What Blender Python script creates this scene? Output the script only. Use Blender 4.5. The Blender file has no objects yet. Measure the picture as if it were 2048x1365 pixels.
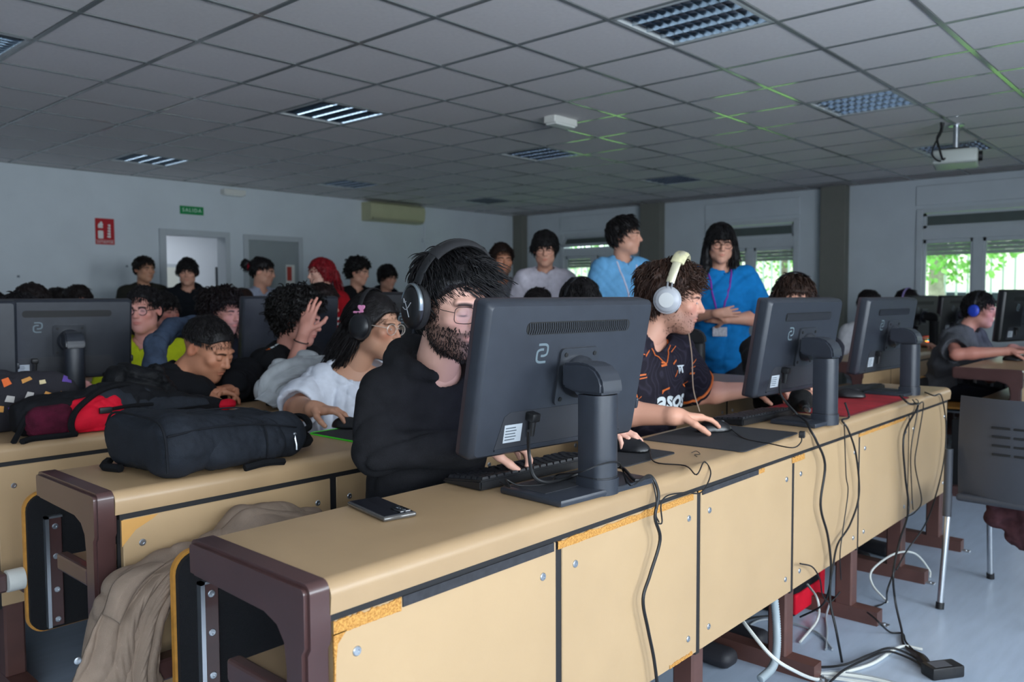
import bpy, bmesh, math, random
import numpy as np
from mathutils import Vector, Matrix
from mathutils.bvhtree import BVHTree
random.seed(7); RNG = np.random.default_rng(7)
SC = bpy.context.scene
COL = SC.collection
PI = math.pi
# ------------------------------------------------------------------ camera
CAMZ = 1.245
YAW, PITCH, ROLL = math.radians(41.946), math.radians(-3.031), math.radians(-0.27)
FPX = 1642.0
_f = Vector((math.cos(YAW)*math.cos(PITCH), math.sin(YAW)*math.cos(PITCH), math.sin(PITCH)))
_r0 = Vector((math.sin(YAW), -math.cos(YAW), 0)); _u0 = _r0.cross(_f)
_r = _r0*math.cos(ROLL)+_u0*math.sin(ROLL); _u = -_r0*math.sin(ROLL)+_u0*math.cos(ROLL)
cam = bpy.data.cameras.new('camera'); camo = bpy.data.objects.new('camera', cam); COL.objects.link(camo)
camo.matrix_world = Matrix(((_r.x, _u.x, -_f.x, 0), (_r.y, _u.y, -_f.y, 0), (_r.z, _u.z, -_f.z, CAMZ), (0, 0, 0, 1)))
cam.sensor_width = 36.0; cam.lens = FPX/2048*36.0; cam.clip_start = 0.05; cam.clip_end = 200
cam.dof.use_dof = True; cam.dof.focus_distance = 1.95; cam.dof.aperture_fstop = 4.5
SC.camera = camo
def pray(x, y): return _f + _r*((x-1024)/FPX) - _u*((y-682.5)/FPX)
def at_z(x, y, z): d = pray(x, y); t = (z-CAMZ)/d.z; return Vector((d.x*t, d.y*t, z))
def at_y(x, y, Y): d = pray(x, y); t = Y/d.y; return Vector((d.x*t, Y, CAMZ+d.z*t))
def at_x(x, y, X): d = pray(x, y); t = X/d.x; return Vector((X, d.y*t, CAMZ+d.z*t))
def at_d(x, y, D): d = pray(x, y); return Vector((d.x*D, d.y*D, CAMZ+d.z*D))
def to_px(p):
    p = Vector((p[0], p[1], p[2]-CAMZ)); d = p.dot(_f)
    return (1024+FPX*p.dot(_r)/d, 682.5-FPX*p.dot(_u)/d, d)
# ------------------------------------------------------------------ world, daylight, exposure
SC.view_settings.view_transform = 'Standard'; SC.view_settings.look = 'None'
SC.view_settings.gamma = 1.0; SC.view_settings.use_curve_mapping = False
SC.view_settings.exposure = 0.72
wd = bpy.data.worlds.new('sky'); SC.world = wd; wd.use_nodes = True
bgn = wd.node_tree.nodes['Background']; bgn.inputs[0].default_value = (0.80, 0.91, 1.0, 1); bgn.inputs[1].default_value = 2.4
def window_light(name, loc, rot, sx, sy, power, col):
    l = bpy.data.lights.new(name, 'AREA'); l.shape = 'RECTANGLE'; l.size = sx; l.size_y = sy; l.energy = power; l.color = col
    o = bpy.data.objects.new(name, l); COL.objects.link(o); o.location = loc; o.rotation_euler = rot
    return o
YB = -2.4            # wall with windows behind the photographer
XB = -2.8            # side wall
for xw in (-1.6, .75, 3.1):   # daylight entering through the three windows of the wall behind the camera
    window_light('daylight', (xw, YB-0.12, 1.62), (PI/2+.28, 0, 0), 1.7, 1.35, 70, (0.83, 0.92, 1.0))
# ------------------------------------------------------------------ materials
def s2l(c): return tuple(((x/12.92) if x <= 0.04045 else ((x+0.055)/1.055)**2.4) for x in c)
def rgb(h):
    h = h.lstrip('#'); return s2l(tuple(int(h[i:i+2], 16)/255 for i in (0, 2, 4)))
MATS = {}
def mat(name, col, rough=0.5, metal=0.0, spec=0.5, var=0.0, vscale=8.0, bump=0.0, bscale=60.0, col2=None, emit=0.0, stretch=None, coat=0.0, sheen=0.0, alpha=None, trans=0.0):
    if name in MATS: return MATS[name]
    m = bpy.data.materials.new(name); m.use_nodes = True; nt = m.node_tree; b = nt.nodes['Principled BSDF']
    c = rgb(col) if isinstance(col, str) else col
    b.inputs['Base Color'].default_value = (*c, 1); b.inputs['Roughness'].default_value = rough
    b.inputs['Metallic'].default_value = metal; b.inputs['Specular IOR Level'].default_value = spec
    b.inputs['Coat Weight'].default_value = coat; b.inputs['Sheen Weight'].default_value = sheen
    if trans: b.inputs['Transmission Weight'].default_value = trans
    if emit: b.inputs['Emission Color'].default_value = (*c, 1); b.inputs['Emission Strength'].default_value = emit
    tc = None
    if var or bump:
        tc = nt.nodes.new('ShaderNodeTexCoord'); src = tc.outputs['Object']
        if stretch:
            mp = nt.nodes.new('ShaderNodeMapping'); mp.inputs['Scale'].default_value = stretch; nt.links.new(src, mp.inputs[0]); src = mp.outputs[0]
    if var:
        n = nt.nodes.new('ShaderNodeTexNoise'); n.inputs['Scale'].default_value = vscale; n.inputs['Detail'].default_value = 6; nt.links.new(src, n.inputs['Vector'])
        mx = nt.nodes.new('ShaderNodeMix'); mx.data_type = 'RGBA'
        c2 = rgb(col2) if col2 else tuple(max(0, x*(1-var)) for x in c); c1 = c if col2 else tuple(min(1, x*(1+var)) for x in c)
        mx.inputs[6].default_value = (*c1, 1); mx.inputs[7].default_value = (*c2, 1)
        rp = nt.nodes.new('ShaderNodeMapRange'); rp.inputs[1].default_value = 0.35; rp.inputs[2].default_value = 0.65
        nt.links.new(n.outputs[0], rp.inputs[0]); nt.links.new(rp.outputs[0], mx.inputs[0]); nt.links.new(mx.outputs[2], b.inputs['Base Color'])
    if bump:
        n2 = nt.nodes.new('ShaderNodeTexNoise'); n2.inputs['Scale'].default_value = bscale; n2.inputs['Detail'].default_value = 4; nt.links.new(src, n2.inputs['Vector'])
        bp = nt.nodes.new('ShaderNodeBump'); bp.inputs['Strength'].default_value = bump; bp.inputs['Distance'].default_value = 0.004
        nt.links.new(n2.outputs[0], bp.inputs['Height']); nt.links.new(bp.outputs[0], b.inputs['Normal'])
    MATS[name] = m; return m
def glass_mat(name, tint=(1, 1, 1), refl=0.12, rough=0.02):
    if name in MATS: return MATS[name]
    m = bpy.data.materials.new(name); m.use_nodes = True; nt = m.node_tree; nt.nodes.remove(nt.nodes['Principled BSDF'])
    t = nt.nodes.new('ShaderNodeBsdfTransparent'); t.inputs[0].default_value = (*tint, 1)
    g = nt.nodes.new('ShaderNodeBsdfGlossy'); g.inputs['Roughness'].default_value = rough
    mx = nt.nodes.new('ShaderNodeMixShader'); fr = nt.nodes.new('ShaderNodeFresnel'); fr.inputs[0].default_value = 1.45
    nt.links.new(fr.outputs[0], mx.inputs[0]); nt.links.new(t.outputs[0], mx.inputs[1]); nt.links.new(g.outputs[0], mx.inputs[2])
    nt.links.new(mx.outputs[0], nt.nodes['Material Output'].inputs[0]); MATS[name] = m; return m
# ------------------------------------------------------------------ mesh helpers
class MB:
    """collects vertices and faces of ONE mesh"""
    def __init__(s): s.v = []; s.f = []; s.m = []; s.cur = 0
    def add(s, vs, fs):
        o = len(s.v); s.v += [tuple(v) for v in vs]; s.f += [tuple(i+o for i in f) for f in fs]; s.m += [s.cur]*len(fs); return s
    def box(s, x0, x1, y0, y1, z0, z1, M=None):
        vs = [(x, y, z) for z in (z0, z1) for y in (y0, y1) for x in (x0, x1)]
        if M is not None: vs = [M @ Vector(v) for v in vs]
        return s.add(vs, [(0, 2, 3, 1), (4, 5, 7, 6), (0, 1, 5, 4), (2, 6, 7, 3), (0, 4, 6, 2), (1, 3, 7, 5)])
    def rbox(s, x0, x1, y0, y1, z0, z1, r=0.004, seg=2, M=None):
        bm = bmesh.new(); bmesh.ops.create_cube(bm, size=1.0)
        for v in bm.verts: v.co = Vector(((x0+x1)/2+v.co.x*(x1-x0), (y0+y1)/2+v.co.y*(y1-y0), (z0+z1)/2+v.co.z*(z1-z0)))
        r = min(r, abs(x1-x0)*.49, abs(y1-y0)*.49, abs(z1-z0)*.49)
        bmesh.ops.bevel(bm, geom=list(bm.edges), offset=r, segments=seg, affect='EDGES', profile=0.5)
        return s.addbm(bm, M)
    def addbm(s, bm, M=None):
        bm.verts.index_update()
        vs = [(M @ v.co) if M is not None else v.co.copy() for v in bm.verts]
        s.add(vs, [[v.index for v in f.verts] for f in bm.faces]); bm.free(); return s
    def tube(s, pts, r, n=8, cap=True, flat=1.0, closed=False, a0=None):
        pts = [Vector(p) for p in pts]; N = len(pts); rs = r if hasattr(r, '__len__') else [r]*N
        up = Vector((0, 0, 1)); rings = []; prev = None
        for i, p in enumerate(pts):
            if closed: t = pts[(i+1) % N]-pts[i-1]
            else: t = pts[min(i+1, N-1)]-pts[max(i-1, 0)]
            if t.length < 1e-9: t = Vector((0, 0, 1))
            t.normalize()
            if prev is None and a0 is not None: a = Vector(a0)-t*Vector(a0).dot(t)
            elif prev is None:
                a = up.cross(t)
                if a.length < 0.05: a = Vector((1, 0, 0)).cross(t)
            else:
                a = prev-t*prev.dot(t)
                if a.length < 1e-6: a = up.cross(t)
            a.normalize(); b = t.cross(a); prev = a
            rings.append([p+(a*math.cos(2*PI*k/n)+b*math.sin(2*PI*k/n)*flat)*rs[i] for k in range(n)])
        vs = [v for rg in rings for v in rg]; fs = []
        M_ = N if closed else N-1
        for i in range(M_):
            j = (i+1) % N
            for k in range(n): fs.append((i*n+k, i*n+(k+1) % n, j*n+(k+1) % n, j*n+k))
        if cap and not closed: fs += [tuple(range(n-1, -1, -1)), tuple((N-1)*n+k for k in range(n))]
        return s.add(vs, fs)
    def cyl(s, p0, p1, r, n=16, r1=None): return s.tube([p0, p1], [r, r if r1 is None else r1], n)
    def lathe(s, prof, n=20, M=None):
        vs = []; fs = []
        for (rr, z) in prof:
            for k in range(n): vs.append(Vector((rr*math.cos(2*PI*k/n), rr*math.sin(2*PI*k/n), z)))
        for i in range(len(prof)-1):
            for k in range(n): fs.append((i*n+k, i*n+(k+1) % n, (i+1)*n+(k+1) % n, (i+1)*n+k))
        fs.append(tuple(range(n-1, -1, -1))); fs.append(tuple((len(prof)-1)*n+k for k in range(n)))
        if M is not None: vs = [M @ v for v in vs]
        return s.add(vs, fs)
    def prism(s, poly, d0, d1, axis='x', M=None):
        """poly of 2-D points extruded along axis: x:(y,z) y:(x,z) z:(x,y)"""
        def mk(p, d): return {'x': (d, p[0], p[1]), 'y': (p[0], d, p[1]), 'z': (p[0], p[1], d)}[axis]
        n = len(poly); vs = [mk(p, d0) for p in poly]+[mk(p, d1) for p in poly]
        if M is not None: vs = [M @ Vector(v) for v in vs]
        fs = [tuple(range(n-1, -1, -1)), tuple(range(n, 2*n))]+[(i, (i+1) % n, n+(i+1) % n, n+i) for i in range(n)]
        return s.add(vs, fs)
    def ell(s, c, r, n=12, m=8, M=None):
        vs = [(0, 0, 1)]+[(math.sin(PI*i/m)*math.cos(2*PI*k/n), math.sin(PI*i/m)*math.sin(2*PI*k/n), math.cos(PI*i/m)) for i in range(1, m) for k in range(n)]+[(0, 0, -1)]
        vs = [Vector((c[0]+v[0]*r[0], c[1]+v[1]*r[1], c[2]+v[2]*r[2])) for v in vs]
        if M is not None: vs = [M @ v for v in vs]
        fs = [(0, 1+k, 1+(k+1) % n) for k in range(n)]
        for i in range(m-2):
            for k in range(n): fs.append((1+i*n+k, 1+(i+1)*n+k, 1+(i+1)*n+(k+1) % n, 1+i*n+(k+1) % n))
        e = 1+(m-1)*n; fs += [(e, 1+(m-2)*n+(k+1) % n, 1+(m-2)*n+k) for k in range(n)]
        return s.add(vs, fs)
    def mesh(s, name, mats, smooth=False, fixn=True):
        me = bpy.data.meshes.new(name); me.from_pydata(s.v, [], s.f); me.update()
        if not isinstance(mats, (list, tuple)): mats = [mats]
        for m in mats: me.materials.append(m)
        if len(mats) > 1: me.polygons.foreach_set('material_index', s.m)
        if fixn:
            bm = bmesh.new(); bm.from_mesh(me); bmesh.ops.recalc_face_normals(bm, faces=bm.faces); bm.to_mesh(me); bm.free()
        if smooth:
            me.polygons.foreach_set('use_smooth', [True]*len(me.polygons))
            try: me.set_sharp_from_angle(angle=math.radians(smooth if smooth is not True else 40))
            except Exception: pass
        return me
def link(name, me, parent=None, loc=None, rot=None, M=None):
    o = bpy.data.objects.new(name, me); COL.objects.link(o)
    if parent is not None: o.parent = parent
    if M is not None: o.matrix_local = M
    if loc is not None: o.location = loc
    if rot is not None: o.rotation_euler = rot
    return o
def ob(name, mb, mats, parent=None, smooth=False, loc=None, rot=None, M=None):
    return link(name, mb.mesh(name, mats, smooth), parent, loc, rot, M)
def thing(name, label, cat, loc=(0, 0, 0), rot=(0, 0, 0), group=None):
    o = bpy.data.objects.new(name, None); COL.objects.link(o); o.location = loc; o.rotation_euler = rot; o.empty_display_size = 0.1
    tag(o, label, cat, group); return o
def tag(o, label, cat, group=None):
    o['label'] = label; o['category'] = cat
    if group: o['group'] = group
    return o
def struct(o, label=None):
    o['kind'] = 'structure'
    if label: o['label'] = label
    return o
def catmull(pts, n=8):
    P = [Vector(p) for p in pts]; P = [P[0]*2-P[1]]+P+[P[-1]*2-P[-2]]; out = []
    for i in range(1, len(P)-2):
        for k in range(n):
            t = k/n; a, b, c, d = P[i-1], P[i], P[i+1], P[i+2]
            out.append(0.5*((2*b)+(c-a)*t+(2*a-5*b+4*c-d)*t*t+(3*b-a-3*c+d)*t**3))
    out.append(P[-2]); return out
def rrect(w, h, r, n=4, cx=0, cy=0):
    pts = []
    for (sx, sy, a0) in ((1, 1, 0), (-1, 1, 90), (-1, -1, 180), (1, -1, 270)):
        for k in range(n+1):
            a = math.radians(a0+90*k/n); pts.append((cx+sx*(w/2-r)+r*math.cos(a), cy+sy*(h/2-r)+r*math.sin(a)))
    return pts
def text_mesh(txt, size, depth=0.0, shear=0.0, space=1.0, offset=0.0):
    cu = bpy.data.curves.new('t', 'FONT'); cu.body = txt; cu.size = size; cu.extrude = depth; cu.align_x = 'CENTER'; cu.align_y = 'CENTER'; cu.shear = shear; cu.space_character = space; cu.offset = offset
    cu.resolution_u = 3
    o = bpy.data.objects.new('t', cu); COL.objects.link(o); dg = bpy.context.evaluated_depsgraph_get()
    me = bpy.data.meshes.new_from_object(o.evaluated_get(dg)); bpy.data.objects.remove(o); bpy.data.curves.remove(cu)
    return me
def text_ob(name, txt, size, m, parent, loc, rot=(PI/2, 0, 0), depth=0.0005, **k):
    me = text_mesh(txt, size, depth, **k); me.name = name; me.materials.clear(); me.materials.append(m); return link(name, me, parent, loc, rot)
def copy_tree(o, parent=None):
    c = o.copy(); COL.objects.link(c); c.parent = parent
    for ch in list(o.children): copy_tree(ch, c)
    return c
# ================================================================== the room
XW, YW, ZC = 10.46, 9.25, 2.615
GX, GY, TS = 3.997, 2.403, 0.6      # ceiling grid origin and module
M_wall = mat('wall_paint', '#ccd4d9', 0.75, var=0.03, vscale=3, bump=0.25, bscale=320)
M_tile = mat('ceiling_tile', '#e0dcdb', 0.9, var=0.025, vscale=40, bump=0.5, bscale=260)
M_bar = mat('grid_bar', '#7c807f', 0.13, metal=0.0, spec=0.9)
M_floor = mat('vinyl_floor', '#a0aec0', 0.32, var=0.05, vscale=5, bump=0.05, bscale=40, stretch=(1, 6, 1))
M_grey = mat('grey_column', '#77776f', 0.7, var=0.03, bump=0.1, bscale=200)
M_alu = mat('window_alu', '#c4cbcf', 0.4, var=0.02)
M_slat = mat('shutter_slat', '#9fa8a4', 0.5)
M_pane = glass_mat('window_glass')
M_dark = mat('black_plastic', '#141416', 0.45, var=0.1)
M_steel = mat('steel', '#b9bec4', 0.3, metal=0.9)
M_white = mat('white_plastic', '#d8d8d2', 0.45)

fl = MB(); fl.box(XB, XW, YB, YW, -0.1, 0.0); struct(ob('floor', fl, M_floor))
cl = MB(); cl.box(XB, XW, YB, YW, ZC+0.03, ZC+0.13); ceil_o = struct(ob('ceiling', cl, M_tile))
# tiles: one shared mesh
tb = MB(); h = TS/2-0.010
tb.add([(-h, -h, .006), (h, -h, .006), (h, h, .006), (-h, h, .006), (-h+.006, -h+.006, 0), (h-.006, -h+.006, 0), (h-.006, h-.006, 0), (-h+.006, h-.006, 0), (-h, -h, .022), (h, -h, .022), (h, h, .022), (-h, h, .022)],
       [(4, 7, 6, 5), (0, 4, 5, 1), (1, 5, 6, 2), (2, 6, 7, 3), (3, 7, 4, 0), (0, 1, 9, 8), (1, 2, 10, 9), (2, 3, 11, 10), (3, 0, 8, 11)])
tile_me = tb.mesh('ceiling_tile', M_tile)
LUM = [(i, j) for i in (-5, -1, 3, 7) for j in (-1, 4, 9) if (i, j) not in ((-5, -1), (-5, 9))]
def in_view(p, m=60):
    x, y, d = to_px(p); return d > 0.2 and -m < x < 2048+m and -m < y < 1365+m
nt_ = 0
for i in range(-8, 11):
    for j in range(-6, 12):
        cx, cy = GX+TS*(i+.5), GY+TS*(j+.5)
        if cx > XW-0.1 or cy > YW-0.1 or (i, j) in LUM: continue
        if any(in_view((cx+a, cy+b, ZC)) for a in (-.3, 0, .3) for b in (-.3, 0, .3)):
            link('ceiling_tile', tile_me, ceil_o, (cx, cy, ZC)); nt_ += 1
        else:
            pass
for i in range(-8, 11):       # cut tiles along the two far walls
    cx = GX+TS*(i+.5) if i < 10 else (GX+6.0+XW)/2; sx = 1 if i < 10 else (XW-GX-6.0)/TS
    t_o = link('ceiling_tile', tile_me, ceil_o, (cx, (GY+6.6+YW)/2, ZC)); t_o.scale = (sx, (YW-GY-6.6)/TS, 1)
for j in range(-6, 11):
    t_o = link('ceiling_tile', tile_me, ceil_o, ((GX+6.0+XW)/2, GY+TS*(j+.5), ZC)); t_o.scale = ((XW-GX-6.0)/TS, 1, 1)
def bar_mesh(L, vertical):
    b = MB(); w = .0125
    if vertical: b.box(-w, w, 0, L, -.003, .001); b.box(-.002, .002, 0, L, .001, .03)
    else: b.box(0, L, -w, w, -.0035, .0015); b.box(0, L, -.002, .002, .001, .03)
    return b.mesh('grid_bar', M_bar)
mY = bar_mesh(YW-YB, True); mX = bar_mesh(XW-XB, False)
for i in range(-11, 11): link('grid_bar', mY, ceil_o, (GX+TS*i, YB, ZC))
for j in range(-7, 12): link('grid_bar', mX, ceil_o, (XB, GY+TS*j, ZC))
ed = MB()
ed.box(XB, XW, YW-.024, YW, ZC-.007, ZC-.0005); ed.box(XW-.024, XW, YB, YW-.025, ZC-.007, ZC-.0005); ob('perimeter_trim', ed, M_bar, ceil_o)

def wall_holes(a0, a1, z0, z1, holes):
    """2-D rectangles (a,z) covering wall minus holes"""
    As = sorted({a0, a1, *[h[0] for h in holes], *[h[1] for h in holes]}); Zs = sorted({z0, z1, *[h[2] for h in holes], *[h[3] for h in holes]}); out = []
    for a, b in zip(As, As[1:]):
        for c, d in zip(Zs, Zs[1:]):
            if not any(h[0] <= a and b <= h[1] and h[2] <= c and d <= h[3] for h in holes): out.append((a, b, c, d))
    return out
WIN = [(7.02, 8.30), (4.40, 5.70), (1.65, 2.94), (-1.0, .27)]   # Y ranges of the windows of the far side wall
WZ0, WZ1 = 0.97, 2.26
w = MB()
for a, b, c, d in wall_holes(YB, YW, 0, ZC+.03, [(y0, y1, WZ0, WZ1) for y0, y1 in WIN]): w.box(XW, XW+.22, a, b, c, d)
wr = struct(ob('wall_right', w, M_wall))
w = MB()
DO = (4.365, 5.10, 0, 1.99)
for a, b, c, d in wall_holes(XB, XW+.22, 0, ZC+.03, [DO]): w.box(a, b, YW, YW+.16, c, d)
wl = struct(ob('wall_back', w, M_wall))
w = MB()
BWIN = [(xw-.85, xw+.85, .95, 2.3) for xw in (-1.6, .75, 3.1)]
for a, b, c, d in wall_holes(XB, XW+.22, 0, ZC+.03, BWIN): w.box(a, b, YB-.22, YB, c, d)
struct(ob('wall_front', w, M_wall))
w = MB(); w.box(XB-.16, XB, YB-.22, YW+.16, 0, ZC+.03); struct(ob('wall_left', w, M_wall))
# columns on the window wall
for k, (y0, y1) in enumerate(((3.745, 4.06), (6.39, 6.735), (9.04, 9.25), (1.05, 1.37))):
    c = MB(); c.rbox(XW-.14, XW, y0, y1, 0, ZC, .006, 1); struct(ob('trim_%d' % (k+1), c, M_grey))
for y in (8.72, 6.0, 3.3):   # thin panel joints
    pass
# windows of the far wall
def window(n, y0, y1, tilt=0.0):
    root = thing('window_%d' % n, '', '', (XW, 0, 0)); del root['label']; del root['category']; struct(root)
    f = MB(); t = .05
    f.rbox(-.03, .12, y0-.02, y0+t, WZ0, WZ1, .005, 1); f.rbox(-.03, .12, y1-t, y1+.02, WZ0, WZ1, .005, 1)
    f.box(-.028, .118, y0+t, y1-t, WZ1-t, WZ1+.0); f.box(-.05, .12, y0-.04, y1+.04, WZ0-.03, WZ0-.001)
    f.box(-.025, .115, y0+t, y1-t, 1.90, 2.03)
    ob('window_frame', f, M_alu, root)
    m = (y0+y1)/2+.02; a = MB(); a.box(.01, .06, m-.05, m+.05, WZ0, 1.92); ob('mullion', a, M_alu, root)
    s = MB()                                      # shutter housing above
    s.rbox(-.025, 0, y0-.03, y1+.03, WZ1+.04, WZ1+.27, .006, 1); ob('shutter_box', s, M_wall, root)
    for (a0, b0) in ((y0+t, m-.05), (m+.05, y1-t)):
        g = MB(); g.box(.045, .05, a0, b0, WZ0+.03, 1.9); ob('pane', g, M_pane, root)
        e = MB()
        for (c0, c1, d0, d1) in ((a0, a0+.028, WZ0+.03, 1.9), (b0-.028, b0, WZ0+.03, 1.9), (a0, b0, WZ0+.03, WZ0+.07), (a0, b0, 1.86, 1.9)): e.box(.03, .062, c0, c1, d0, d1)
        ob('sash', e, M_alu, root)
        for k in range(4):
            sl = MB(); z = 1.895-.045*k; sl.prism([(.075, z), (.088, z-.008), (.09, z-.022), (.088, z-.036), (.075, z-.043)], a0, b0, 'y'); ob('shutter_slat', sl, M_slat, root)
    # upper light (awning)
    g = MB(); g.box(0, .005, y0+t, y1-t, -.15, 0); g.box(0,.005,y0+t,y1-t,-.15,0)
    dk = mat('frosted_upper', '#59635f', 0.35, var=0.05)
    a = thing('upper_light', '', '', (0.02, 0, WZ1-t-.005)); del a['label']; del a['category']; a.parent = root; a.rotation_euler = (0, tilt, 0)
    g2 = MB(); g2.box(.01, .016, y0+t+.03, y1-t-.03, -.145, -.02); ob('upper_pane', g2, dk, a)
    fr = MB(); fr.box(-.01, .03, y0+t, y1-t, -.03, 0); fr.box(-.01, .03, y0+t, y1-t, -.17, -.14); fr.box(-.01, .03, y0+t, y0+t+.035, -.17, 0); fr.box(-.01, .03, y1-t-.035, y1-t, -.17, 0); ob('upper_frame', fr, M_alu, a)
    return root
for n, (y0, y1) in enumerate(WIN[:3]): window(n+1, y0, y1, 0.55 if n == 0 else 0.0)
# frames of the three windows behind the photographer
for n, (x0, x1, z0, z1) in enumerate(BWIN):
    f = MB(); t = .05
    f.box(x0, x0+t, YB-.12, YB-.04, z0, z1); f.box(x1-t, x1, YB-.12, YB-.04, z0, z1); f.box(x0, x1, YB-.12, YB-.04, z0, z0+t); f.box(x0, x1, YB-.12, YB-.04, z1-t, z1); f.box((x0+x1)/2-.03, (x0+x1)/2+.03, YB-.12, YB-.04, z0, z1)
    struct(ob('window_%d' % (n+4), f, M_alu))
# doors in the back wall
M_jamb = mat('door_jamb', '#b4bbbf', 0.5); M_leaf = mat('door_leaf', '#8f9798', 0.5, var=.02)
d = MB(); x0, x1, _, zt = DO
d.rbox(x0-.07, x0+.006, YW-.03, YW+.17, 0, zt+.06, .004, 1); d.rbox(x1-.006, x1+.06, YW-.03, YW+.17, 0, zt+.06, .004, 1); d.rbox(x0+.006, x1-.006, YW-.029, YW+.169, zt-.006, zt+.06, .002, 1)
struct(ob('door_1', d, M_jamb), 'pale door frame of the open doorway')
dr = thing('door_2', '', '', (5.345, YW, 0)); del dr['label']; del dr['category']; struct(dr)
d = MB(); d.rbox(0, .065, -.03, 0, 0, 2.04, .004, 1); d.rbox(.78, .845, -.03, 0, 0, 2.04, .004, 1); d.rbox(.065, .78, -.03, 0, 1.975, 2.04, .004, 1); ob('jamb', d, M_jamb, dr)
d = MB(); d.rbox(.065, .78, -.012, 0, .01, 1.975, .003, 1); lf = ob('leaf', d, M_leaf, dr)
d = MB(); d.tube(catmull([(.13, -.012, 1.05), (.13, -.05, 1.05), (.15, -.055, 1.05), (.24, -.055, 1.05)], 4), .009, 8); d.lathe([(.024, 0), (.024, .006)], 12, Matrix.Translation((.13, -.018, 1.05)) @ Matrix.Rotation(-PI/2, 4, 'X')); ob('handle', d, M_steel, lf)
# corridor behind the open doorway
cd = MB(); c0, c1 = 2.2, 7.6
cd.box(c0, c1, YW+2.3, YW+2.4, 0, 2.62); cd.box(c0-.1, c0, YW+.16, YW+2.4, 0, 2.62); cd.box(c1, c1+.1, YW+.16, YW+2.4, 0, 2.62); cd.box(c0, c1, YW+.16, YW+2.4, 2.62, 2.7); cd.box(c0, c1, YW+.16, YW+2.4, -.1, 0)
M_corr = mat('corridor_paint', '#dfe3e6', 0.8); struct(ob('wall_corridor', cd, M_corr))
for k, (xa, xb, m_) in enumerate(((5.28, 5.62, 'corridor_door_leaf'), (6.30, 6.62, 'corridor_door_leaf'))):
    q = MB(); q.box(xa-.05, xb+.05, YW+2.26, YW+2.3, 0, 1.75+.05*k); f_ = struct(ob('door_%d' % (3+k), q, M_jamb))
    q = MB(); q.box(xa, xb, YW+2.25, YW+2.262, 0, 1.70+.05*k); ob('leaf', q, mat('cream_leaf', '#cfd0c4', .5), f_)
q = MB(); q.box(6.19, 6.225, YW+2.24, YW+2.262, 0, 1.72); struct(ob('trim_5', q, mat('dark_trim', '#2b3136', .5)))
cf = thing('corridor_lamp', 'white ceiling lamp lighting the corridor beyond the doorway', 'lamp', (4.9, YW+1.2, 2.6))
q = MB(); q.rbox(-.6, .6, -.12, .12, -.05, .019, .01, 2); ob('housing', q, M_white, cf)
q = MB(); q.box(-.57, .57, -.1, .1, -.058, -.048); ob('diffuser', q, mat('lit_diffuser', '#eef4ff', .5, emit=16), cf)
# ------------------------------------------------------------------ ceiling luminaires (switched off, mirror louvres)
M_mirror = mat('mirror_louvre', '#a9b2ba', 0.14, metal=1.0); M_lumframe = mat('lum_frame', '#b9bdbd', .4); M_tubew = mat('lamp_tube', '#cfd6d8', .25)
M_black = mat('lum_inner', '#101216', .5)
L0 = thing('louvre_luminaire', 'square recessed ceiling light with mirror louvre grid', 'ceiling light', (0, 0, ZC), group='switched off louvre lights in the ceiling')
b = MB(); h = .292
for (x0, x1, y0, y1) in ((-h, h, -h, -h+.022), (-h, h, h-.022, h), (-h, -h+.022, -h, h), (h-.022, h, -h, h)): b.box(x0, x1, y0, y1, -.004, .02)
ob('frame', b, M_lumframe, L0)
b = MB(); b.box(-h, h, -h, h, .085, .09); ob('back_plate', b, M_black, L0)
gi = h-.022; nl = 4
bl = MB(); bl.add([(-gi, -.006, .07), (gi, -.006, .07), (gi, -.0008, .0), (-gi, -.0008, .0), (-gi, .006, .07), (gi, .006, .07), (gi, .0008, .0), (-gi, .0008, .0)], [(0, 1, 2, 3), (4, 7, 6, 5), (3, 2, 6, 7)])
bme = bl.mesh('cross_blade', M_mirror, fixn=False)
for k in range(1, 11): link('cross_blade', bme, L0, (0, -gi+2*gi*k/11, 0))
rf = MB(); w_ = 2*gi/nl/2
rf.add([(-.03, -gi, .08), (-.008, -gi, .035), (-.0015, -gi, 0), (.0015, -gi, 0), (.008, -gi, .035), (.03, -gi, .08), (-.03, gi, .08), (-.008, gi, .035), (-.0015, gi, 0), (.0015, gi, 0), (.008, gi, .035), (.03, gi, .08)], [(k, k+1, k+7, k+6) for k in range(5)])
rme = rf.mesh('side_reflector', M_mirror, True, fixn=False)
for k in range(0, nl+1): link('side_reflector', rme, L0, (-gi+2*gi*k/nl, 0, 0))
tu = MB(); tu.cyl((0, -gi, 0), (0, gi, 0), .013, 10); tme = tu.mesh('lamp_tube', M_tubew, True)
for k in range(nl): link('lamp_tube', tme, L0, (-gi+2*gi*(k+.5)/nl, 0, .055))
first = True
LUML = {(-1, -1): 'mirror louvre light glittering with white cells, two bays before the projector', (3, -1): 'mirror louvre light one bay before the ceiling projector', (7, -1): 'mirror louvre light right behind the ceiling projector', (3, 4): 'mirror louvre light beside the emergency box on the ceiling', (-1, 4): 'dark louvre light alone over the desk of the red backpack', (7, 4): 'pale louvre light over the people standing in the aisle', (-1, 9): 'dark louvre light over the extinguisher sign by the door wall', (3, 9): 'dark louvre light between the exit sign and the air conditioner', (7, 9): 'dark louvre light in front of the corner column and air conditioner', (-5, 4): 'louvre light over the desk end with the patched bag'}
for (i, j) in LUM:
    o = L0 if first else copy_tree(L0); first = False
    o.location = (GX+TS*(i+.5), GY+TS*(j+.5), ZC); o['label'] = LUML[(i, j)]
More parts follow.
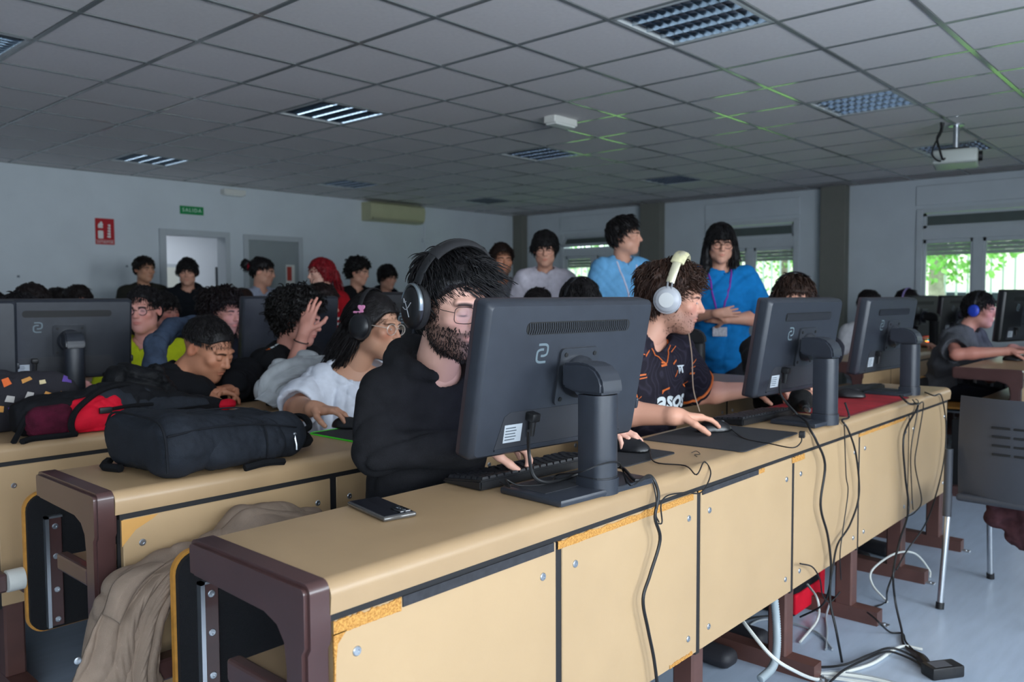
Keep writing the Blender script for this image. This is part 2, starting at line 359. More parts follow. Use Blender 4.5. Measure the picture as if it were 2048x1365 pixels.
# emergency light boxes
def emergency(name, label, loc, rot):
    e = thing(name, label, 'emergency light', loc, rot)
    q = MB(); q.rbox(-.14, .14, -.055, .055, -.05, .012, .008, 2); ob('housing', q, M_white, e)
    q = MB(); q.rbox(-.12, .12, -.05, .05, -.062, -.048, .006, 2); ob('diffuser', q, mat('frosted', '#e4e6e0', .35), e)
emergency('emergency_light', 'white emergency light box on the ceiling between two dark louvre lights', (5.0, 3.98, ZC), (0, 0, 0.0))
emergency('emergency_light', 'white emergency light box at the top of the door wall', (5.2, YW-.055, 2.55), (0, 0, 0))
# projector
P = thing('projector', 'pale ceiling projector on a short pole with looped cables', 'projector', (7.35, 1.80, ZC), (0, 0, .2))
q = MB(); q.cyl((0, 0, 0), (0, 0, -.2), .022, 12); q.lathe([(.06, -.012), (.06, 0)], 16); ob('mount_pole', q, M_steel, P)
q = MB(); q.box(-.12, .12, -.02, .02, -.215, -.2); q.box(-.12, -.1, -.1, .1, -.215, -.2); q.box(.1, .12, -.1, .1, -.215, -.2); ob('bracket', q, M_dark, P)
q = MB(); q.rbox(-.2, .2, -.16, .16, -.33, -.22, .02, 3); bd = ob('body', q, mat('projector_shell', '#b9beb8', .4), P, True)
q = MB(); q.cyl((-.08, -.155, -.275), (-.08, -.19, -.275), .04, 18); ob('lens', q, M_dark, bd, True)
for k in range(7):
    q = MB(); q.box(.05+.018*k, .06+.018*k, -.163, -.158, -.31, -.25); ob('vent_slot', q, M_black, bd)
q = MB(); q.tube(catmull([(-.16, .1, 0), (-.17, .1, -.06), (-.26, .12, -.14), (-.31, .1, -.23), (-.24, .08, -.3), (-.17, .06, -.28)], 8), .009, 8); ob('cable', q, M_dark, P, True)
q = MB(); q.tube(catmull([(-.15, .08, 0), (-.15, .1, -.08), (-.22, .14, -.18), (-.29, .15, -.27), (-.2, .1, -.31), (-.12, .06, -.25), (-.02, .02, -.21)], 8), .007, 8); ob('cable', q, M_dark, P, True)
# air conditioner
A = thing('air_conditioner', 'cream wall air conditioner under the ceiling of the door wall', 'air conditioner', (7.67, YW, 2.325))
q = MB(); q.prism([(0, .255), (-.16, .255), (-.20, .235), (-.215, .18), (-.20, .06), (-.17, .015), (-.12, 0), (0, 0)], -.5, .5, 'x'); ob('body', q, mat('ac_shell', '#b5b592', .5, var=.03), A, True)
q = MB(); q.box(-.46, .46, -.213, -.16, .012, .04); ob('air_flap', q, mat('ac_flap', '#9b9b80', .5), A)
for k in range(4):
    q = MB(); q.box(-.46, .46, -.205+.04*k, -.19+.04*k, .254, .262); ob('intake_slat', q, mat('ac_flap', '#8b8b70', .5), A)
q = MB(); q.tube([(8.34, YW-.012, 2.6), (8.34, YW-.012, .9)], .02, 8); q.rbox(8.28, 8.40, YW-.05, YW, 2.07, 2.14, .006, 1); tag(ob('wall_conduit', q, M_wall), 'thin painted cable duct running down the door wall beside the air conditioner', 'cable duct')
# signs
S = thing('exit_sign', 'green exit sign reading SALIDA above the open doorway', 'sign', (4.695, YW-.002, 2.28))
q = MB(); q.rbox(-.145, .145, -.006, 0, -.048, .048, .002, 1); ob('plate', q, mat('sign_green', '#0d8a4a', .4), S)
text_ob('lettering', 'SALIDA', .06, mat('sign_text', '#d6efdf', .5), S, (0, -.0065, 0), space=1.25)
S = thing('extinguisher_sign', 'red fire extinguisher sign reading EXTINTOR on the door wall', 'sign', (3.705, YW-.002, 1.98))
q = MB(); q.rbox(-.1, .1, -.005, 0, -.14, .14, .002, 1); ob('plate', q, mat('sign_red', '#b0101c', .4), S)
M_sw = mat('sign_white', '#dfe0dc', .5)
q = MB(); q.prism(rrect(.055, .085, .008, 3, -.045, -.035), -.0062, -.005, 'y'); q.prism(rrect(.05, .018, .006, 3, -.045, .045), -.0062, -.005, 'y'); q.prism([(-.075, .055), (-.062, .085), (-.05, .088), (-.045, .105), (-.03, .105), (-.025, .085), (-.018, .08), (-.02, .062), (-.03, .056)], -.0062, -.005, 'y'); ob('extinguisher_symbol', q, M_sw, S)
for k in range(5):
    q = MB(); z = -.06+.03*k; q.prism([(.02+.004*k, z), (.055, z-.008), (.06, z+.006), (.05, z+.026), (.043, z+.012), (.03, z+.02)], -.0062, -.005, 'y'); ob('flame_symbol', q, M_sw, S)
q = MB(); q.box(-.095, .095, -.0062, -.005, -.096, -.093); ob('divider_line', q, M_sw, S)
text_ob('lettering', 'EXTINTOR', .036, M_sw, S, (0, -.0062, -.117), depth=.0003, space=1.0)
S = thing('door_poster', 'small red and white paper poster stuck on the closed grey door', 'poster', (6.0, YW-.0135, 1.555))
q = MB(); q.box(-.065, .065, -.0015, 0, -.125, .125); ob('paper', q, mat('paper', '#d5d5cf', .7), S)
q = MB(); q.box(-.05, .02, -.0025, -.0015, -.08, .1); ob('red_print', q, mat('poster_red', '#a93a30', .6), S)
for k, (x, z) in enumerate(((2.55, 1.98), (3.93, 1.61), (2.85, 1.48))):
    q = MB(); q.box(x-.012, x+.012, YW-.003, YW, z-.01, z+.012); tag(ob('wall_scuff', q, mat('scuff', '#6d7680', .8)), 'small dark tape remnant on the pale door wall', 'tape mark', 'tape marks on the door wall')
# ------------------------------------------------------------------ outside the windows
M_grass = mat('grass', '#77ad4f', .9, var=.35, vscale=2.5, bump=1, bscale=30)
q = MB(); q.box(XW+.22, 60, -40, 50, -.3, -.05); struct(ob('ground_outside', q, M_grass), 'green lawn outside the windows')
q = MB(); q.box(19.5, 19.8, -30, 40, -.1, .95); struct(ob('wall_garden', q, mat('garden_wall', '#b7ab8e', .9, var=.2, vscale=1.5)), 'low beige garden wall beyond the lawn')
for k in range(90):
    pass
fe = MB()
for k in range(160): fe.box(19.62, 19.66, -12+.22*k, -12+.22*k+.035, .952, 2.6)
fe.box(19.61, 19.67, -12, 24, 2.5, 2.55); fe.box(19.61, 19.67, -12, 24, 1.05, 1.1)
o = ob('fence_bars', fe, mat('fence_paint', '#9aa7a4', .5)); tag(o, 'tall pale railing on the garden wall', 'fence'); 
def tree(x, y, h, r, label, trunkmat, leafmat, seed):
    rs = random.Random(seed); t = thing('tree', label, 'tree', (x, y, -.05))
    q = MB(); q.tube(catmull([(0, 0, 0), (.05, .03, h*.3), (0, .1, h*.6), (.1, .05, h)], 5), [.2-.1*i/15 for i in range(16)], 9); ob('trunk', q, trunkmat, t, True)
    q = MB()
    for k in range(2600):
        a = rs.random()*2*PI; u = rs.uniform(-1, 1); rr = r*(rs.random()**.4); s_ = math.sqrt(1-u*u)
        c = Vector((rr*s_*math.cos(a), rr*s_*math.sin(a), h+rr*u*.75)); n = Vector((rs.gauss(0, 1), rs.gauss(0, 1), rs.gauss(0, 1))).normalized(); b_ = n.orthogonal().normalized(); c_ = n.cross(b_); L = rs.uniform(.04, .10)
        q.add([c-b_*L, c+c_*L*.5, c+b_*L, c-c_*L*.5], [(0, 1, 2, 3)])
    f_ = ob('foliage', q, leafmat, t); f_['kind'] = 'stuff'
M_bark = mat('bark', '#6d6358', .9, var=.3, vscale=6); M_leaf1 = mat('leaves', '#7fb85a', .7, var=.4, vscale=3)
tree(17.0, 4.35, 2.6, 1.5, 'slim pale trunk tree standing before the white car', mat('white_bark', '#a49a90', .9, var=.2), M_leaf1, 1)
tree(22.3, 1.2, 3.0, 2.0, 'leafy green tree behind the railing', M_bark, M_leaf1, 2)
tree(22.0, 9.5, 3.0, 2.4, 'broad green tree seen past the blue T-shirt', M_bark, M_leaf1, 3)
tree(24.0, 16.5, 3.2, 2.5, 'pale green tree seen through the half open window', M_bark, M_leaf1, 4)
def car(x, y, label, paint):
    c = thing('parked_car', label, 'car', (x, y, -.05), (0, 0, PI/2))
    q = MB(); q.prism([(-2.0, .35), (-2.05, .75), (-1.85, .95), (-1.0, 1.0), (-.55, 1.42), (.75, 1.45), (1.4, 1.02), (2.0, .92), (2.1, .55), (2.05, .33)], -.85, .85, 'y'); ob('body', q, paint, c)
    q = MB(); q.prism([(-.85, 1.02), (-.48, 1.36), (.7, 1.38), (1.2, 1.03)], -.86, .86, 'y'); ob('side_window', q, mat('car_glass', '#27313a', .1), c)
    for sx in (-1.3, 1.3):
        for sy in (-.75, .75):
            q = MB(); q.cyl((sx, sy-.1, .32), (sx, sy+.1, .32), .32, 18); w_o = ob('wheel', q, M_dark, c, True); q = MB(); q.cyl((sx, sy-.11, .32), (sx, sy+.11, .32), .18, 14); ob('hub_cap', q, M_steel, w_o, True)
    for s in (-1, 1):
        q = MB(); q.rbox(-2.08, -1.98, s*.6-.12, s*.6+.12, .7, .85, .02, 1); ob('tail_light', q, mat('tail_red', '#d02030', .2), c)
M_wcar = mat('white_car_paint', '#e8eaec', .15, coat=.5)
car(23.5, 5.0, 'white parked car beyond the railing and pale trunk', M_wcar); car(24.5, 12.2, 'silver parked car beyond the lawn by the broad tree', mat('silver_car_paint', '#c5c9cc', .2, coat=.5)); car(23.5, -.2, 'cream parked car beside the leafy tree', mat('cream_car_paint', '#ded9cb', .2, coat=.5))
bu = MB(); bu.box(45, 46, -40, 60, -.1, 4.5); struct(ob('wall_far', bu, mat('far_building', '#e6e0d2', .9, var=.1, vscale=.4)), 'pale building across the street')
# ================================================================== bench desks
M_lam = mat('tan_laminate', '#a68a68', 0.38, var=0.035, vscale=7, bump=0.04, bscale=400)
M_panel = mat('panel_laminate', '#b69974', 0.42, var=0.03, vscale=5, bump=0.03, bscale=400)
M_brown = mat('brown_enamel', '#4a3230', 0.33, var=0.08, vscale=12, coat=0.2)
M_brown2 = mat('brown_enamel_leg', '#5a3c36', 0.45, var=0.1, vscale=12)
M_chip = mat('chipboard', '#d8a153', 0.9, var=0.5, vscale=260, col2='#a9702f', bump=1.0, bscale=300)
M_felt = mat('black_upholstery', '#101013', 0.95, var=0.2, vscale=150, bump=0.6, bscale=500)
M_gap = mat('black_gap', '#18181b', 0.7)
M_ply = mat('plywood_edge', '#c58a3c', 0.45, var=0.15, vscale=30)
DT = 0.80            # desktop height
def desk_profile(yf, dep):
    pts = [(yf+dep, DT), (yf+dep, DT-.03), (yf+.06, DT-.03), (yf+.045, DT-.052), (yf+.003, DT-.055)]
    for k in range(7):
        a = PI+ (PI/2)*k/6; pts.append((yf+.026+.026*math.cos(a), DT-.026-.026*math.sin(a)))
    return pts
scr = MB(); scr.lathe([(.0085, 0), (.0085, .0015), (.007, .003), (.0035, .0032), (.0035, .0015)], 14, Matrix.Rotation(PI/2, 4, 'X')); SCREW = scr.mesh('screw', M_steel, True)
scd = MB(); scd.lathe([(.0034, .0016), (.0034, .0026)], 8, Matrix.Rotation(PI/2, 4, 'X')); 
ROWS = []; SEATS = []; SITTERS = []
def desk_row(label, x0, gaps, yf, legs=True, seats=True, chips=(), dep=.365, dark=False, screws=True, ends=True, taken=()):
    """x0: start of the row, gaps: X of the joints between front panels (first = row start, last = row end)"""
    ROWS.append((yf, gaps[0], gaps[-1], [x0+.025]+[g+.052 for g in gaps[1:]]))
    root = thing('bench_desk', label, 'desk', (0, 0, 0), group='fixed bench desks in rows')
    xe = gaps[-1]+.01
    q = MB(); q.prism(desk_profile(yf, dep), x0+.045, xe, 'x'); ob('desktop', q, M_lam, root, 30)
    q = MB(); q.box(gaps[0]+.004, xe-.02, yf+.0135, yf+.04, .7292, .755); ob('gap_strip', q, M_gap, root)
    yp = yf+.012
    for k, (a, b) in enumerate(zip(gaps, gaps[1:])):
        p = MB(); p.rbox(a+.0105, b-.0105, yp, yp+.018, .293, .729, .002, 1); pn = ob('front_panel', p, M_panel, root)
        if screws:
            for (sx, sz) in ((a+.055, .672), (b-.055, .672), (a+.055, .35), (b-.055, .35)): link('screw', SCREW, pn, (sx, yp, sz-.006))
        g = MB(); g.box(b-.0104, b+.0104, yp+.003, yp+.016, .285, .742); ob('joint_strip', g, M_gap, root)
        bk = MB(); bk.rbox(a+.004, b-.004, yp+.018, yp+.026, .287, .735, .002, 1); ob('panel_edge', bk, M_gap, root)
    if legs:
        for k, g in enumerate(gaps):
            if k == 0: continue
            lg = thing('leg', '', '', (g+.052, 0, 0)); del lg['label']; del lg['category']; lg.parent = root
            q = MB(); q.rbox(-.03, .03, yf+.04, yf+.105, .05, DT-.03, .006, 1); ob('post', q, M_brown2, lg)
            q = MB(); q.prism([(yf-.055, 0), (yf-.055, .052), (yf+.38, .062), (yf+.38, 0)], -.03, .03, 'x'); ob('foot', q, M_brown2, lg)
            q = MB(); q.rbox(-.014, .014, yf-.09, yf-.05, 0, .006, .002, 1); q.lathe([(.006, .005), (.006, .01)], 8, Matrix.Translation((0, yf-.072, 0))); ob('floor_tab', q, M_steel, lg)
            q = MB(); q.rbox(-.02, .02, yf+.06, yf+dep-.02, DT-.075, DT-.03, .005, 1); ob('arm', q, M_brown2, lg)
    if ends:
        e = thing('end_frame', '', '', (x0, 0, 0)); del e['label']; del e['category']; e.parent = root
        q = MB()                                              # cap bar with rounded corners and gusset into the post, in the Y-Z plane
        poly = []
        for cx, cz, a0 in ((yf+dep-.0, DT-.012, 0), (yf+.018, DT-.014, 90)):
            for t in range(5): a = math.radians(a0+22.5*t); poly.append((cx+.016*math.cos(a), cz+.016*math.sin(a)))
        poly += [(yf+.002, DT-.10), (yf+.010, DT-.112), (yf+.010, .05), (yf+.066, .05), (yf+.066, .655), (yf+.072, .695), (yf+.09, .716), (yf+.13, .729), (yf+dep+.014, DT-.064)]
        q.prism(poly, 0, .05, 'x'); bm = bmesh.new(); me = q.mesh('t', M_brown); bm.from_mesh(me); bmesh.ops.bevel(bm, geom=[x for x in bm.edges if len(x.link_faces) == 2 and x.calc_face_angle(0) > .8], offset=.007, segments=2, affect='EDGES'); q2 = MB(); q2.addbm(bm); bpy.data.meshes.remove(me)
        ob('end_post', q2, M_brown, e, 35)
        q = MB(); q.prism([(yf-.055, 0), (yf-.055, .052), (yf+.42, .062), (yf+.42, 0)], -.005, .055, 'x'); ob('foot', q, M_brown, e)
        q = MB(); q.rbox(.0, .028, yf+.06, yf+.25, .575, .617, .006, 2); ob('shelf_rail', q, M_brown, e)
    q = MB(); q.rbox(x0+.028, xe-.03, yf+.1, yf+.245, .590, .608, .002, 1); ob('book_shelf', q, M_lam, root)
    for (ci, kind) in chips:
        pass
    if seats:
        ys = yf+.70
        be = MB(); be.rbox(gaps[0]+.02, xe-.02, ys+.06, ys+.11, .37, .42, .005, 1); ob('seat_beam', be, M_brown, root)
        if yf > 1.5:
            be = MB(); be.rbox(gaps[0]-.17, gaps[0]-.03, ys+.01, ys+.07, .40, .455, .006, 1); st = ob('seat_arm', be, M_brown, root); be = MB(); be.cyl((gaps[0]-.032, ys+.02, .43), (gaps[0]+.012, ys+.02, .43), .032, 16); ob('bushing', be, M_white, st, True); be = MB(); be.cyl((gaps[0]-.175, ys+.04, .43), (gaps[0]-.168, ys+.04, .43), .012, 6); ob('bolt', be, M_dark, st)
        for k, (a, b) in enumerate(zip(gaps, gaps[1:])):
            s = thing('flip_seat', '', '', (a+((.075 if yf < 1.5 else .012) if k == 0 else .045), ys, -.035)); del s['label']; del s['category']; s.parent = root
            SEATS.append((s, a, b, yf, ys))
            wdt = b-a-.05
            pl = MB(); pl.prism(rrect(wdt, .42, .05, 6, wdt/2, .505), .002, .016, 'y'); ob('plywood_shell', pl, M_ply, s, 30)
            pl = MB(); pl.prism(rrect(wdt-.012, .408, .046, 6, wdt/2, .505), -.012, .003, 'y'); ob('upholstery', pl, M_felt, s, 30)
            pl = MB(); pl.rbox(.055, .095, -.024, -.012, .31, .64, .003, 1); br = ob('bracket', pl, M_brown, s); pl = MB(); pl.box(.048, .058, -.03, -.012, .31, .642); pl.box(.048, .095, -.03, -.012, .636, .642); ob('bracket_rail', pl, M_steel, br)
            for z in (.61, .52, .42, .33): link('screw', SCREW, br, (.076, -.024, z))
    return root
gr1 = [.755, 1.342, 1.938, 2.546, 3.146, 3.75, 4.346]
row1 = desk_row('tan bench desk carrying three dark monitors and a black phone', .708, gr1, 1.062, taken=(1.50, 2.63, 3.9))
gr2 = [.79, 1.395, 1.99, 2.59, 3.19, 3.79, 4.30]
row2 = desk_row('tan bench desk with the smooth black backpack lying on it', .735, gr2, 1.935, taken=(2.0, 3.4))
gr3 = [.20, .79, 1.395, 1.99, 2.59, 3.19, 3.79, 4.30]
row3 = desk_row('tan bench desk with the red and black backpack on it', .16, gr3, 2.84, screws=True, taken=(1.65, 2.3, 3.05, 4.1))
row4 = desk_row('tan bench desk holding the monitor before the yellow T-shirt', .16, gr3, 3.75, screws=False, taken=(1.4, 2.0, 2.45, 3.0))
row5 = desk_row('tan bench desk of the last row of sitters before the door wall', .16, gr3, 4.66, screws=False, taken=(1.5, 2.0, 2.5, 3.0, .9))
grR = [5.62, 6.22, 6.82, 7.42, 8.02, 8.62, 9.22]
gr6 = [.20, .79, 1.395, 1.99, 2.59]
row6 = desk_row('short bench desk two rows before the wall with the extinguisher sign', .16, gr6, 5.57, screws=False)
row7 = desk_row('short bench desk standing closest to the wall with the extinguisher sign', .16, gr6, 6.48, screws=False)
rowR1 = desk_row('dark shaded bench desk across the aisle where the grey T-shirt sits', 5.58, grR, .98, screws=False, taken=(6.6,))
rowR2 = desk_row('shaded bench desk across the aisle carrying the keyboard with coloured lights', 5.58, grR, 1.9, screws=False, taken=(7.3, 8.4))
# damaged chipboard edges on the nearest front panels
def chip_strip(parent, pts_lo, pts_hi, y, name='chipped_edge'):
    n = len(pts_lo); q = MB(); q.add([(x, y, z) for x, z in pts_lo]+[(x, y, z) for x, z in pts_hi]+[(x, y+.004, z) for x, z in pts_lo]+[(x, y+.004, z) for x, z in pts_hi], [(i, i+1, n+i+1, n+i) for i in range(n-1)]+[(n+i, n+i+1, 3*n+i+1, 3*n+i) for i in range(n-1)]+[(i+1, i, 2*n+i, 2*n+i+1) for i in range(n-1)])
    return ob(name, q, M_chip, parent)
pn = [c for c in row1.children if c.name.startswith('front_panel')]
rs = random.Random(3)
def strip(parent, xa, xb, z0, z1, jit=.004, n=26):
    xs = [xa+(xb-xa)*i/(n-1) for i in range(n)]
    chip_strip(parent, [(x, z0+rs.uniform(-.0006, .0006)) for x in xs], [(x, z1+rs.uniform(-jit, jit*.3)) for x in xs], 1.0725)
strip(pn[0], .764, .905, .706, .729); strip(pn[1], 1.336, 1.905, .711, .729); strip(pn[2], 1.93, 1.95, .722, .7295, .001, 6); strip(pn[2], 2.29, 2.33, .716, .7295, .003, 8); strip(pn[3], 2.53, 2.63, .711, .7295); strip(pn[4], 3.13, 3.69, .717, .7295)
strip(pn[1], 1.79, 1.905, .295, .305)
chip_strip(pn[0], [(.764, .62), (.765, .66), (.764, .69), (.764, .708)], [(.7665, .62), (.768, .66), (.772, .69), (.79, .708)], 1.0725)
p0 = [c for c in row2.children if c.name.startswith('front_panel')]
q = MB(); q.add([(.797, 1.9465, .665), (.797, 1.9465, .728), (.885, 1.9465, .728), (.87, 1.9465, .718), (.83, 1.9465, .70)], [(0, 1, 2, 3, 4)]); ob('peeled_corner', q, mat('peeled_ply', '#d09a52', .7, var=.1), p0[0])
# wide exposed black strip above the first panel's chipped top
q = MB(); q.box(.908, 1.322, 1.0715, 1.0745, .7115, .7300); ob('worn_edge', q, mat('worn_black', '#2b2c31', .8, var=.2, vscale=60), pn[0])
q = MB(); q.box(1.952, 2.288, 1.0715, 1.0745, .7155, .7300); ob('worn_edge', q, MATS['worn_black'], pn[2])
# ================================================================== monitors
M_mon = mat("monitor_plastic", "#2c3038", 0.36, var=0.06, vscale=30, bump=0.12, bscale=900)
M_mon2 = mat('monitor_gloss', '#2f3238', 0.3, var=0.05, vscale=20)
M_edge = mat('monitor_edge', '#3a3034', 0.45)
M_logo = mat('logo_grey', '#5f6d74', 0.5)
M_scr = mat('lit_screen', '#b8c4e8', 0.3, emit=1.2)
M_blackmon = mat('monitor_black', '#17181b', .4, var=.08)
M_slot = mat('slot_black', '#0b0c0e', 0.6)
def make_monitor(label, loc, rz, tilt=.2, detail=True, base_rz=0.0, zc=1.060, group='dark back monitors on the bench desks', mw=.572, mh=.366, off=(0.0, .13), usb=True, base=(-.17, .155, -.035, .155), gloss=M_mon, shell=M_mon, cable=True, extra=None):
    """local: back of the screen looks to -Y, user at +Y, origin on the desktop below the column"""
    root = thing('monitor', label, 'monitor', loc, (0, 0, base_rz), group)
    H = zc-loc[2]
    # stand
    q = MB(); q.rbox(*base, .0, .016, .005, 2); st = ob('stand_base', q, gloss, root, 35)
    q = MB(); q.rbox(base[0]+.02, -.02, .03, .14, .0155, .0175, .001, 1); ob('base_mat', q, mat('base_mat', '#26282d', .6), st)
    def dsec(w, d, n=8):  # D-shaped section, round side to -Y
        return [(w/2, d*.35), (w/2*.96, d*.5), (-w/2*.96, d*.5), (-w/2, d*.35)]+[(-w/2*math.cos(PI*k/n), -d*.15-d*.35*math.sin(PI*k/n)) for k in range(n+1)]
    q = MB(); q.prism(dsec(.082, .078), 0, .036, 'z'); ob('column_foot', q, gloss, root, 35)
    colh = H+.02
    q = MB(); q.prism(dsec(.077, .07), .036, colh-.055, 'z'); col = ob('column', q, gloss, root, 35)
    q = MB(); q.prism(dsec(.0775, .0705), .038, .040, 'z'); ob('column_ring', q, M_slot, root)
    hd = MB(); prof = [(-.036, colh-.053), (-.036, colh-.03), (-.030, colh-.014), (-.016, colh+.004), (.004, colh+.014), (.03, colh+.018), (.085, colh+.014), (.085, colh-.04), (.04, colh-.053)]
    hd.prism(prof, -.0385, .0385, 'x'); bm = bmesh.new(); me = hd.mesh('t', gloss); bm.from_mesh(me); bmesh.ops.bevel(bm, geom=list(bm.edges), offset=.006, segments=2, affect='EDGES'); bpy.data.meshes.remove(me); hd = MB(); hd.addbm(bm); ob('column_head', hd, gloss, root, 40)
    if usb:
        q = MB(); q.rbox(.0388, .0398, .0, .012, colh-.14, colh-.105, .002, 1); ob('column_slot', q, M_slot, col)
        q = MB(); z0 = colh-.19; 
        for k in range(20):
            pass
        q.prism([(y, z) for y, z in [(p[0]*.5, p[1]) for p in rrect(.022, .048, .011, 5, .012, z0)]], .0387, .0397, 'x'); pl = ob('height_scale', q, mat('scale_white', '#c9cdd0', .4), col)
        q = MB(); q.prism([(p[0]*.5, p[1]) for p in rrect(.016, .042, .008, 5, .012, z0)], .0395, .0399, 'x'); ob('scale_face', q, M_slot, pl)
        q = MB(); q.cyl((.0397, .006, z0-.012), (.0407, .006, z0-.012), .0045, 12); ob('scale_dot', q, MATS['scale_white'], pl, True)
    # head: tilting, rotating
    T = Matrix.Translation((off[0], off[1], H)) @ Matrix.Rotation(rz-base_rz, 4, 'Z') @ Matrix.Rotation(tilt, 4, 'X')
    hb = bpy.data.objects.new('screen_unit', None); COL.objects.link(hb); hb.parent = root; hb.matrix_local = T
    q = MB(); w2, h2 = mw/2, mh/2
    # shell: tapered block with chamfered back
    def ring(dx, dz, y): return [(x, y, z) for x, z in rrect(mw-2*dx, mh-2*dz, .012, 3)]
    R_ = [ring(0, 0, .018), ring(0, 0, -.006), ring(.003, .003, -.014), ring(.012, .010, -.022)]; n = len(R_[0])
    q.add([v for r in R_ for v in r], [(i*n+k, i*n+(k+1) % n, (i+1)*n+(k+1) % n, (i+1)*n+k) for i in range(3) for k in range(n)]+[tuple(range(n))]+[tuple(3*n+k for k in range(n))])
    sh = ob('back_shell', q, shell, hb, 35)
    q = MB(); q.prism(rrect(mw, mh, .012, 3), .0185, .030, 'y'); ob('bezel', q, M_edge, hb, 35)
    q = MB(); q.box(-w2+.012, w2-.012, .0302, .0306, -h2+.016, h2-.012); ob('screen', q, M_scr, hb)
    # recess with connectors at the bottom
    yb = -.022
    q = MB(); q.prism([(-w2+.068, -h2+.022), (-w2+.088, -h2+.098), (-w2+.105, -h2+.108), (w2-.105, -h2+.108), (w2-.088, -h2+.098), (w2-.068, -h2+.022)], yb-.0012, yb+.004, 'y'); rc = ob('connector_recess', q, mat('recess_dark', '#2c2e34', .5), sh)
    q = MB(); q.box(-w2+.068, w2-.068, yb-.004, yb+.002, -h2+.018, -h2+.0225); ob('recess_lip', q, M_mon, sh)
    q = MB(); q.box(-w2+.092, -w2+.147, yb-.002, yb-.0012, -h2+.035, -h2+.078); lb = ob('rating_label', q, mat('label_white', '#aab1b8', .6), rc)
    for k in range(5):
        q = MB(); q.box(-w2+.096, -w2+.127+.003*(k % 2), yb-.0025, yb-.002, -h2+.041+.007*k, -h2+.0435+.007*k); ob('label_print', q, mat('label_ink', '#4d565e', .7), lb)
    if cable:
        q = MB(); q.rbox(-w2+.153, -w2+.179, yb-.028, yb, -h2+.085, -h2+.106, .004, 2); q.cyl((-w2+.166, yb-.015, -h2+.09), (-w2+.166, yb-.017, -h2+.05), .009, 10, .0065); pg = ob('power_plug', q, M_dark, rc, True)
    # vent strip
    q = MB(); q.prism(rrect(.36, .030, .013, 5, .015, h2-.062), yb-.0008, yb+.004, 'y'); vt = ob('vent_strip', q, M_slot, sh)
    if detail:
        rib = MB(); rib.tube([Vector((-.0035, yb-.0025, -.0125)), Vector((-.001, yb-.0035, 0)), Vector((-.0035, yb-.0025, .0125))], .0012, 5); rme = rib.mesh('vent_rib', M_mon, True)
        nr = 48
        for k in range(nr): link('vent_rib', rme, vt, (-.155+.34*k/(nr-1)-.0, 0, h2-.062))
    # logo: an S-shaped double hook
    lg = MB()
    pth = catmull([(-.012, 0, .020), (.006, 0, .020), (.014, 0, .018), (.0165, 0, .011), (.014, 0, .004), (.004, 0, .0015), (-.008, 0, .0)], 4)
    for path in ([(-.013, .021), (.008, .021), (.015, .018), (.017, .011), (.015, .004), (.008, .0015), (-.004, .0015)], [(.013, -.021), (-.008, -.021), (-.015, -.018), (-.017, -.010), (-.015, -.003), (-.008, .009), (.004, .009)],):
        pass
    outl = [[(-.014, .021), (.006, .021), (.0145, .0175), (.0165, .011), (.0165, .003), (.014, -.003), (.006, -.006), (-.004, -.006)], [(.014, -.021), (-.006, -.021), (-.0145, -.0175), (-.0165, -.011), (-.0165, .0005), (-.014, .006), (-.006, .009), (.004, .009)]]
    for pl_ in outl:
        c = catmull([(x, 0, z) for x, z in pl_], 4); L = []; Rr = []
        for i, p in enumerate(c):
            t = (c[min(i+1, len(c)-1)]-c[max(i-1, 0)]).normalized(); nn = Vector((-t.z, 0, t.x))*.0029; L.append(p+nn); Rr.append(p-nn)
        n_ = len(c); lg.add([(-.105+p.x, yb-.0006, h2-.122+p.z) for p in L]+[(-.105+p.x, yb-.0006, h2-.122+p.z) for p in Rr], [(i, i+1, n_+i+1, n_+i) for i in range(n_-1)])
    ob('logo', lg, M_logo, sh)
    # VESA plate + hub
    q = MB(); q.prism(rrect(.135, .14, .012, 4, .02, .0), yb-.007, yb+.002, 'y'); vp = ob('mount_plate', q, M_mon2, hb, 35)
    for sx in (-.05, .05):
        for sz in (-.055, .055):
            q = MB(); q.lathe([(.0055, 0), (.0055, .002), (.003, .0022)], 12, Matrix.Translation((.02+sx, yb-.007, sz)) @ Matrix.Rotation(PI/2, 4, 'X')); ob('mount_screw', q, M_slot, vp)
    q = MB(); q.lathe([(.052, 0), (.052, .012), (.046, .02), (.044, .028)], 28, Matrix.Translation((.02, yb-.007, 0)) @ Matrix.Rotation(PI/2, 4, 'X')); ob('mount_hub', q, M_mon2, vp, True)
    q = MB(); q.cyl((.02, yb-.03, 0), (.02, -off[1]+.02, -.0), .03, 16); ob('mount_neck', q, M_slot, vp, True)
    # headset hook / button on the right side
    q = MB(); q.rbox(w2-.006, w2+.006, -.02, .005, -h2+.07, -h2+.10, .005, 2); ob('side_button', q, M_mon, sh, True)
    return root
m1 = make_monitor('dark monitor with S-shaped logo hiding half of the bearded face', (1.512, 1.090, DT), math.radians(-5.6), .20, base_rz=math.radians(-4), off=(.045, .155))
m2 = make_monitor('dark monitor in front of the patterned jersey, red mouse mat behind its stand', (2.845, 1.085, DT), math.radians(-3.5), .17, base_rz=math.radians(-3), zc=1.065, mh=.347, off=(.075, .15), base=(-.13, .06, -.02, .145))
m3 = make_monitor('dark monitor at the far end of the red mouse mat', (3.935, 1.125, DT), math.radians(-4), .15, base_rz=math.radians(-3), zc=1.063, mh=.347, off=(.085, .15), base=(-.13, .06, -.02, .16))
m4 = make_monitor('dark monitor hiding the chin side of the yellow T-shirt person', (1.405, 3.87, DT), math.radians(-10), .14, detail=False, base_rz=math.radians(-10), zc=1.065, off=(-.02, .13))
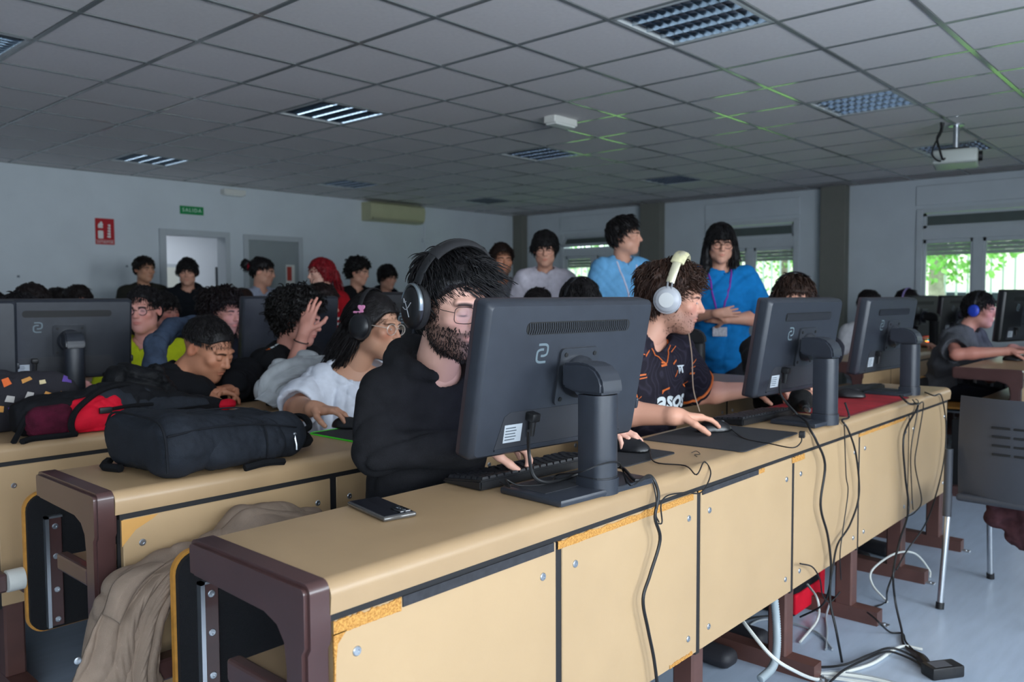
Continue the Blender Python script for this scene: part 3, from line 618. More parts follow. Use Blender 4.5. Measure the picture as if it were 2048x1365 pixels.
m5 = make_monitor('dark monitor between the long curly hair and the hand on the head', (2.58, 3.88, DT), math.radians(-8), .12, detail=False, base_rz=math.radians(-8), zc=1.075, base=(-.13, .035, -.02, .14))
m6 = make_monitor('black monitor across the aisle in front of the grey T-shirt', (6.74, 1.08, DT), math.radians(-18), .1, detail=False, base_rz=math.radians(-16), zc=1.10, gloss=M_slot, shell=M_blackmon)
m7 = make_monitor('black monitor across the aisle over the keyboard with coloured lights', (7.72, 2.02, DT), math.radians(-8), .1, detail=False, base_rz=math.radians(-8), zc=1.062, gloss=M_slot, shell=M_blackmon)
m8 = make_monitor('narrow black monitor under the window behind the blue headphones', (8.95, 2.02, DT), math.radians(-20), .1, detail=False, base_rz=math.radians(-8), zc=1.062, gloss=M_slot, shell=M_blackmon)
m9 = make_monitor('dark monitor seen past the arms crossed over the blue T-shirt', (3.62, 2.02, DT), math.radians(24), .1, detail=False, base_rz=math.radians(20), zc=1.05, gloss=M_slot, shell=M_blackmon)
m10 = make_monitor('dark monitor at the edge of the picture beside the checked hoodie', (.90, 3.86, DT), math.radians(-10), .1, detail=False, base_rz=math.radians(-8), zc=1.06)
m10['label'] = 'dark monitor standing beside the checked hoodie on the desk of backpacks behind'
m11 = make_monitor('dark monitor behind the dark curly head next to the white T-shirt', (2.70, 2.95, DT), math.radians(-8), .1, detail=False, base_rz=math.radians(-8), zc=1.09, gloss=M_slot, shell=M_blackmon)
# ================================================================== people: signed-distance modelling
f32 = np.float32
class Grid:
    def __init__(s, lo, hi, h):
        s.lo = np.array(lo, float)-2*h; s.h = h; s.n = np.maximum(np.ceil((np.array(hi, float)+2*h-s.lo)/h).astype(int)+1, 4)
        s.ax = [(s.lo[i]+h*np.arange(s.n[i])).astype(f32) for i in range(3)]; s.F = np.full(tuple(s.n), 0.5, f32)
    def box(s, lo, hi):
        a = np.clip(np.floor((np.array(lo)-s.lo)/s.h).astype(int), 0, s.n-1); b = np.clip(np.ceil((np.array(hi)-s.lo)/s.h).astype(int)+1, 1, s.n)
        if np.any(b <= a): return None
        sl = tuple(slice(a[i], b[i]) for i in range(3))
        return sl, s.ax[0][sl[0]][:, None, None], s.ax[1][sl[1]][None, :, None], s.ax[2][sl[2]][None, None, :]
    def comb(s, sl, d, k, op):
        F = s.F[sl]; k = max(k, 1e-4)
        if op == 'u': hh = np.clip(.5+.5*(d-F)/k, 0, 1); s.F[sl] = d+(F-d)*hh-k*hh*(1-hh)
        elif op == 's': e = -d; hh = np.clip(.5-.5*(e-F)/k, 0, 1); s.F[sl] = e+(F-e)*hh+k*hh*(1-hh)
    def cone(s, a, b, ra, rb, k=.02, op='u'):
        a = np.array(a, float); b = np.array(b, float); m = max(ra, rb)+k*2+3*s.h
        r = s.box(np.minimum(a, b)-m, np.maximum(a, b)+m)
        if r is None: return s
        sl, x, y, z = r; ba = b-a; L = max(ba.dot(ba), 1e-9)
        px, py, pz = x-f32(a[0]), y-f32(a[1]), z-f32(a[2]); t = np.clip((px*f32(ba[0])+py*f32(ba[1])+pz*f32(ba[2]))/f32(L), 0, 1)
        d = np.sqrt((px-t*f32(ba[0]))**2+(py-t*f32(ba[1]))**2+(pz-t*f32(ba[2]))**2)-(f32(ra)+f32(rb-ra)*t)
        s.comb(sl, d, k, op); return s
    def ell(s, c, r, R=None, k=.02, op='u'):
        c = np.array(c, float); r = np.array(r, float); m = max(r)+k*2+3*s.h
        q = s.box(c-m, c+m)
        if q is None: return s
        sl, x, y, z = q; px, py, pz = x-f32(c[0]), y-f32(c[1]), z-f32(c[2])
        if R is not None:
            R = np.array(R, dtype=f32); px, py, pz = (px*R[0, 0]+py*R[1, 0]+pz*R[2, 0]), (px*R[0, 1]+py*R[1, 1]+pz*R[2, 1]), (px*R[0, 2]+py*R[1, 2]+pz*R[2, 2])
        r = r.astype(f32); k0 = np.sqrt((px/r[0])**2+(py/r[1])**2+(pz/r[2])**2); k1 = np.sqrt((px/r[0]**2)**2+(py/r[1]**2)**2+(pz/r[2]**2)**2)
        s.comb(sl, k0*(k0-1)/np.maximum(k1, 1e-6), k, op); return s
    def full(s): return s.ax[0][:, None, None], s.ax[1][None, :, None], s.ax[2][None, None, :]
    def wrinkle(s, amp, freq, seed=0, n=5):
        r = np.random.default_rng(seed); x, y, z = s.full(); acc = 0
        for i in range(n):
            w = r.normal(size=3); w /= np.linalg.norm(w); w *= freq*r.uniform(.6, 1.6); g = r.normal(size=3)*freq*.45; p, p2 = r.uniform(0, 6.28, 2)
            acc = acc+np.sin((x*f32(w[0])+y*f32(w[1])+z*f32(w[2]))+1.8*np.sin(x*f32(g[0])+y*f32(g[1])+z*f32(g[2])+p)+p2)
        s.F += (amp/n**.5)*acc.astype(f32); return s
    def crease(s, amp, freq, seed=0, n=4, bias=None):
        r = np.random.default_rng(seed+50); x, y, z = s.full(); acc = 0
        for i in range(n):
            w = r.normal(size=3) if bias is None else np.array(bias)+r.normal(size=3)*.16; w /= np.linalg.norm(w); w *= freq*r.uniform(.7, 1.4); g = r.normal(size=3)*freq*.35; p, p2 = r.uniform(0, 6.28, 2); m = r.normal(size=3)*freq*.3; p3 = r.uniform(0, 6.28)
            ph = (x*f32(w[0])+y*f32(w[1])+z*f32(w[2]))+2.2*np.sin(x*f32(g[0])+y*f32(g[1])+z*f32(g[2])+p)+p2
            acc = acc+(1-np.abs(np.sin(ph)))**3*np.clip(.5+np.sin(x*f32(m[0])+y*f32(m[1])+z*f32(m[2])+p3), 0, 1)
        s.F += (amp*acc).astype(f32); return s
    def carve(s, boxes):
        """press boxes (ylo, yhi, zlo, zhi[, xlo, xhi]) out of the shape, so that cloth and skin lie against them"""
        x, y, z = s.full()
        for b in boxes:
            d = np.maximum(np.maximum(f32(b[0])-y, y-f32(b[1])), np.maximum(f32(b[2])-z, z-f32(b[3])))
            if len(b) > 4: d = np.maximum(d, np.maximum(f32(b[4])-x, x-f32(b[5])))
            s.F = np.maximum(s.F, -d)
        return s
    def mesh(s):
        F = s.F; S = F < 0; nx, ny, nz = F.shape
        c = np.zeros((nx-1, ny-1, nz-1), np.int8)
        offs = [(i, j, k) for i in (0, 1) for j in (0, 1) for k in (0, 1)]
        for i, j, k in offs: c += S[i:nx-1+i, j:ny-1+j, k:nz-1+k]
        act = (c > 0) & (c < 8); idx = np.argwhere(act); N = len(idx)
        if N == 0: return np.zeros((0, 3)), np.zeros((0, 4), int)
        V = np.stack([F[idx[:, 0]+i, idx[:, 1]+j, idx[:, 2]+k] for i, j, k in offs], 1)
        acc = np.zeros((N, 3)); cnt = np.zeros(N); O = np.array(offs, float)
        for a in range(8):
            for b in range(a+1, 8):
                if np.abs(O[a]-O[b]).sum() != 1: continue
                va, vb = V[:, a], V[:, b]; m = (va < 0) != (vb < 0); t = np.where(m, va/np.where(m, va-vb, 1), 0)
                acc += np.where(m[:, None], O[a]+(O[b]-O[a])*t[:, None], 0); cnt += m
        P = s.lo+s.h*(idx+acc/cnt[:, None])
        vid = -np.ones(act.shape, np.int64); vid[tuple(idx.T)] = np.arange(N); Q = []
        for ax in range(3):
            sh = [slice(None)]*3; sh2 = [slice(None)]*3; sh[ax] = slice(0, -1); sh2[ax] = slice(1, None)
            A, B = S[tuple(sh)], S[tuple(sh2)]; e = np.argwhere(A != B); u, v = [(1, 2), (2, 0), (0, 1)][ax]
            ok = (e[:, u] > 0) & (e[:, v] > 0) & (e[:, u] < F.shape[u]-1) & (e[:, v] < F.shape[v]-1); e = e[ok]
            fl = A[tuple(e.T)]; du = np.zeros(3, int); du[u] = 1; dv = np.zeros(3, int); dv[v] = 1
            q = np.stack([vid[tuple((e-du-dv).T)], vid[tuple((e-dv).T)], vid[tuple(e.T)], vid[tuple((e-du).T)]], 1)
            q[~fl] = q[~fl][:, ::-1]; Q.append(q)
        return P, np.concatenate(Q)
def np_mesh(name, V, Fq, mats, col=None, midx=None, smooth=True):
    me = bpy.data.meshes.new(name); Fq = np.asarray(Fq); n = len(Fq); k = Fq.shape[1]
    me.vertices.add(len(V)); me.vertices.foreach_set('co', np.asarray(V, f32).ravel())
    me.loops.add(n*k); me.loops.foreach_set('vertex_index', Fq.astype(np.int32).ravel())
    me.polygons.add(n); me.polygons.foreach_set('loop_start', (np.arange(n)*k).astype(np.int32))
    try: me.polygons.foreach_set('loop_total', np.full(n, k, np.int32))
    except Exception: pass
    me.update(calc_edges=True); me.validate()
    if not isinstance(mats, (list, tuple)): mats = [mats]
    for m in mats: me.materials.append(m)
    if midx is not None: me.polygons.foreach_set('material_index', np.asarray(midx, np.int32))
    me.polygons.foreach_set('use_smooth', [smooth]*len(me.polygons))
    if col is not None:
        a = me.color_attributes.new('Col', 'FLOAT_COLOR', 'POINT'); a.data.foreach_set('color', np.concatenate([col, np.ones((len(col), 1))], 1).astype(f32).ravel())
    return me
def vnormals(V, Q):
    n = np.cross(V[Q[:, 2]]-V[Q[:, 0]], V[Q[:, 3]]-V[Q[:, 1]]); N = np.zeros_like(V)
    for i in range(4): np.add.at(N, Q[:, i], n)
    return N/np.maximum(np.linalg.norm(N, axis=1, keepdims=True), 1e-9)
def attr_mat(name, rough=.5, bump=0., bscale=300., spec=.4, sss=0.0):
    if name in MATS: return MATS[name]
    m = bpy.data.materials.new(name); m.use_nodes = True; nt = m.node_tree; b = nt.nodes['Principled BSDF']
    a = nt.nodes.new('ShaderNodeAttribute'); a.attribute_name = 'Col'; nt.links.new(a.outputs['Color'], b.inputs['Base Color'])
    b.inputs['Roughness'].default_value = rough; b.inputs['Specular IOR Level'].default_value = spec
    tc = nt.nodes.new('ShaderNodeTexCoord'); n = nt.nodes.new('ShaderNodeTexNoise'); n.inputs['Scale'].default_value = bscale; n.inputs['Detail'].default_value = 5
    nt.links.new(tc.outputs['Object'], n.inputs['Vector']); bp = nt.nodes.new('ShaderNodeBump'); bp.inputs['Strength'].default_value = bump; bp.inputs['Distance'].default_value = .002
    nt.links.new(n.outputs[0], bp.inputs['Height']); nt.links.new(bp.outputs[0], b.inputs['Normal']); MATS[name] = m; return m
M_skin = attr_mat('skin', .5, .12, 500)
M_eyew = mat('eye_white', '#cfc8c4', .25); M_iris = mat('eye_iris', '#1d130e', .15)
def cloth_mat(name, col, rough=.9, var=.08, bump=.35, bscale=420, **k): return mat(name, col, rough, spec=.2, var=var, vscale=25, bump=bump, bscale=bscale, **k)
def lerp(a, b, t): return tuple(x+(y-x)*t for x, y in zip(a, b))
def rotm(yaw, pitch, roll):
    """head frame: x right, y forward, z up; yaw = world angle of the forward direction"""
    return Matrix.Rotation(yaw-PI/2, 3, 'Z') @ Matrix.Rotation(pitch, 3, 'X') @ Matrix.Rotation(roll, 3, 'Y')
SKIN = {'pale': '#d9a996', 'fair': '#cf9a82', 'tan': '#b97f62', 'olive': '#c08d70', 'rose': '#c98e7e'}
# ---- head ----------------------------------------------------------------
def head_mesh(h, neck_l, fem=0.0, fat=0.0, eye_open=1.0, neck_r=.054, jaw=1.0, nose=1.0):
    nb = np.array(neck_l)
    g = Grid(np.minimum([-.105, -.125, -.15], nb-.06), np.maximum([.105, .14, .135], nb+.06), h)
    w = 1+fat*.08-fem*.04
    g.ell((0, -.018, .038), (.077*w, .099, .086)); g.ell((0, .032, -.030), (.060*w, .066, .088), k=.03)
    g.ell((0, .066, -.094*jaw), (.025*w, .024, .021), k=.03); 
    for s in (-1, 1):
        g.ell((s*.046*w, .018, -.062), (.020, .034, .028), k=.03); g.ell((s*.043*w, .066, -.014), (.021, .018, .016), k=.025)
        g.cone((s*.012, .090, .030), (s*.043, .080, .028), .009-fem*.003, .008, .014)
        g.ell((s*.0315, .1035, .006), (.018, .016, .012), k=.012, op='s')
        g.ell((s*.0315, .0800, .006), (.0150, .0150, .0135), k=.004)
        if h < .004 and eye_open > .3: g.ell((s*.0315, .0970, .0050), (.0125, .0075, .0042*eye_open), k=.002, op='s')
        # ear
        g.ell((s*.079*w, -.010, .002), (.007, .019, .031), Matrix.Rotation(s*.35, 3, 'Z') @ Matrix.Rotation(-.2, 3, 'X'), k=.006)
        g.ell((s*.087*w, -.006, .004), (.006, .010, .017), Matrix.Rotation(s*.35, 3, 'Z'), k=.004, op='s')
    n = nose
    g.cone((0, .088, .022), (0, .108+.006*(n-1), -.018), .0065, .0105*n, .012); g.ell((0, .108+.006*(n-1), -.022), (.011*n, .011*n, .009), k=.006)
    for s in (-1, 1): g.ell((s*.0105, .098, -.025), (.0075, .010, .0075), k=.006)
    g.ell((0, .089, -.043), (.018, .010, .010), k=.012)
    g.ell((0, .0925, -.0515), (.021, .0085, .0055), k=.005); g.ell((0, .0915, -.0615), (.018, .0085, .0062), k=.005)
    if h < .005: g.ell((0, .1025, -.0565), (.022, .008, .0016), k=.002, op='s')
    g.cone((0, -.022, -.045), nb+np.array([0, 0, 0]), neck_r*.98, neck_r*1.06, .03)
    return g.mesh()
def head_color(V, base, lip=.5, brow=None, stubble=0.0, scol='#3a2a22', blush=.25, brow_w=1.0, moust=0.0, fade=None, dark=0.0, lash=0.0):
    x, y, z = V.T; c = np.tile(np.array(base), (len(V), 1))
    def mixc(m, col): nonlocal c; c = c*(1-m[:, None])+np.array(col)*m[:, None]
    red = np.array(base)*np.array([1.02, .66, .62])
    mixc(blush*np.exp(-(((np.abs(x)-.042)/.022)**2+((z+.02)/.025)**2))*(y > .03), red); mixc(.5*blush*np.exp(-((x/.014)**2+((z+.018)/.014)**2))*(y > .09), red)
    mixc(.45*(np.abs(x) > .074)*(np.abs(y+.008) < .03)*(np.abs(z) < .04), red)
    if stubble:
        m = np.clip(((-.022-z)/.018), 0, 1)*np.clip((y+.015)/.02, 0, 1)*np.clip((z+.135)/.02, 0, 1); m = np.maximum(m, np.clip((.035-np.abs(y-.005))/.02, 0, 1)*np.clip((.03-z)/.02, 0, 1)*np.clip((np.abs(x)-.05)/.01, 0, 1)*(z > -.07))
        lipm = np.exp(-((x/.022)**2+((z+.0565)/.009)**2)**2); cheek = np.clip(1-np.exp(-((np.abs(x)-.03)**2/.0004+(z+.035)**2/.0003)), 0, 1)
        mixc(stubble*m*(1-.9*lipm)*np.where(z > -.045, cheek, 1), rgb(scol))
    if moust: mixc(moust*np.exp(-((x/.02)**2+((z+.043)/.005)**2))*(y > .07), rgb(scol))
    mixc(lip*np.exp(-((x/.021)**2+((z+.0565)/.0095)**2)**2)*(y > .07), np.array(base)*np.array([.92, .5, .5]))
    if lash: mixc(lash*np.exp(-(((np.abs(x)-.0315)/.013)**4+((z+.0015)/.0022)**2))*(y > .05), rgb('#1c110e'))
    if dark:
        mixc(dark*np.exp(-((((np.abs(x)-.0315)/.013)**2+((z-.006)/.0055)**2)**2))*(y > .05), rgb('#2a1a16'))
    if brow:
        zb = .023+.006*np.cos((np.abs(x)-.03)/.02*1.2)-.003; m = np.exp(-((z-zb)/(.0045*brow_w))**4)*np.clip((np.abs(x)-.010)/.004, 0, 1)*np.clip((.052-np.abs(x))/.006, 0, 1)*(y > .05); mixc(.95*m, rgb(brow))
    if fade is not None:
        m = np.clip((.02-y)/.03, 0, 1)*np.clip((z-fade[0])/.03, 0, 1)*(np.abs(x) > .03); m = np.maximum(m, np.clip((z-.085)/.01, 0, 1)); m = np.where((np.abs(x) > .076) & (np.abs(y+.01) < .028) & (z < .036), 0, m)
        mixc(fade[1]*m, rgb(fade[2]))
    return c
HL = dict(  # hairline: z below which hair is cut, by y
    short=([-.13, -.075, -.045, -.018, .01, .04, .055, .068, .08, .12], [-.055, -.05, -.02, .036, .036, .042, .062, .076, .082, .085]),
    side=([-.13, -.075, -.045, -.018, .01, .035, .052, .066, .08, .12], [-.075, -.07, -.035, .028, .022, .028, .046, .064, .073, .076]),
    fringe=([-.13, -.075, -.03, .0, .03, .05, .065, .08, .14], [-.075, -.07, -.02, .0, .012, .022, .035, .040, .040]),
    low=([-.13, -.075, -.03, .0, .03, .05, .065, .08, .12], [-.12, -.12, -.10, -.06, .0, .03, .060, .070, .075]),
    undercut=([-.13, -.09, -.05, .0, .03, .05, .065, .08, .12], [.045, .035, .038, .040, .045, .05, .066, .076, .08]))
def hair_cap(h, thick, line, vol=(0, 0, 0), seed=0, amp=.004, freq=70, extra=None):
    g = Grid((-.15, -.19, -.16), (.15, .17, .19), h)
    g.ell((vol[0], -.018+vol[1], .040+vol[2]), (.079+thick*.9, .101+thick, .088+thick)); g.ell((0, -.02, 0), (.078+thick*.6, .085+thick*.5, .09), k=.03)
    if extra: extra(g)
    if amp: g.wrinkle(amp, freq, seed)
    x, y, z = g.full(); yl, zl = HL[line]; zb = np.interp(g.ax[1], yl, zl).astype(f32)[None, :, None]
    cut = (zb-z)*f32(.75)+x*0; g.F = np.maximum(g.F, cut)
    return g.mesh()
def strands(V, N, rng, count, length, flow, r=.0035, seg=6, noise=.35, curl=0., curlf=60., lift=.5, grav=0., clampf=None, jitter=.5, taper=.25, bias=None, lenf=None):
    """tapered three-sided hair clumps; returns verts, quads"""
    ii = rng.choice(len(V), count, replace=len(V) < count, p=bias); P = V[ii].copy(); nn = N[ii]; L = length*rng.uniform(1-jitter, 1+jitter*.6, count)*(1.0 if lenf is None else lenf[ii])
    pts = [P-nn*.003]; ph = rng.uniform(0, 6.28, count); rv = rng.normal(size=(count, 3))
    cur = P.copy()
    for s in range(1, seg+1):
        fl = flow(cur); t = s/seg
        d = fl+nn*lift*(1-t)+rv*noise*.5+np.array([0, 0, -grav])*t; d /= np.maximum(np.linalg.norm(d, axis=1, keepdims=True), 1e-6)
        cur = cur+d*(L/seg)[:, None]
        if clampf is not None: cur = clampf(cur)
        q = cur
        if curl:
            a1 = np.cross(d, rv); a1 /= np.maximum(np.linalg.norm(a1, axis=1, keepdims=True), 1e-6); a2 = np.cross(d, a1); th = ph+curlf*L*t; q = cur+curl*(a1*np.cos(th)[:, None]+a2*np.sin(th)[:, None])
        pts.append(q)
    pts = np.stack(pts, 1); S = seg+1; T = np.gradient(pts, axis=1); T /= np.maximum(np.linalg.norm(T, axis=2, keepdims=True), 1e-9)
    A = np.cross(T, rv[:, None, :]); A /= np.maximum(np.linalg.norm(A, axis=2, keepdims=True), 1e-9); B = np.cross(T, A)
    rad = (r*rng.uniform(.6, 1.3, count))[:, None]*np.interp(np.linspace(0, 1, S), [0, .5, 1], [1, .85, taper])[None, :]
    R = np.stack([pts+rad[..., None]*(A*math.cos(2*PI*k/3)+B*math.sin(2*PI*k/3)) for k in range(3)], 2)     # count,S,3,3
    vs = R.reshape(-1, 3); base = (np.arange(count)*S*3)[:, None, None]; s_ = np.arange(S-1)[None, :, None]; k_ = np.arange(3)[None, None, :]
    a = base+s_*3+k_; b = base+s_*3+(k_+1) % 3; q = np.stack([a, b, b+3, a+3], -1).reshape(-1, 4)
    return vs, q
def join(parts):
    V = []; Q = []; o = 0
    for v, q in parts:
        if len(v) == 0: continue
        V.append(v); Q.append(np.asarray(q)+o); o += len(v)
    return np.concatenate(V), np.concatenate(Q)
def skull_clamp(th):
    def f(p):
        c = np.array([0, -.018, .038]); r = np.array([.079+th, .101+th, .088+th]); q = (p-c)/r; l = np.linalg.norm(q, axis=1, keepdims=True); return np.where(l < 1, c+(p-c)/np.maximum(l, 1e-4), p)
    return f
def radial_flow(crown, fwd=0., down=0., side=0.):
    cr = np.array(crown)
    def f(p):
        d = p-cr; n = (p-np.array([0, -.018, .03]))/np.array([.08, .1, .09]); n /= np.maximum(np.linalg.norm(n, axis=1, keepdims=True), 1e-6)
        d = d-n*(d*n).sum(1, keepdims=True); d /= np.maximum(np.linalg.norm(d, axis=1, keepdims=True), 1e-6); return d+np.array([side, fwd, -down])
    return f
# ---- hands ---------------------------------------------------------------
def hand_sdf(g, W, d, n, side, curls=(.5, .6, .7, .8), spread=.12, thumb=(.5, .5), s=1.0, tip=(1, 1, 1, 1)):
    """W wrist, d finger direction, n palm normal (out of the palm), side +1 if the thumb lies towards d x n ... -1 otherwise"""
    W = np.array(W, float); d = np.array(d, float); d /= np.linalg.norm(d); n = np.array(n, float); n -= d*n.dot(d); n /= np.linalg.norm(n); t = np.cross(d, n)*side
    P = lambda a, b, c=0: W+s*(d*a+t*b+n*c)
    for (b, a1, r1, r0) in ((.026, .082, .0125, .016), (.009, .086, .0125, .016), (-.009, .082, .012, .015), (-.026, .074, .011, .014)):
        g.cone(P(.008, b*.62), P(a1, b), r0*s, r1*s, .010*s)
    g.cone(P(.02, .015, .006), P(.055, .022, .006), .014*s, .010*s, .012*s)       # thumb mound
    knk = ((.088, .028, .068, .0088), (.093, .0095, .076, .009), (.088, -.010, .070, .0086), (.079, -.029, .055, .0075))
    Fs = []
    for i, (a, b, L, r) in enumerate(knk):
        L = L*tip[i]; p = P(a, b, 0); c = curls[i]; ang = c*.75; sp = spread*(1.5-i)*.7
        dirs = []
        for j, (fr, da) in enumerate(((.46, 0), (.30, c*1.0), (.24, c*.7))):
            ang += da; dd = d*math.cos(ang)+n*math.sin(ang)+t*math.sin(sp)*math.cos(ang); dd /= np.linalg.norm(dd); q = p+dd*L*fr*s; rr = r*s*(1-.09*j)
            g.cone(p, q, rr, rr*.92, .0035 if j else .006); p = q
    p = P(.018, .030, .004); c0, c1 = thumb
    for j, (L, r, mixd) in enumerate(((.036, .0125, 0), (.030, .0105, 1), (.024, .0092, 2))):
        a = c0+c1*j*.35; dd = d*(.62+.12*j)+t*(.75-.28*j)*(1.1-c0*.5)+n*(.25+.35*a); dd /= np.linalg.norm(dd); q = p+dd*L*s; g.cone(p, q, r*s, r*.9*s, .006); p = q
def arm_mesh(h, E, W, d, n, side, re=.044, rw=.027, S=None, rs=.05, boxes=(), mice=(), **kw):
    E = np.array(E, float); W = np.array(W, float); pts = [E, W, W+np.array(d)/np.linalg.norm(d)*.19]
    if S is not None: pts.append(np.array(S, float))
    pts = np.array(pts); g = Grid(pts.min(0)-.07, pts.max(0)+.07, h)
    if S is not None: g.cone(S, E, rs, re*.98, .02)
    mid = E+(W-E)*.3; g.cone(E, mid, re, re*1.02, .02); g.cone(mid, W, re*1.02, rw, .02)
    dd = np.array(d)/np.linalg.norm(d); g.cone(W-dd*.01, W+dd*.02, rw, rw*.95, .012)
    hand_sdf(g, W, d, n, side, **kw)
    for (ml, mr) in mice:       # the palm closes over the mouse
        Rz = Matrix.Rotation(mr, 3, 'Z')
        for c, r in (((0, -.012, .004), (.031, .049, .035)), ((0, .028, .002), (.028, .035, .027))): g.ell(np.array(ml)+np.array(Rz @ Vector(c)), r, Rz, .002, op='s')
    g.carve(boxes); return g.mesh()
# ---- whole person ----------------------------------------------------------
def V3(a): return np.array(a, float)
def make_person(label, head, yaw, pitch=0, roll=0, q=1, skin='fair', hair=None, top=None, sit=True, body_yaw=None, neck=None, shw=.163, arms=None, lean=None, hs=1.0,
                fem=0, fat=0, eye=1.0, face={}, bottoms='#1b1d24', seed=0, hipz=None, jaw=1.0, nose=1.0, torso=1.0, hip=None, sh=None, group='people in the computer room', neck_r=.054, name='person'):
    """head: world position of the head centre. q: 0 near, 1 middle, 2 far. Everything is built in world space, then moved to the root."""
    rng = np.random.default_rng(100+seed)
    hv = [.0024, .0034, .0048][q]; tv = [.0062, .010, .015][q]; av = [.003, .0045, .0065][q]
    head = V3(head); by = yaw if body_yaw is None else body_yaw
    fw = V3((math.cos(by), math.sin(by), 0)); rt = V3((math.sin(by), -math.cos(by), 0)); up = V3((0, 0, 1))
    Rm = rotm(yaw, pitch, roll); R = np.array(Rm)*hs
    if neck is None: neck = head-fw*.045-up*.165
    neck = V3(neck)
    lean = (.16 if sit else .02) if lean is None else lean
    hz = hipz if hipz else (.53 if sit else neck[2]-.50)
    hip = V3((neck[0], neck[1], 0))-fw*lean+up*hz if hip is None else V3(hip)
    row = nxt = None; cutT = cutB = cutA = (); lf = fw; legx = []
    if sit:         # find the bench this person sits at, keep between its desktop and the panel behind
        mine = [r_ for r_ in ROWS if r_[1]-.2 < head[0] < r_[2]+.3 and r_[0]+.3 < head[1]]; row = max(mine, key=lambda r_: r_[0]); yf = row[0]; legx = row[3]
        nx = [r_[0] for r_ in ROWS if r_[1]-.2 < head[0] < r_[2]+.3 and r_[0] > yf]; nxt = min(nx) if nx else None
        lf = fw*.25+V3((0, -.75, 0)); lf /= np.linalg.norm(lf); lo_ = (top or {}).get('loose', 0.0)
        hip = V3((hip[0], min(max(hip[1], yf+.61), yf+.735-lo_*.9), .548)); SITTERS.append((yf, hip[0]))
        yb = nxt if nxt else yf+3
        seat_ = [(yf+.318, yf+.366, .418, .4695), (yf+.366, yb+.5, -1, .4695)]; back_ = [(yb+.0113, yb+1, -1, .7445), (yb-.0007, yb+1, .7445, .8002)]
        cutT = seat_+back_+[(yf-.2, yf+.366, .30, .8000)]; cutB = seat_+back_+[(yf-.1, yf+.252, .573, .62)]; cutA = [(yf-.0, yf+.366, .70, .8000)]+back_
    base = V3((hip[0], hip[1], 0))
    root = thing(name, label, 'person', tuple(base), group=group)
    if sh is None: shL, shR = neck-rt*shw-up*.07, neck+rt*shw-up*.07        # left shoulder is at -rt
    else: shL, shR = V3(sh[0]), V3(sh[1])
    # --- arms: defaults
    A = {'L': None, 'R': None}
    for sd, S in (('L', shL), ('R', shR)):
        o = -rt if sd == 'L' else rt
        sp = dict((arms or {}).get(sd, {}))
        if 'E' not in sp: sp['E'] = S+o*.05+fw*(.08 if sit else -.02)-up*.27
        if 'W' not in sp: sp['W'] = (S+lf*.31-o*.02)*[1, 1, 0]+up*.852 if sit else S+o*.08+fw*.06-up*.50
        if 'd' not in sp: sp['d'] = (lf*.9-up*.08-o*.1) if sit else (-up*.95+fw*.2)
        if 'n' not in sp: sp['n'] = -up if sit else -o
        # t = d x n * side must point to the thumb: right hand palm down, fingers forward -> thumb to the left
        sp.setdefault('hand', {}); A[sd] = sp
    T = dict(col='#26262b', sleeve='long', neckline='crew', hood=None, mat=None, loose=0.0, wr=.004, wf=34, name='sweater'); T.update(top or {})
    # --- body mesh
    sk = np.array(rgb(SKIN.get(skin, skin))); parts = []; cols = []; mids = []
    nb_l = np.linalg.inv(R) @ (neck-head); hvV, hvQ = head_mesh(hv, nb_l, fem, fat, eye, neck_r, jaw, nose)
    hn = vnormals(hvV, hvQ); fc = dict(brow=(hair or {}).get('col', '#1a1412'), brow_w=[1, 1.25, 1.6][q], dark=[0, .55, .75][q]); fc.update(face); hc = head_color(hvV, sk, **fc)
    toW = lambda v: v @ R.T+head
    parts.append((toW(hvV), hvQ)); cols.append(hc); mids.append(np.zeros(len(hvQ)))
    for sd, sg in (('L', -1), ('R', 1)):
        a = A[sd]; d_ = V3(a['d']); n_ = V3(a['n'])
        side = 1 if sd == 'L' else -1
        v, f = arm_mesh(av, a['E'], a['W'], d_, n_, side, S=(shL if sd == 'L' else shR), re=a.get('re', .043+.004*fat-.005*fem)*(.78 if T['sleeve'] == 'long' else 1), rw=a.get('rw', .027-.003*fem), rs=.042, boxes=list(cutA)+list(a.get('carve', [])), mice=a.get('mice', ()), **a['hand'])
        parts.append((v, f)); c = np.tile(sk*np.array([1, .97, .96]), (len(v), 1))
        # fingertips and knuckles slightly redder
        tip = np.linalg.norm(v-V3(a['W']), axis=1); m = np.clip((tip-.13)/.05, 0, 1)*.35; c = c*(1-m[:, None])+sk*np.array([1.0, .72, .70])*m[:, None]; cols.append(c); mids.append(np.zeros(len(f)))
    chest = neck*.62+hip*.38; tf = chest-hip; tz = (neck-hip)/np.linalg.norm(neck-hip); TR = np.stack([rt, np.cross(tz, rt), tz], 1)
    def trunk(g, gr, k=.05, sleeves=None):
        s = torso
        g.ell(hip+tz*.02, (.165*s+gr, .115*s+gr, .13), TR, k); g.ell(hip*.6+neck*.4, (.150*s+gr+.02*fat, .108*s+gr+.03*fat, .17), TR, k); g.ell(neck-tz*.20+fw*.012, (.165*s+gr, .105*s+gr, .17), TR, k)
        g.cone(shL*.82+neck*.18-tz*.01, shR*.82+neck*.18-tz*.01, .056+gr*.7, .056+gr*.7, k*1.2)
        for S in (shL, shR): g.cone(neck+up*.005, S*.85+neck*.15, .048+gr*.4, .048+gr*.7, k)
    lo = np.min([hip, neck, shL, shR], 0)-.2; hi = np.max([hip, neck, shL, shR], 0)+.2
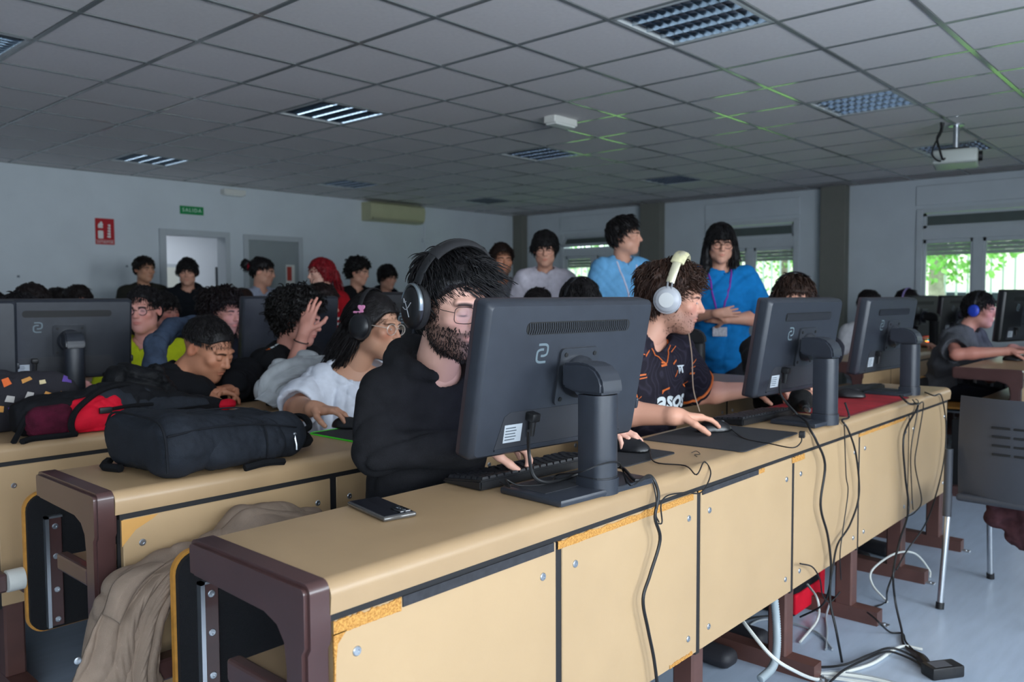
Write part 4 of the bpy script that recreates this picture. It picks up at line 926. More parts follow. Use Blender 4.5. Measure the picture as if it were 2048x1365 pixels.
    g = Grid(lo, hi, .02); trunk(g, -.022); g.carve([(b_[0]-.004, b_[1]+.004, b_[2]-.004, b_[3]+.004) for b_ in cutT]); v, f = g.mesh(); parts.append((v, f)); cols.append(np.tile(sk, (len(v), 1))); mids.append(np.zeros(len(f)))
    if q == 0 and eye > .3:     # eyeballs
        for s_ in (-1, 1):
            for (rr, yy, mi) in ((.0128, .0812, 1), (.0062, .0886, 2)):
                e = MB(); e.ell((0, 0, 0), (rr, rr if mi == 1 else .0062, rr), 10, 8); ev = np.array([list(x) for x in e.v])+np.array([s_*.0315, yy, .0052 if mi == 1 else .0045]); eq = np.array([list(f_)+[f_[-1]]*(4-len(f_)) for f_ in e.f])
                parts.append((toW(ev), eq)); cols.append(np.tile(sk, (len(ev), 1))); mids.append(np.full(len(eq), mi))
    Vb, Qb = join(parts); body = link('body', np_mesh('body', Vb-base, Qb, [M_skin, M_eyew, M_iris], np.concatenate(cols), np.concatenate(mids)), root)
    # --- top
    loose = T['loose']; el, wl = A['L'], A['R']
    allp = [hip, neck, shL, shR, V3(el['E']), V3(wl['E'])]+([V3(el['W']), V3(wl['W'])] if T['sleeve'] == 'long' else [])
    g = Grid(np.min(allp, 0)-.17-loose, np.max(allp, 0)+.16+loose, tv); trunk(g, .008+loose)
    g.cone(hip+tz*.05, hip-tz*.04, .14+loose*.5, .15+loose*.5, .05) if not sit else None
    for a, S in ((el, shL), (wl, shR)):
        E_, W_ = V3(a['E']), V3(a['W'])
        if T['sleeve'] == 'long':
            g.cone(S, E_, .058+loose*.8, .054+loose, .035); g.cone(E_, E_*.15+W_*.85, .056+loose, .046+loose*.8, .03); g.cone(E_*.15+W_*.85, E_*.03+W_*.97, .043+loose*.6, .036+loose*.3, .008)
        else:
            e2 = S+(E_-S)*T.get('slen', .68); g.cone(S, e2, .058+loose*.8, .062+loose*1.1, .035); g.cone(S+(E_-S)*(T.get('slen', .68)+.12), E_, .052+loose*.5, .06+loose, .006, op='s')
    if T['wr']: g.wrinkle(T['wr'], T['wf'], seed); g.crease(T['wr']*1.5, T['wf']*.9, seed, 4)
    if T['hood']:
        for i in range(9):       # hood lying on the back and shoulders
            a = -2.35+4.7*i/8; 
        arc = [neck+up*(.045-.06*abs(math.sin(t/2))**1.5)+(-fw*math.cos(t)*.085+rt*math.sin(t)*.098)-fw*.012 for t in np.linspace(-2.5, 2.5, 11)]
        for p, p2, i in zip(arc, arc[1:], range(10)): rr = T['hood']*(.4+.75*math.cos((i-4.5)/4.5*1.3)); g.cone(p, p2, rr, rr, .012)
    # neck opening
    nd = np.linalg.inv(np.eye(3)) @ (head-neck); nd = nd/np.linalg.norm(nd); rn = T.get('neck_r', .066)
    if not T['hood']: g.cone(neck-nd*.02+fw*.01, neck+nd*.12, rn, rn+.01, .008, op='s')
    else: g.cone(neck-nd*.0+fw*.015, neck+nd*.14+fw*.02, rn*.98, rn+.02, .01, op='s')
    if T['neckline'] == 'v': g.cone(neck+fw*.07-up*.0, neck+fw*.115-tz*.06, .035, .012, .01, op='s')
    if T['neckline'] == 'wide': g.ell(neck+fw*.03, (.115, .085, .05), TR, .01, op='s')
    g.carve(cutT)
    for a in (el, wl): g.carve(a.get('carve', []))
    tm = T['mat'] or cloth_mat('cloth_'+T['col'], T['col'])
    v, f = g.mesh(); cl = link(T['name'], np_mesh(T['name'], v-base, f, tm), root)
    # --- trousers and shoes
    pm = cloth_mat('trousers_'+bottoms, bottoms)
    lr = V3((-lf[1], lf[0], 0))
    kn, an = ([hip+lf*.40+o*.10-up*.055 for o in (lr, -lr)], [hip*[1, 1, 0]+lf*.35+o*.11+up*.09 for o in (lr, -lr)]) if sit else ([hip*[1, 1, .52]+o*.095+fw*.02 for o in (-rt, rt)], [hip*[1, 1, 0]+o*.10+up*.09 for o in (-rt, rt)])
    for a_ in an:           # feet stand beside the legs of the bench, not in them
        for lx in legx:
            if abs(a_[0]-lx) < .10: a_[0] = lx+math.copysign(.10, a_[0]-lx)
    allp = [hip]+kn+an; g = Grid(np.min(allp, 0)-.18, np.max(allp, 0)+.17, .018)
    g.ell(hip+up*.0, (.172, .13, .10), TR if not sit else None, .03)
    for o, k_, a_ in zip((lr, -lr) if sit else (-rt, rt), kn, an): g.cone(hip+o*.085-up*.01, k_, .088, .066, .03); g.cone(k_, a_, .066, .05, .02)
    g.carve(cutB); v, f = g.mesh(); link('trousers', np_mesh('trousers', v-base, f, pm), root)
    for a_ in an:
        e = MB(); M_ = Matrix.Translation(Vector(a_-base+(lf if sit else fw)*.05)) @ Matrix.Rotation((math.atan2(lf[1], lf[0]) if sit else by)-PI/2, 4, 'Z'); e.rbox(-.045, .045, -.12, .14, -.09, -.03, .028, 3, M_); ob('shoe', e, mat('dark_shoe', '#24242a', .6), root, True)
    # --- hair
    if hair: make_hair(root, base, toW, hair, q, rng, hvV, hn, seed, R)
    return dict(root=root, base=base, head=head, R=R, toW=toW, neck=neck, fw=fw, rt=rt, top=cl, hip=hip, shL=shL, shR=shR, tz=tz, q=q, V=hvV, N=hn, rng=rng, arms=A)
def hair_mat(col):
    c = rgb(col); nm = 'hair_'+col
    return mat(nm, col, .5, spec=.3, var=.35, vscale=90, bump=.5, bscale=240, stretch=(1, 1, .25))
def make_hair(root, base, toW, H, q, rng, V, N, seed, R):
    st = H['style']; m = hair_mat(H['col']); hh = [.004, .006, .008][q]; mult = [1.0, .6, .3][q]; parts = []; thick = H.get('thick', .012); line = H.get('line', 'short')
    def ex(g):
        for (c, r) in H.get('blobs', ()): g.ell(c, r, None, .03)
    cv, cq = hair_cap(hh, thick, line, H.get('vol', (0, 0, 0)), seed, H.get('amp', .004), H.get('freq', 70), ex)
    parts.append((cv, cq))
    if len(cv):
        n = vnormals(cv, cq); L = H.get('len', .045); cnt = int(H.get('n', 900)*mult); r = H.get('r', .0034)*[1, 1.35, 1.9][q]
        fl = radial_flow(H.get('crown', (0, -.06, .12)), H.get('fwd', .2), H.get('down', .1), H.get('side', 0.))
        if st != 'buzz': lf = np.where((cv[:, 1] > .03) & (cv[:, 2] < .115), H.get('front', .4), 1.0); bz = np.where((cv[:, 1] > .045) & (cv[:, 2] < .10) | (cv[:, 1] > .005) & (cv[:, 2] < .055), 0.0, 1.0); bz = bz/bz.sum(); parts.append(strands(cv, n, rng, cnt, L, fl, r, H.get('seg', 5 if q else 7), H.get('noise', .4), H.get('curl', 0.), H.get('curlf', 90.), H.get('lift', .5), H.get('grav', .2), skull_clamp(thick+H.get('off', .0)), lenf=lf, bias=bz))
        ez = (cv[:, 1] > .04) & (cv[:, 2] < .105) | (cv[:, 1] > -.01) & (cv[:, 2] < .06)
        if st != 'buzz' and ez.sum() > 10:       # soft hairline
            ed_ = H.get('edge', (.02, (0, .35, -.75))); parts.append(strands(cv[ez], n[ez], rng, int(H.get('en', 420)*[2.2, 1.3, .7][q]), ed_[0], lambda p: np.array(ed_[1])+np.sign(p[:, :1])*np.array([.25, 0, 0])*(np.abs(p[:, :1]) > .03), r*[.34, .45, .6][q], 4, .3, H.get('curl', 0)*.6, H.get('curlf', 90), .3, .1, skull_clamp(.003), jitter=.7))
        if H.get('fringe'):
            fr = H['fringe']; m2 = (cv[:, 1] > fr.get('y0', .045)) & (cv[:, 2] > .05) & (cv[:, 0] > fr.get('x0', -.08)) & (cv[:, 0] < fr.get('x1', .08))
            if m2.sum() > 10: parts.append(strands(cv[m2], n[m2], rng, int(fr.get('n', 160)*mult), fr.get('len', .06), lambda p: np.tile(np.array(fr.get('dir', (0, .45, -.8))), (len(p), 1)), r, 6, fr.get('noise', .3), H.get('curl', 0), H.get('curlf', 90), fr.get('lift', .5), .3, skull_clamp(thick*.6), jitter=.4))
    for chain in H.get('locks', ()):      # long locks: chains of (point, radius) in head space
        pts = [V3(p[0]) for p in chain]; rr = [p[1] for p in chain]; g = Grid(np.min(pts, 0)-max(rr)-.02, np.max(pts, 0)+max(rr)+.02, hh)
        for a, b, ra, rb in zip(pts, pts[1:], rr, rr[1:]): g.cone(a, b, ra, rb, .012)
        g.wrinkle(.003, 90, seed+5); v, f = g.mesh(); parts.append((v, f)); n = vnormals(v, f)
        fl = lambda p, a=pts[0], b=pts[-1]: np.tile((b-a)/np.linalg.norm(b-a), (len(p), 1))
        parts.append(strands(v, n, rng, int(220*mult), H.get('locklen', .10), fl, H.get('r', .0034)*[1, 1.35, 1.9][q], 5, .25, H.get('curl', 0), H.get('curlf', 90), .25, .1))
    v, f = join(parts); o = link('hair', np_mesh('hair', toW(v)-base, f, m), root)
    return o
def beard(p, col, n=900, L=.014, mask=None, r=.0011):
    V, N = p['V'], p['N']; x, y, z = V.T
    m = mask(x, y, z) if mask else ((z < -.03) & (y > -.01) & (z > -.125) & (np.hypot(x/.024, (z+.0565)/.010) > 1) & ((z < -.055) | (np.abs(x) > .036) | ((z > -.05) & (z < -.036) & (np.abs(x) < .026)))) | ((np.abs(x) > .05) & (y < .04) & (y > -.005) & (z < .02) & (z > -.06))
    v, f = strands(V[m], N[m], p['rng'], n, L, lambda q: np.tile(np.array([0, .25, -.8]), (len(q), 1)), r, 4, .6, 0, 0, .7, .2)
    return link('beard', np_mesh('beard', p['toW'](v)-p['base'], f, hair_mat(col)), p['root'])
def glasses(p, col, shape='round', w=.024, h=.021, r=.0011, z=.004, y=.104, metal=.6):
    q_ = MB(); T = lambda v: Vector(p['toW'](V3(v)[None])[0]-p['base'])
    for s in (-1, 1):
        pts = []
        for k in range(24):
            a = 2*PI*k/24; c, sn = math.cos(a), math.sin(a); e = .5 if shape == 'square' else 1.0
            pts.append(T((s*.033+w*math.copysign(abs(c)**e, c), y-.010*abs(math.copysign(abs(c)**e, c)*w+s*s*.033*1.0)/.05, z+h*math.copysign(abs(sn)**e, sn))))
        q_.tube(pts, r, 6, closed=True)
        q_.tube([T((s*(.033+w), y-.012, z+.006)), T((s*.078, y-.03, z+.008)), T((s*.084, .0, z+.008)), T((s*.082, -.02, z-.005))], r, 6)
    q_.tube([T((-.010, y+.001, z+.005)), T((0, y+.005, z+.008)), T((.010, y+.001, z+.005))], r, 6)
    o = ob('glasses_frame', q_, mat('specs_'+col, col, .3, metal=metal), p['root'], True)
    for s in (-1, 1): g = MB(); g.add([T((s*.033+w*.95*math.cos(2*PI*k/16), y-.006, z+h*.95*math.sin(2*PI*k/16))) for k in range(16)], [tuple(range(16))]); ob('lens', g, glass_mat('lens_glass'), p['root'])
    return o
# ---- headsets -----------------------------------------------------------
def headset(p, label, band_col, cup_col, pad_col, style='gaming', s=1.0, tiltb=0.0, cup=(.042, .05), bandpad=None, ring=None, outer=.098, hgt=.142, group='headsets worn by the players'):
    root = thing('headset', label, 'headset', tuple(p['head']), group=group)
    M = Matrix.Translation((0, 0, 0)) @ (Matrix([list(r) for r in (p['R'])]).to_4x4()) @ Matrix.Rotation(tiltb, 4, 'X')
    mb, mc, mp = mat('hs_'+band_col, band_col, .4, metal=.3 if style == 'grey' else 0), mat('hsc_'+cup_col, cup_col, .35), mat('hsp_'+pad_col, pad_col, .8, bump=.3, bscale=200)
    def arc(r, zz, a0, a1, n=20): return [Vector((r*math.sin(a), -.015, zz+hgt*s*math.cos(a)*1.0)) for a in np.linspace(a0, a1, n)]
    q = MB(); band = [M @ Vector((outer*math.sin(a)*(1 if abs(math.cos(a)) < .98 else 1), -.012, .0+(hgt)*max(math.cos(a), 0)**.75)) for a in np.linspace(-PI/2+.25, PI/2-.25, 25)]
    ya = M.to_3x3() @ Vector((0, 1, 0)); q.tube(band, .015 if style != 'thin' else .010, 8, flat=.38, a0=ya); ob('headband', q, mb, root, True)
    if bandpad:
        q = MB(); q.tube([b + (M.to_3x3() @ Vector((0, 0, -.004))) for b in band[5:-5]], .025, 8, flat=.36, a0=ya); ob('band_cushion', q, mat('hsb_'+bandpad, bandpad, .8, var=.1, vscale=60), root, True)
    for s_ in (-1, 1):
        xo = s_*outer
        C = M @ Matrix.Translation((s_*(outer-.021), -.004, .0)) @ Matrix.Rotation(s_*PI/2, 4, 'Y') @ Matrix.Diagonal((cup[1]/.05*1.0, cup[0]/.05, 1, 1))
        q = MB(); q.lathe([(.030, 0), (.046, .0), (.050, .006), (.050, .014), (.046, .02), (.030, .021)], 28, C); cu = ob('ear_cushion', q, mp, root, True)
        q = MB(); q.lathe([(.047, .018), (.049, .022), (.047, .030), (.038, .037), (.020, .040), (.002, .0405)], 28, C); ob('ear_cup', q, mc, root, True)
        if ring:
            rg, rc = ring; q = MB(); q.lathe([(.026, .0375), (.028, .042), (.024, .0425), (.004, .0425)], 28, C); ob('cup_disc', q, mat('hsr_'+rg, rg, .45), root, True)
            q = MB(); q.lathe([(.0495, .016), (.0525, .022), (.0495, .028)], 28, C); ob('cup_rim', q, mat('hsr_'+rc, rc, .3, metal=.2), root, True)
        q = MB(); top = M @ Vector((s_*outer*.985, -.012, hgt*.36)); bot = M @ Vector((s_*(outer+.009), -.006, cup[1]*.8))
        for dy in ((-.008, .008) if style in ('gaming', 'grey') else (0,)):
            off_ = M.to_3x3() @ Vector((0, dy, 0)); q.tube([top+off_, (top+bot)/2+off_+(M.to_3x3() @ Vector((s_*.004, 0, 0))), bot+off_], .0035, 6)
        ob('yoke', q, mat('hsy_'+(ring[1] if ring else band_col), ring[1] if ring else band_col, .3, metal=.7), root, True)
        if style == 'gaming':   # metal fork hugging the cup
            q = MB(); q.tube([C @ Vector((-.05*math.cos(t)-.0, .047*math.sin(t), .030-.002*abs(t))) for t in np.linspace(-1.45, 1.45, 18)], .0062, 8, flat=.6); ob('fork', q, mat('hs_fork', '#8d979c', .28, metal=.85), root, True)
    return dict(root=root, M=M)
def decal(p, me, m, name, origin, xdir, zdir, ddir, off=.0022, parent=None, sub=2):
    """lay a flat mesh (x right, y up in its plane) on the clothing along ddir"""
    bm = bmesh.new(); bm.from_mesh(me); bmesh.ops.triangulate(bm, faces=bm.faces)
    for _ in range(sub):
        le = [e for e in bm.edges if e.calc_length() > .007]
        if le: bmesh.ops.subdivide_edges(bm, edges=le, cuts=1)
        bmesh.ops.triangulate(bm, faces=bm.faces)
    tm = p['top'].data; tree_ = BVHTree.FromPolygons([v.co for v in tm.vertices], [list(f.vertices) for f in tm.polygons])
    o_ = Vector(V3(origin)-p['base']); xd, zd, dd = Vector(xdir).normalized(), Vector(zdir).normalized(), Vector(ddir).normalized()
    last = None
    for v in bm.verts:
        w = o_+xd*v.co.x+zd*v.co.y; h_ = tree_.ray_cast(w-dd*.3, dd, .8)
        if h_[0] is None: v.co = (last or w)
        else: v.co = h_[0]-dd*off; last = v.co.copy()
    o = bpy.data.meshes.new(name); bm.to_mesh(o); bm.free(); o.materials.clear(); o.materials.append(m)
    return link(name, o, parent or p['top'])
# ================================================================== the people
D2R = math.radians
def sh_tex(name, cols, scale, rough=.85):
    """procedural all-over print for a jersey"""
    if name in MATS: return MATS[name]
    m = bpy.data.materials.new(name); m.use_nodes = True; nt = m.node_tree; b = nt.nodes['Principled BSDF']; b.inputs['Roughness'].default_value = rough; b.inputs['Specular IOR Level'].default_value = .25
    tc = nt.nodes.new('ShaderNodeTexCoord'); n = nt.nodes.new('ShaderNodeTexNoise'); n.inputs['Scale'].default_value = scale; n.inputs['Detail'].default_value = 1.5; nt.links.new(tc.outputs['Object'], n.inputs['Vector'])
    ml = nt.nodes.new('ShaderNodeMath'); ml.operation = 'MULTIPLY'; ml.inputs[1].default_value = 26; nt.links.new(n.outputs[0], ml.inputs[0])
    fr = nt.nodes.new('ShaderNodeMath'); fr.operation = 'FRACT'; nt.links.new(ml.outputs[0], fr.inputs[0])
    cr = nt.nodes.new('ShaderNodeValToRGB'); cr.color_ramp.interpolation = 'LINEAR'
    for i, (pos, c) in enumerate(cols):
        e = cr.color_ramp.elements[i] if i < 2 else cr.color_ramp.elements.new(pos); e.position = pos; e.color = (*rgb(c), 1)
    nt.links.new(fr.outputs[0], cr.inputs[0]); nt.links.new(cr.outputs[0], b.inputs['Base Color']); MATS[name] = m; return m
M_hoodie = cloth_mat('black_hoodie', '#1d1d20', .95, .15, .5, 500)
# ---- bearded player at the nearest monitor
kb_pt = V3((1.545, 1.335, .835))
P1 = make_person('person in black hoodie with full beard, thin glasses and black headset', (1.423, 1.472, 1.222), D2R(-101), D2R(-12), 0, q=0, skin='pale', eye=.0,
    hair=dict(style='messy', col='#0d0c0e', thick=.016, line='side', vol=(0, 0, .006), n=2000, len=.045, r=.0024, fwd=.1, down=.05, noise=.5, lift=.36, grav=.15, amp=.006, front=.8, side=-.25, edge=(.022, (-.7, .35, -.35)), fringe=dict(n=150, len=.062, dir=(-.85, .3, -.3), noise=.35, lift=.5, x0=-.06, x1=.03)),
    body_yaw=D2R(-93), neck=(1.465, 1.585, 1.062), hip=(1.50, 1.70, .53), sh=((1.68, 1.60, .985), (1.335, 1.655, .99)),
    top=dict(mat=M_hoodie, sleeve='long', hood=.034, loose=.003, wr=.0055, wf=26, name='hoodie', neck_r=.062), face=dict(stubble=.75, scol='#2a1c17', brow='#15100e', brow_w=1.25, lash=.8, moust=.6, blush=.3, lip=.45), fat=.5, nose=1.05, shw=.2,
    arms={'R': dict(E=(1.275, 1.60, .862), W=(1.43, 1.40, .880), carve=[(1.275, 1.425, .77, .8285, 1.33, 1.78)], d=(.86, -.50, -.02), n=(-.1, -.1, -1), hand=dict(curls=(.75, .7, .55, .5), thumb=(.9, .4))), 'L': dict(E=(1.90, 1.63, .87), W=(1.955, 1.43, .866), mice=[((1.965, 1.315, .803), PI+D2R(14))], d=(.12, -.98, -.12), n=(0, -.1, -1), hand=dict(curls=(.35, .35, .55, .6), thumb=(.7, .3)))}, seed=1)
beard(P1, '#1c1310', 1500, .010)
glasses(P1, '#2a2626', 'square', .025, .020, .0009, z=.001)
h1 = headset(P1, 'black headset with silver forks on the bearded player', '#141416', '#121214', '#161618', 'gaming', cup=(.046, .056), outer=.112, hgt=.166, bandpad='#19191c', tiltb=-.12)
for s_ in (-1, 1):       # mark on the cup
    C = h1['M'] @ Matrix.Translation((s_*.132, -.004, .0)) @ Matrix.Rotation(s_*PI/2, 4, 'Z')
    q = MB()
    for pts in ([(-.018, .014), (-.004, .002), (.016, -.020)], [(-.018, -.006), (-.006, -.008), (.004, .0), (.014, .016)], [(-.02, .016), (-.016, .006), (-.008, .012)]): q.tube(catmull([C @ Vector((x, 0, z)) for x, z in pts], 4), .0011, 5)
    ob('cup_mark', q, mat('mark_grey', '#9a9ca0', .4), h1['root'])
# ---- player in the patterned jersey
M_jersey = sh_tex('jersey_print', [(0, '#1a1620'), (.55, '#1a1620'), (.7, '#2b2733'), (1, '#15121a')], 5)
P2 = make_person('person in dark patterned jersey with orange trim and pale headset', (2.705, 1.615, 1.232), D2R(-68), D2R(-10), 0, q=0, skin='fair', eye=.9,
    hair=dict(style='messy', col='#38251c', thick=.020, line='side', vol=(0, -.006, .006), n=1700, len=.044, r=.0028, fwd=.0, down=.25, noise=.45, curl=.006, curlf=80, front=.5, edge=(.026, (0, .75, -.2)), lift=.3, grav=.4, amp=.008, fringe=dict(n=90, len=.032, dir=(.0, .9, .05), noise=.5, lift=.9), blobs=[((0, -.07, -.03), (.075, .05, .07))]),
    body_yaw=D2R(-104), neck=(2.645, 1.69, 1.085), hip=(2.63, 1.79, .53), sh=((2.805, 1.655, 1.01), (2.475, 1.735, 1.01)),
    top=dict(mat=M_jersey, sleeve='short', loose=.022, wr=.005, wf=30, name='jersey', slen=.72, neckline='v'), face=dict(stubble=.35, scol='#4a352b', brow='#2a1a14', moust=.55, blush=.5, lip=.55), nose=1.2,
    arms={'R': dict(E=(2.25, 1.58, .862), W=(2.295, 1.362, .862), mice=[((2.43, 1.295, .803), D2R(-118))], d=(.90, -.42, -.09), n=(.05, -.1, -1), re=.042, rw=.028, hand=dict(curls=(.3, .32, .4, .5), thumb=(.6, .3))), 'L': dict(E=(2.965, 1.66, .85), W=(3.07, 1.45, .876), carve=[(1.24, 1.41, .77, .8275, 2.55, 3.0)], d=(.72, -.66, -.03), n=(-.1, -.15, -1), re=.042, rw=.027, hand=dict(curls=(.6, .5, .5, .6), thumb=(.8, .3)))}, seed=2)
beard(P2, '#3a281f', 380, .005, r=.0008)
headset(P2, 'pale grey round headset with cream band on the jersey player', '#c9c4a8', '#a9abb0', '#141416', 'grey', cup=(.049, .049), outer=.114, hgt=.182, bandpad='#d0caa2', ring=('#c8c9c8', '#b4b6ba'), tiltb=-.1)
M_w = mat('print_white', '#c6cdce', .7); M_or = mat('print_orange', '#c45f20', .7)
fwd2, rt2 = P2['fw'], P2['rt']
tx = Vector(P2['rt'])*-1       # text runs towards the wearer's left
decal(P2, text_mesh('asos', .098, 0, offset=.003), M_w, 'chest_lettering', P2['neck']+P2['fw']*.10-P2['tz']*.226-P2['rt']*.05, tx, Vector(P2['tz']), Vector(-fwd2), .004)
e = MB(); 
for pl in ([(-.022, .014), (.022, .014), (.016, .008), (-.016, .008)], [(-.012, .008), (-.004, .008), (-.010, -.016), (-.018, -.016)], [(.004, .008), (.012, .008), (.020, -.016), (.012, -.016)], [(-.004, .004), (.004, .004), (.003, -.01), (-.003, -.01)]): e.add([(x, y, 0) for x, y in pl], [(0, 1, 2, 3)])
decal(P2, e.mesh('t', M_w), M_w, 'chest_emblem', P2['neck']+P2['fw']*.10-P2['tz']*.112-P2['rt']*.095, tx, Vector(P2['tz']), Vector(-fwd2), .004)
rs = random.Random(5)
for k in range(32):
    e = MB(); w_, h_, sl = rs.uniform(.006, .016), rs.uniform(.002, .004), rs.uniform(-.006, .012); e.add([(-w_, -h_-sl, 0), (w_, -h_+sl, 0), (w_, h_+sl, 0), (-w_, h_-sl, 0)], [(0, 1, 2, 3)])
    decal(P2, e.mesh('t', M_or), M_or, 'orange_fleck', P2['neck']-P2['tz']*.13+V3(tx)*rs.uniform(-.2, .2)+V3((0, 0, rs.uniform(-.13, .10))), tx, Vector(P2['tz']), Vector(-fwd2), .003, sub=1)
# orange collar piping, laid on the jersey
def piping(p, pts, m, r=.0022, ddir=None, name='collar_piping'):
    tm = p['top'].data; t_ = BVHTree.FromPolygons([v.co for v in tm.vertices], [list(f.vertices) for f in tm.polygons]); q = MB(); out = []
    for c in catmull(pts, 6):
        h_ = t_.find_nearest(Vector(V3(c)-p['base'])); out.append(h_[0]+h_[1]*.001 if h_[0] else c)
    q.tube(out, r, 6); return ob(name, q, m, p['top'], True)
n2 = P2['neck']; piping(P2, [n2-rt2*-.0+V3((0, 0, .03))-fwd2*.02+rt2*.075, n2+rt2*.07+fwd2*.03+V3((0, 0, 0)), n2+rt2*.035+fwd2*.09-V3((0, 0, .045)), n2+fwd2*.125-V3((0, 0, .075)), n2-rt2*.035+fwd2*.09-V3((0, 0, .045)), n2-rt2*.07+fwd2*.03], M_or)
for a in (P2['arms']['R'], P2['arms']['L']):
    S_ = P2['shR'] if a is P2['arms']['R'] else P2['shL']; E_ = V3(a['E']); c_ = S_+(E_-S_)*.76; ax = (E_-S_)/np.linalg.norm(E_-S_); b1 = np.cross(ax, [0, 0, 1]); b1 /= np.linalg.norm(b1); b2 = np.cross(ax, b1)
    piping(P2, [c_+(b1*math.cos(t)+b2*math.sin(t))*.10 for t in np.linspace(0, 2*PI, 14)], M_or, .006, name='sleeve_trim')
q = MB(); q.tube(catmull([Vector(P2['toW'](V3([[.02, .075, -.09]]))[0]-P2['base']), Vector(V3((2.75, 1.56, 1.02))-P2['base']), Vector(V3((2.745, 1.55, .9))-P2['base']), Vector(V3((2.74, 1.52, .815))-P2['base'])], 6), .0022, 6); ob('headset_cord', q, mat('beige_cord', '#a58d78', .7), P2['root'], True)
# ---- player in the white T-shirt with the pink heart
P3 = make_person('person in white T-shirt with clear glasses and pink heart headset', (2.055, 2.575, 1.130), D2R(-72), D2R(-8), D2R(-3), q=0, skin='#b98a70', fem=.8, eye=.9,
    hair=dict(style='long', col='#120e0f', thick=.012, line='low', n=900, len=.08, r=.0026, fwd=-.5, down=.4, noise=.15, lift=.08, grav=.3, amp=.002, front=.5, edge=(.03, (0, -.7, -.25)), en=300, crown=(0, .07, .12), locks=[[((.0, -.10, -.02), .055), ((.01, -.13, -.10), .05), ((.02, -.15, -.19), .035)], [((.062, -.02, .03), .022), ((.074, -.045, -.04), .026), ((.06, -.09, -.13), .02)], [((-.062, -.02, .03), .022), ((-.074, -.045, -.04), .026), ((-.06, -.09, -.13), .02)]]),
    body_yaw=D2R(-100), neck=(2.01, 2.655, .965), hip=(2.0, 2.68, .50), sh=((2.16, 2.62, .895), (1.86, 2.69, .895)),
    top=dict(col='#ccd0da', sleeve='short', loose=.02, wr=.005, wf=28, name='t_shirt', slen=.8, neckline='wide'), face=dict(brow='#17100e', blush=.7, lip=.5, brow_w=.9),
    arms={'R': dict(E=(1.70, 2.60, .84), W=(1.645, 2.40, .864), mice=[((1.695, 2.275, .803), PI+D2R(24))], d=(.42, -.88, -.05), n=(0, -.1, -1), re=.04, rw=.026, hand=dict(curls=(.4, .4, .5, .6), thumb=(.6, .4), s=.95)), 'L': dict(E=(2.33, 2.58, .86), W=(2.25, 2.38, .85))}, seed=3)
glasses(P3, '#c9bfb4', 'round', .024, .021, .0013, metal=.3)
h3 = headset(P3, 'black headset with a pink heart clip on the white T-shirt person', '#161618', '#17181c', '#131315', 'thin', cup=(.046, .052), outer=.104, hgt=.154, tiltb=.12)
C = h3['M'] @ Matrix.Translation((.100, -.012, .062)) @ Matrix.Rotation(PI/2, 4, 'Z')
pk = mat('pink_plastic', '#e08fb8', .45)
q = MB(); hp = []
for k in range(24):
    t = 2*PI*k/24; hp.append((.0145*math.sin(t)**3*1.0+.012, .0115*math.cos(t)-.0045*math.cos(2*t)-.0018*math.cos(3*t)+.012))
q.prism(hp, -.004, .004, 'y', C); ob('pink_heart', q, pk, h3['root'], True)
q = MB(); q.tube([C @ Vector((-.022, 0, -.006)), C @ Vector((0, -.002, -.006)), C @ Vector((.02, 0, -.002))], .0042, 8); ob('pink_clip', q, pk, h3['root'], True)
def facing(pos, a):
    """world yaw of a head at pos turned a degrees from looking straight at the photographer (positive = towards the windows)"""
    c = Vector((-pos[0], -pos[1])).normalized(); r = Vector((-c.y, c.x)); a = D2R(a); d = c*math.cos(a)+r*math.sin(a); return math.atan2(d.y, d.x)
HB = dict(style='messy', col='#120f10', thick=.011, line='side', n=700, len=.034, r=.0034, fwd=.3, noise=.45, lift=.4, front=.5)
CURLY = dict(style='curly', col='#100d0d', thick=.026, line='side', n=1100, len=.05, r=.004, noise=.7, lift=.7, curl=.009, curlf=120, amp=.008, freq=90, front=.6)
FRINGE = dict(HB, edge=(.030, (.1, .35, -.8)), en=600, line='fringe', n=700, thick=.016, len=.045, down=.4, lift=.3, noise=.3, front=.6)
def P(label, pos, a, pitch=0, hair=HB, **k):
    y = facing(pos, a); by = facing(pos, k.pop('body', a*.6)); seed = k.pop('seed', int(abs(pos[0])*97+abs(pos[1])*31) % 999)
    return make_person(label, pos, y, D2R(pitch), D2R(k.pop('roll', 0)), body_yaw=by, hair=hair, seed=seed, **k)
def hood_ring(p, col, r=.045, R=(.105, .10), z=.03, back=.03, name='hood', span=2.6, rise=.05):
    n, fw, rt = p['neck'], p['fw'], p['rt']; pts = [n+V3((0, 0, z+rise*math.cos(t)))+(-fw*math.cos(t)*R[1]+rt*math.sin(t)*R[0])-fw*back for t in np.linspace(-span, span, 14)]
    g = Grid(np.min(pts, 0)-r*1.6, np.max(pts, 0)+r*1.6, [.006, .008, .012][p['q']])
    for i, (a, b) in enumerate(zip(pts, pts[1:])): rr = r*(.7+.5*math.cos((i-6)/6.5*1.3)); g.cone(a, b, rr, rr, .015)
    g.wrinkle(.005, 45, 3); v, f = g.mesh(); return link(name, np_mesh(name, v-p['base'], f, cloth_mat('hood_'+col, col, 1.0, .2, .8, 260)), p['root'])
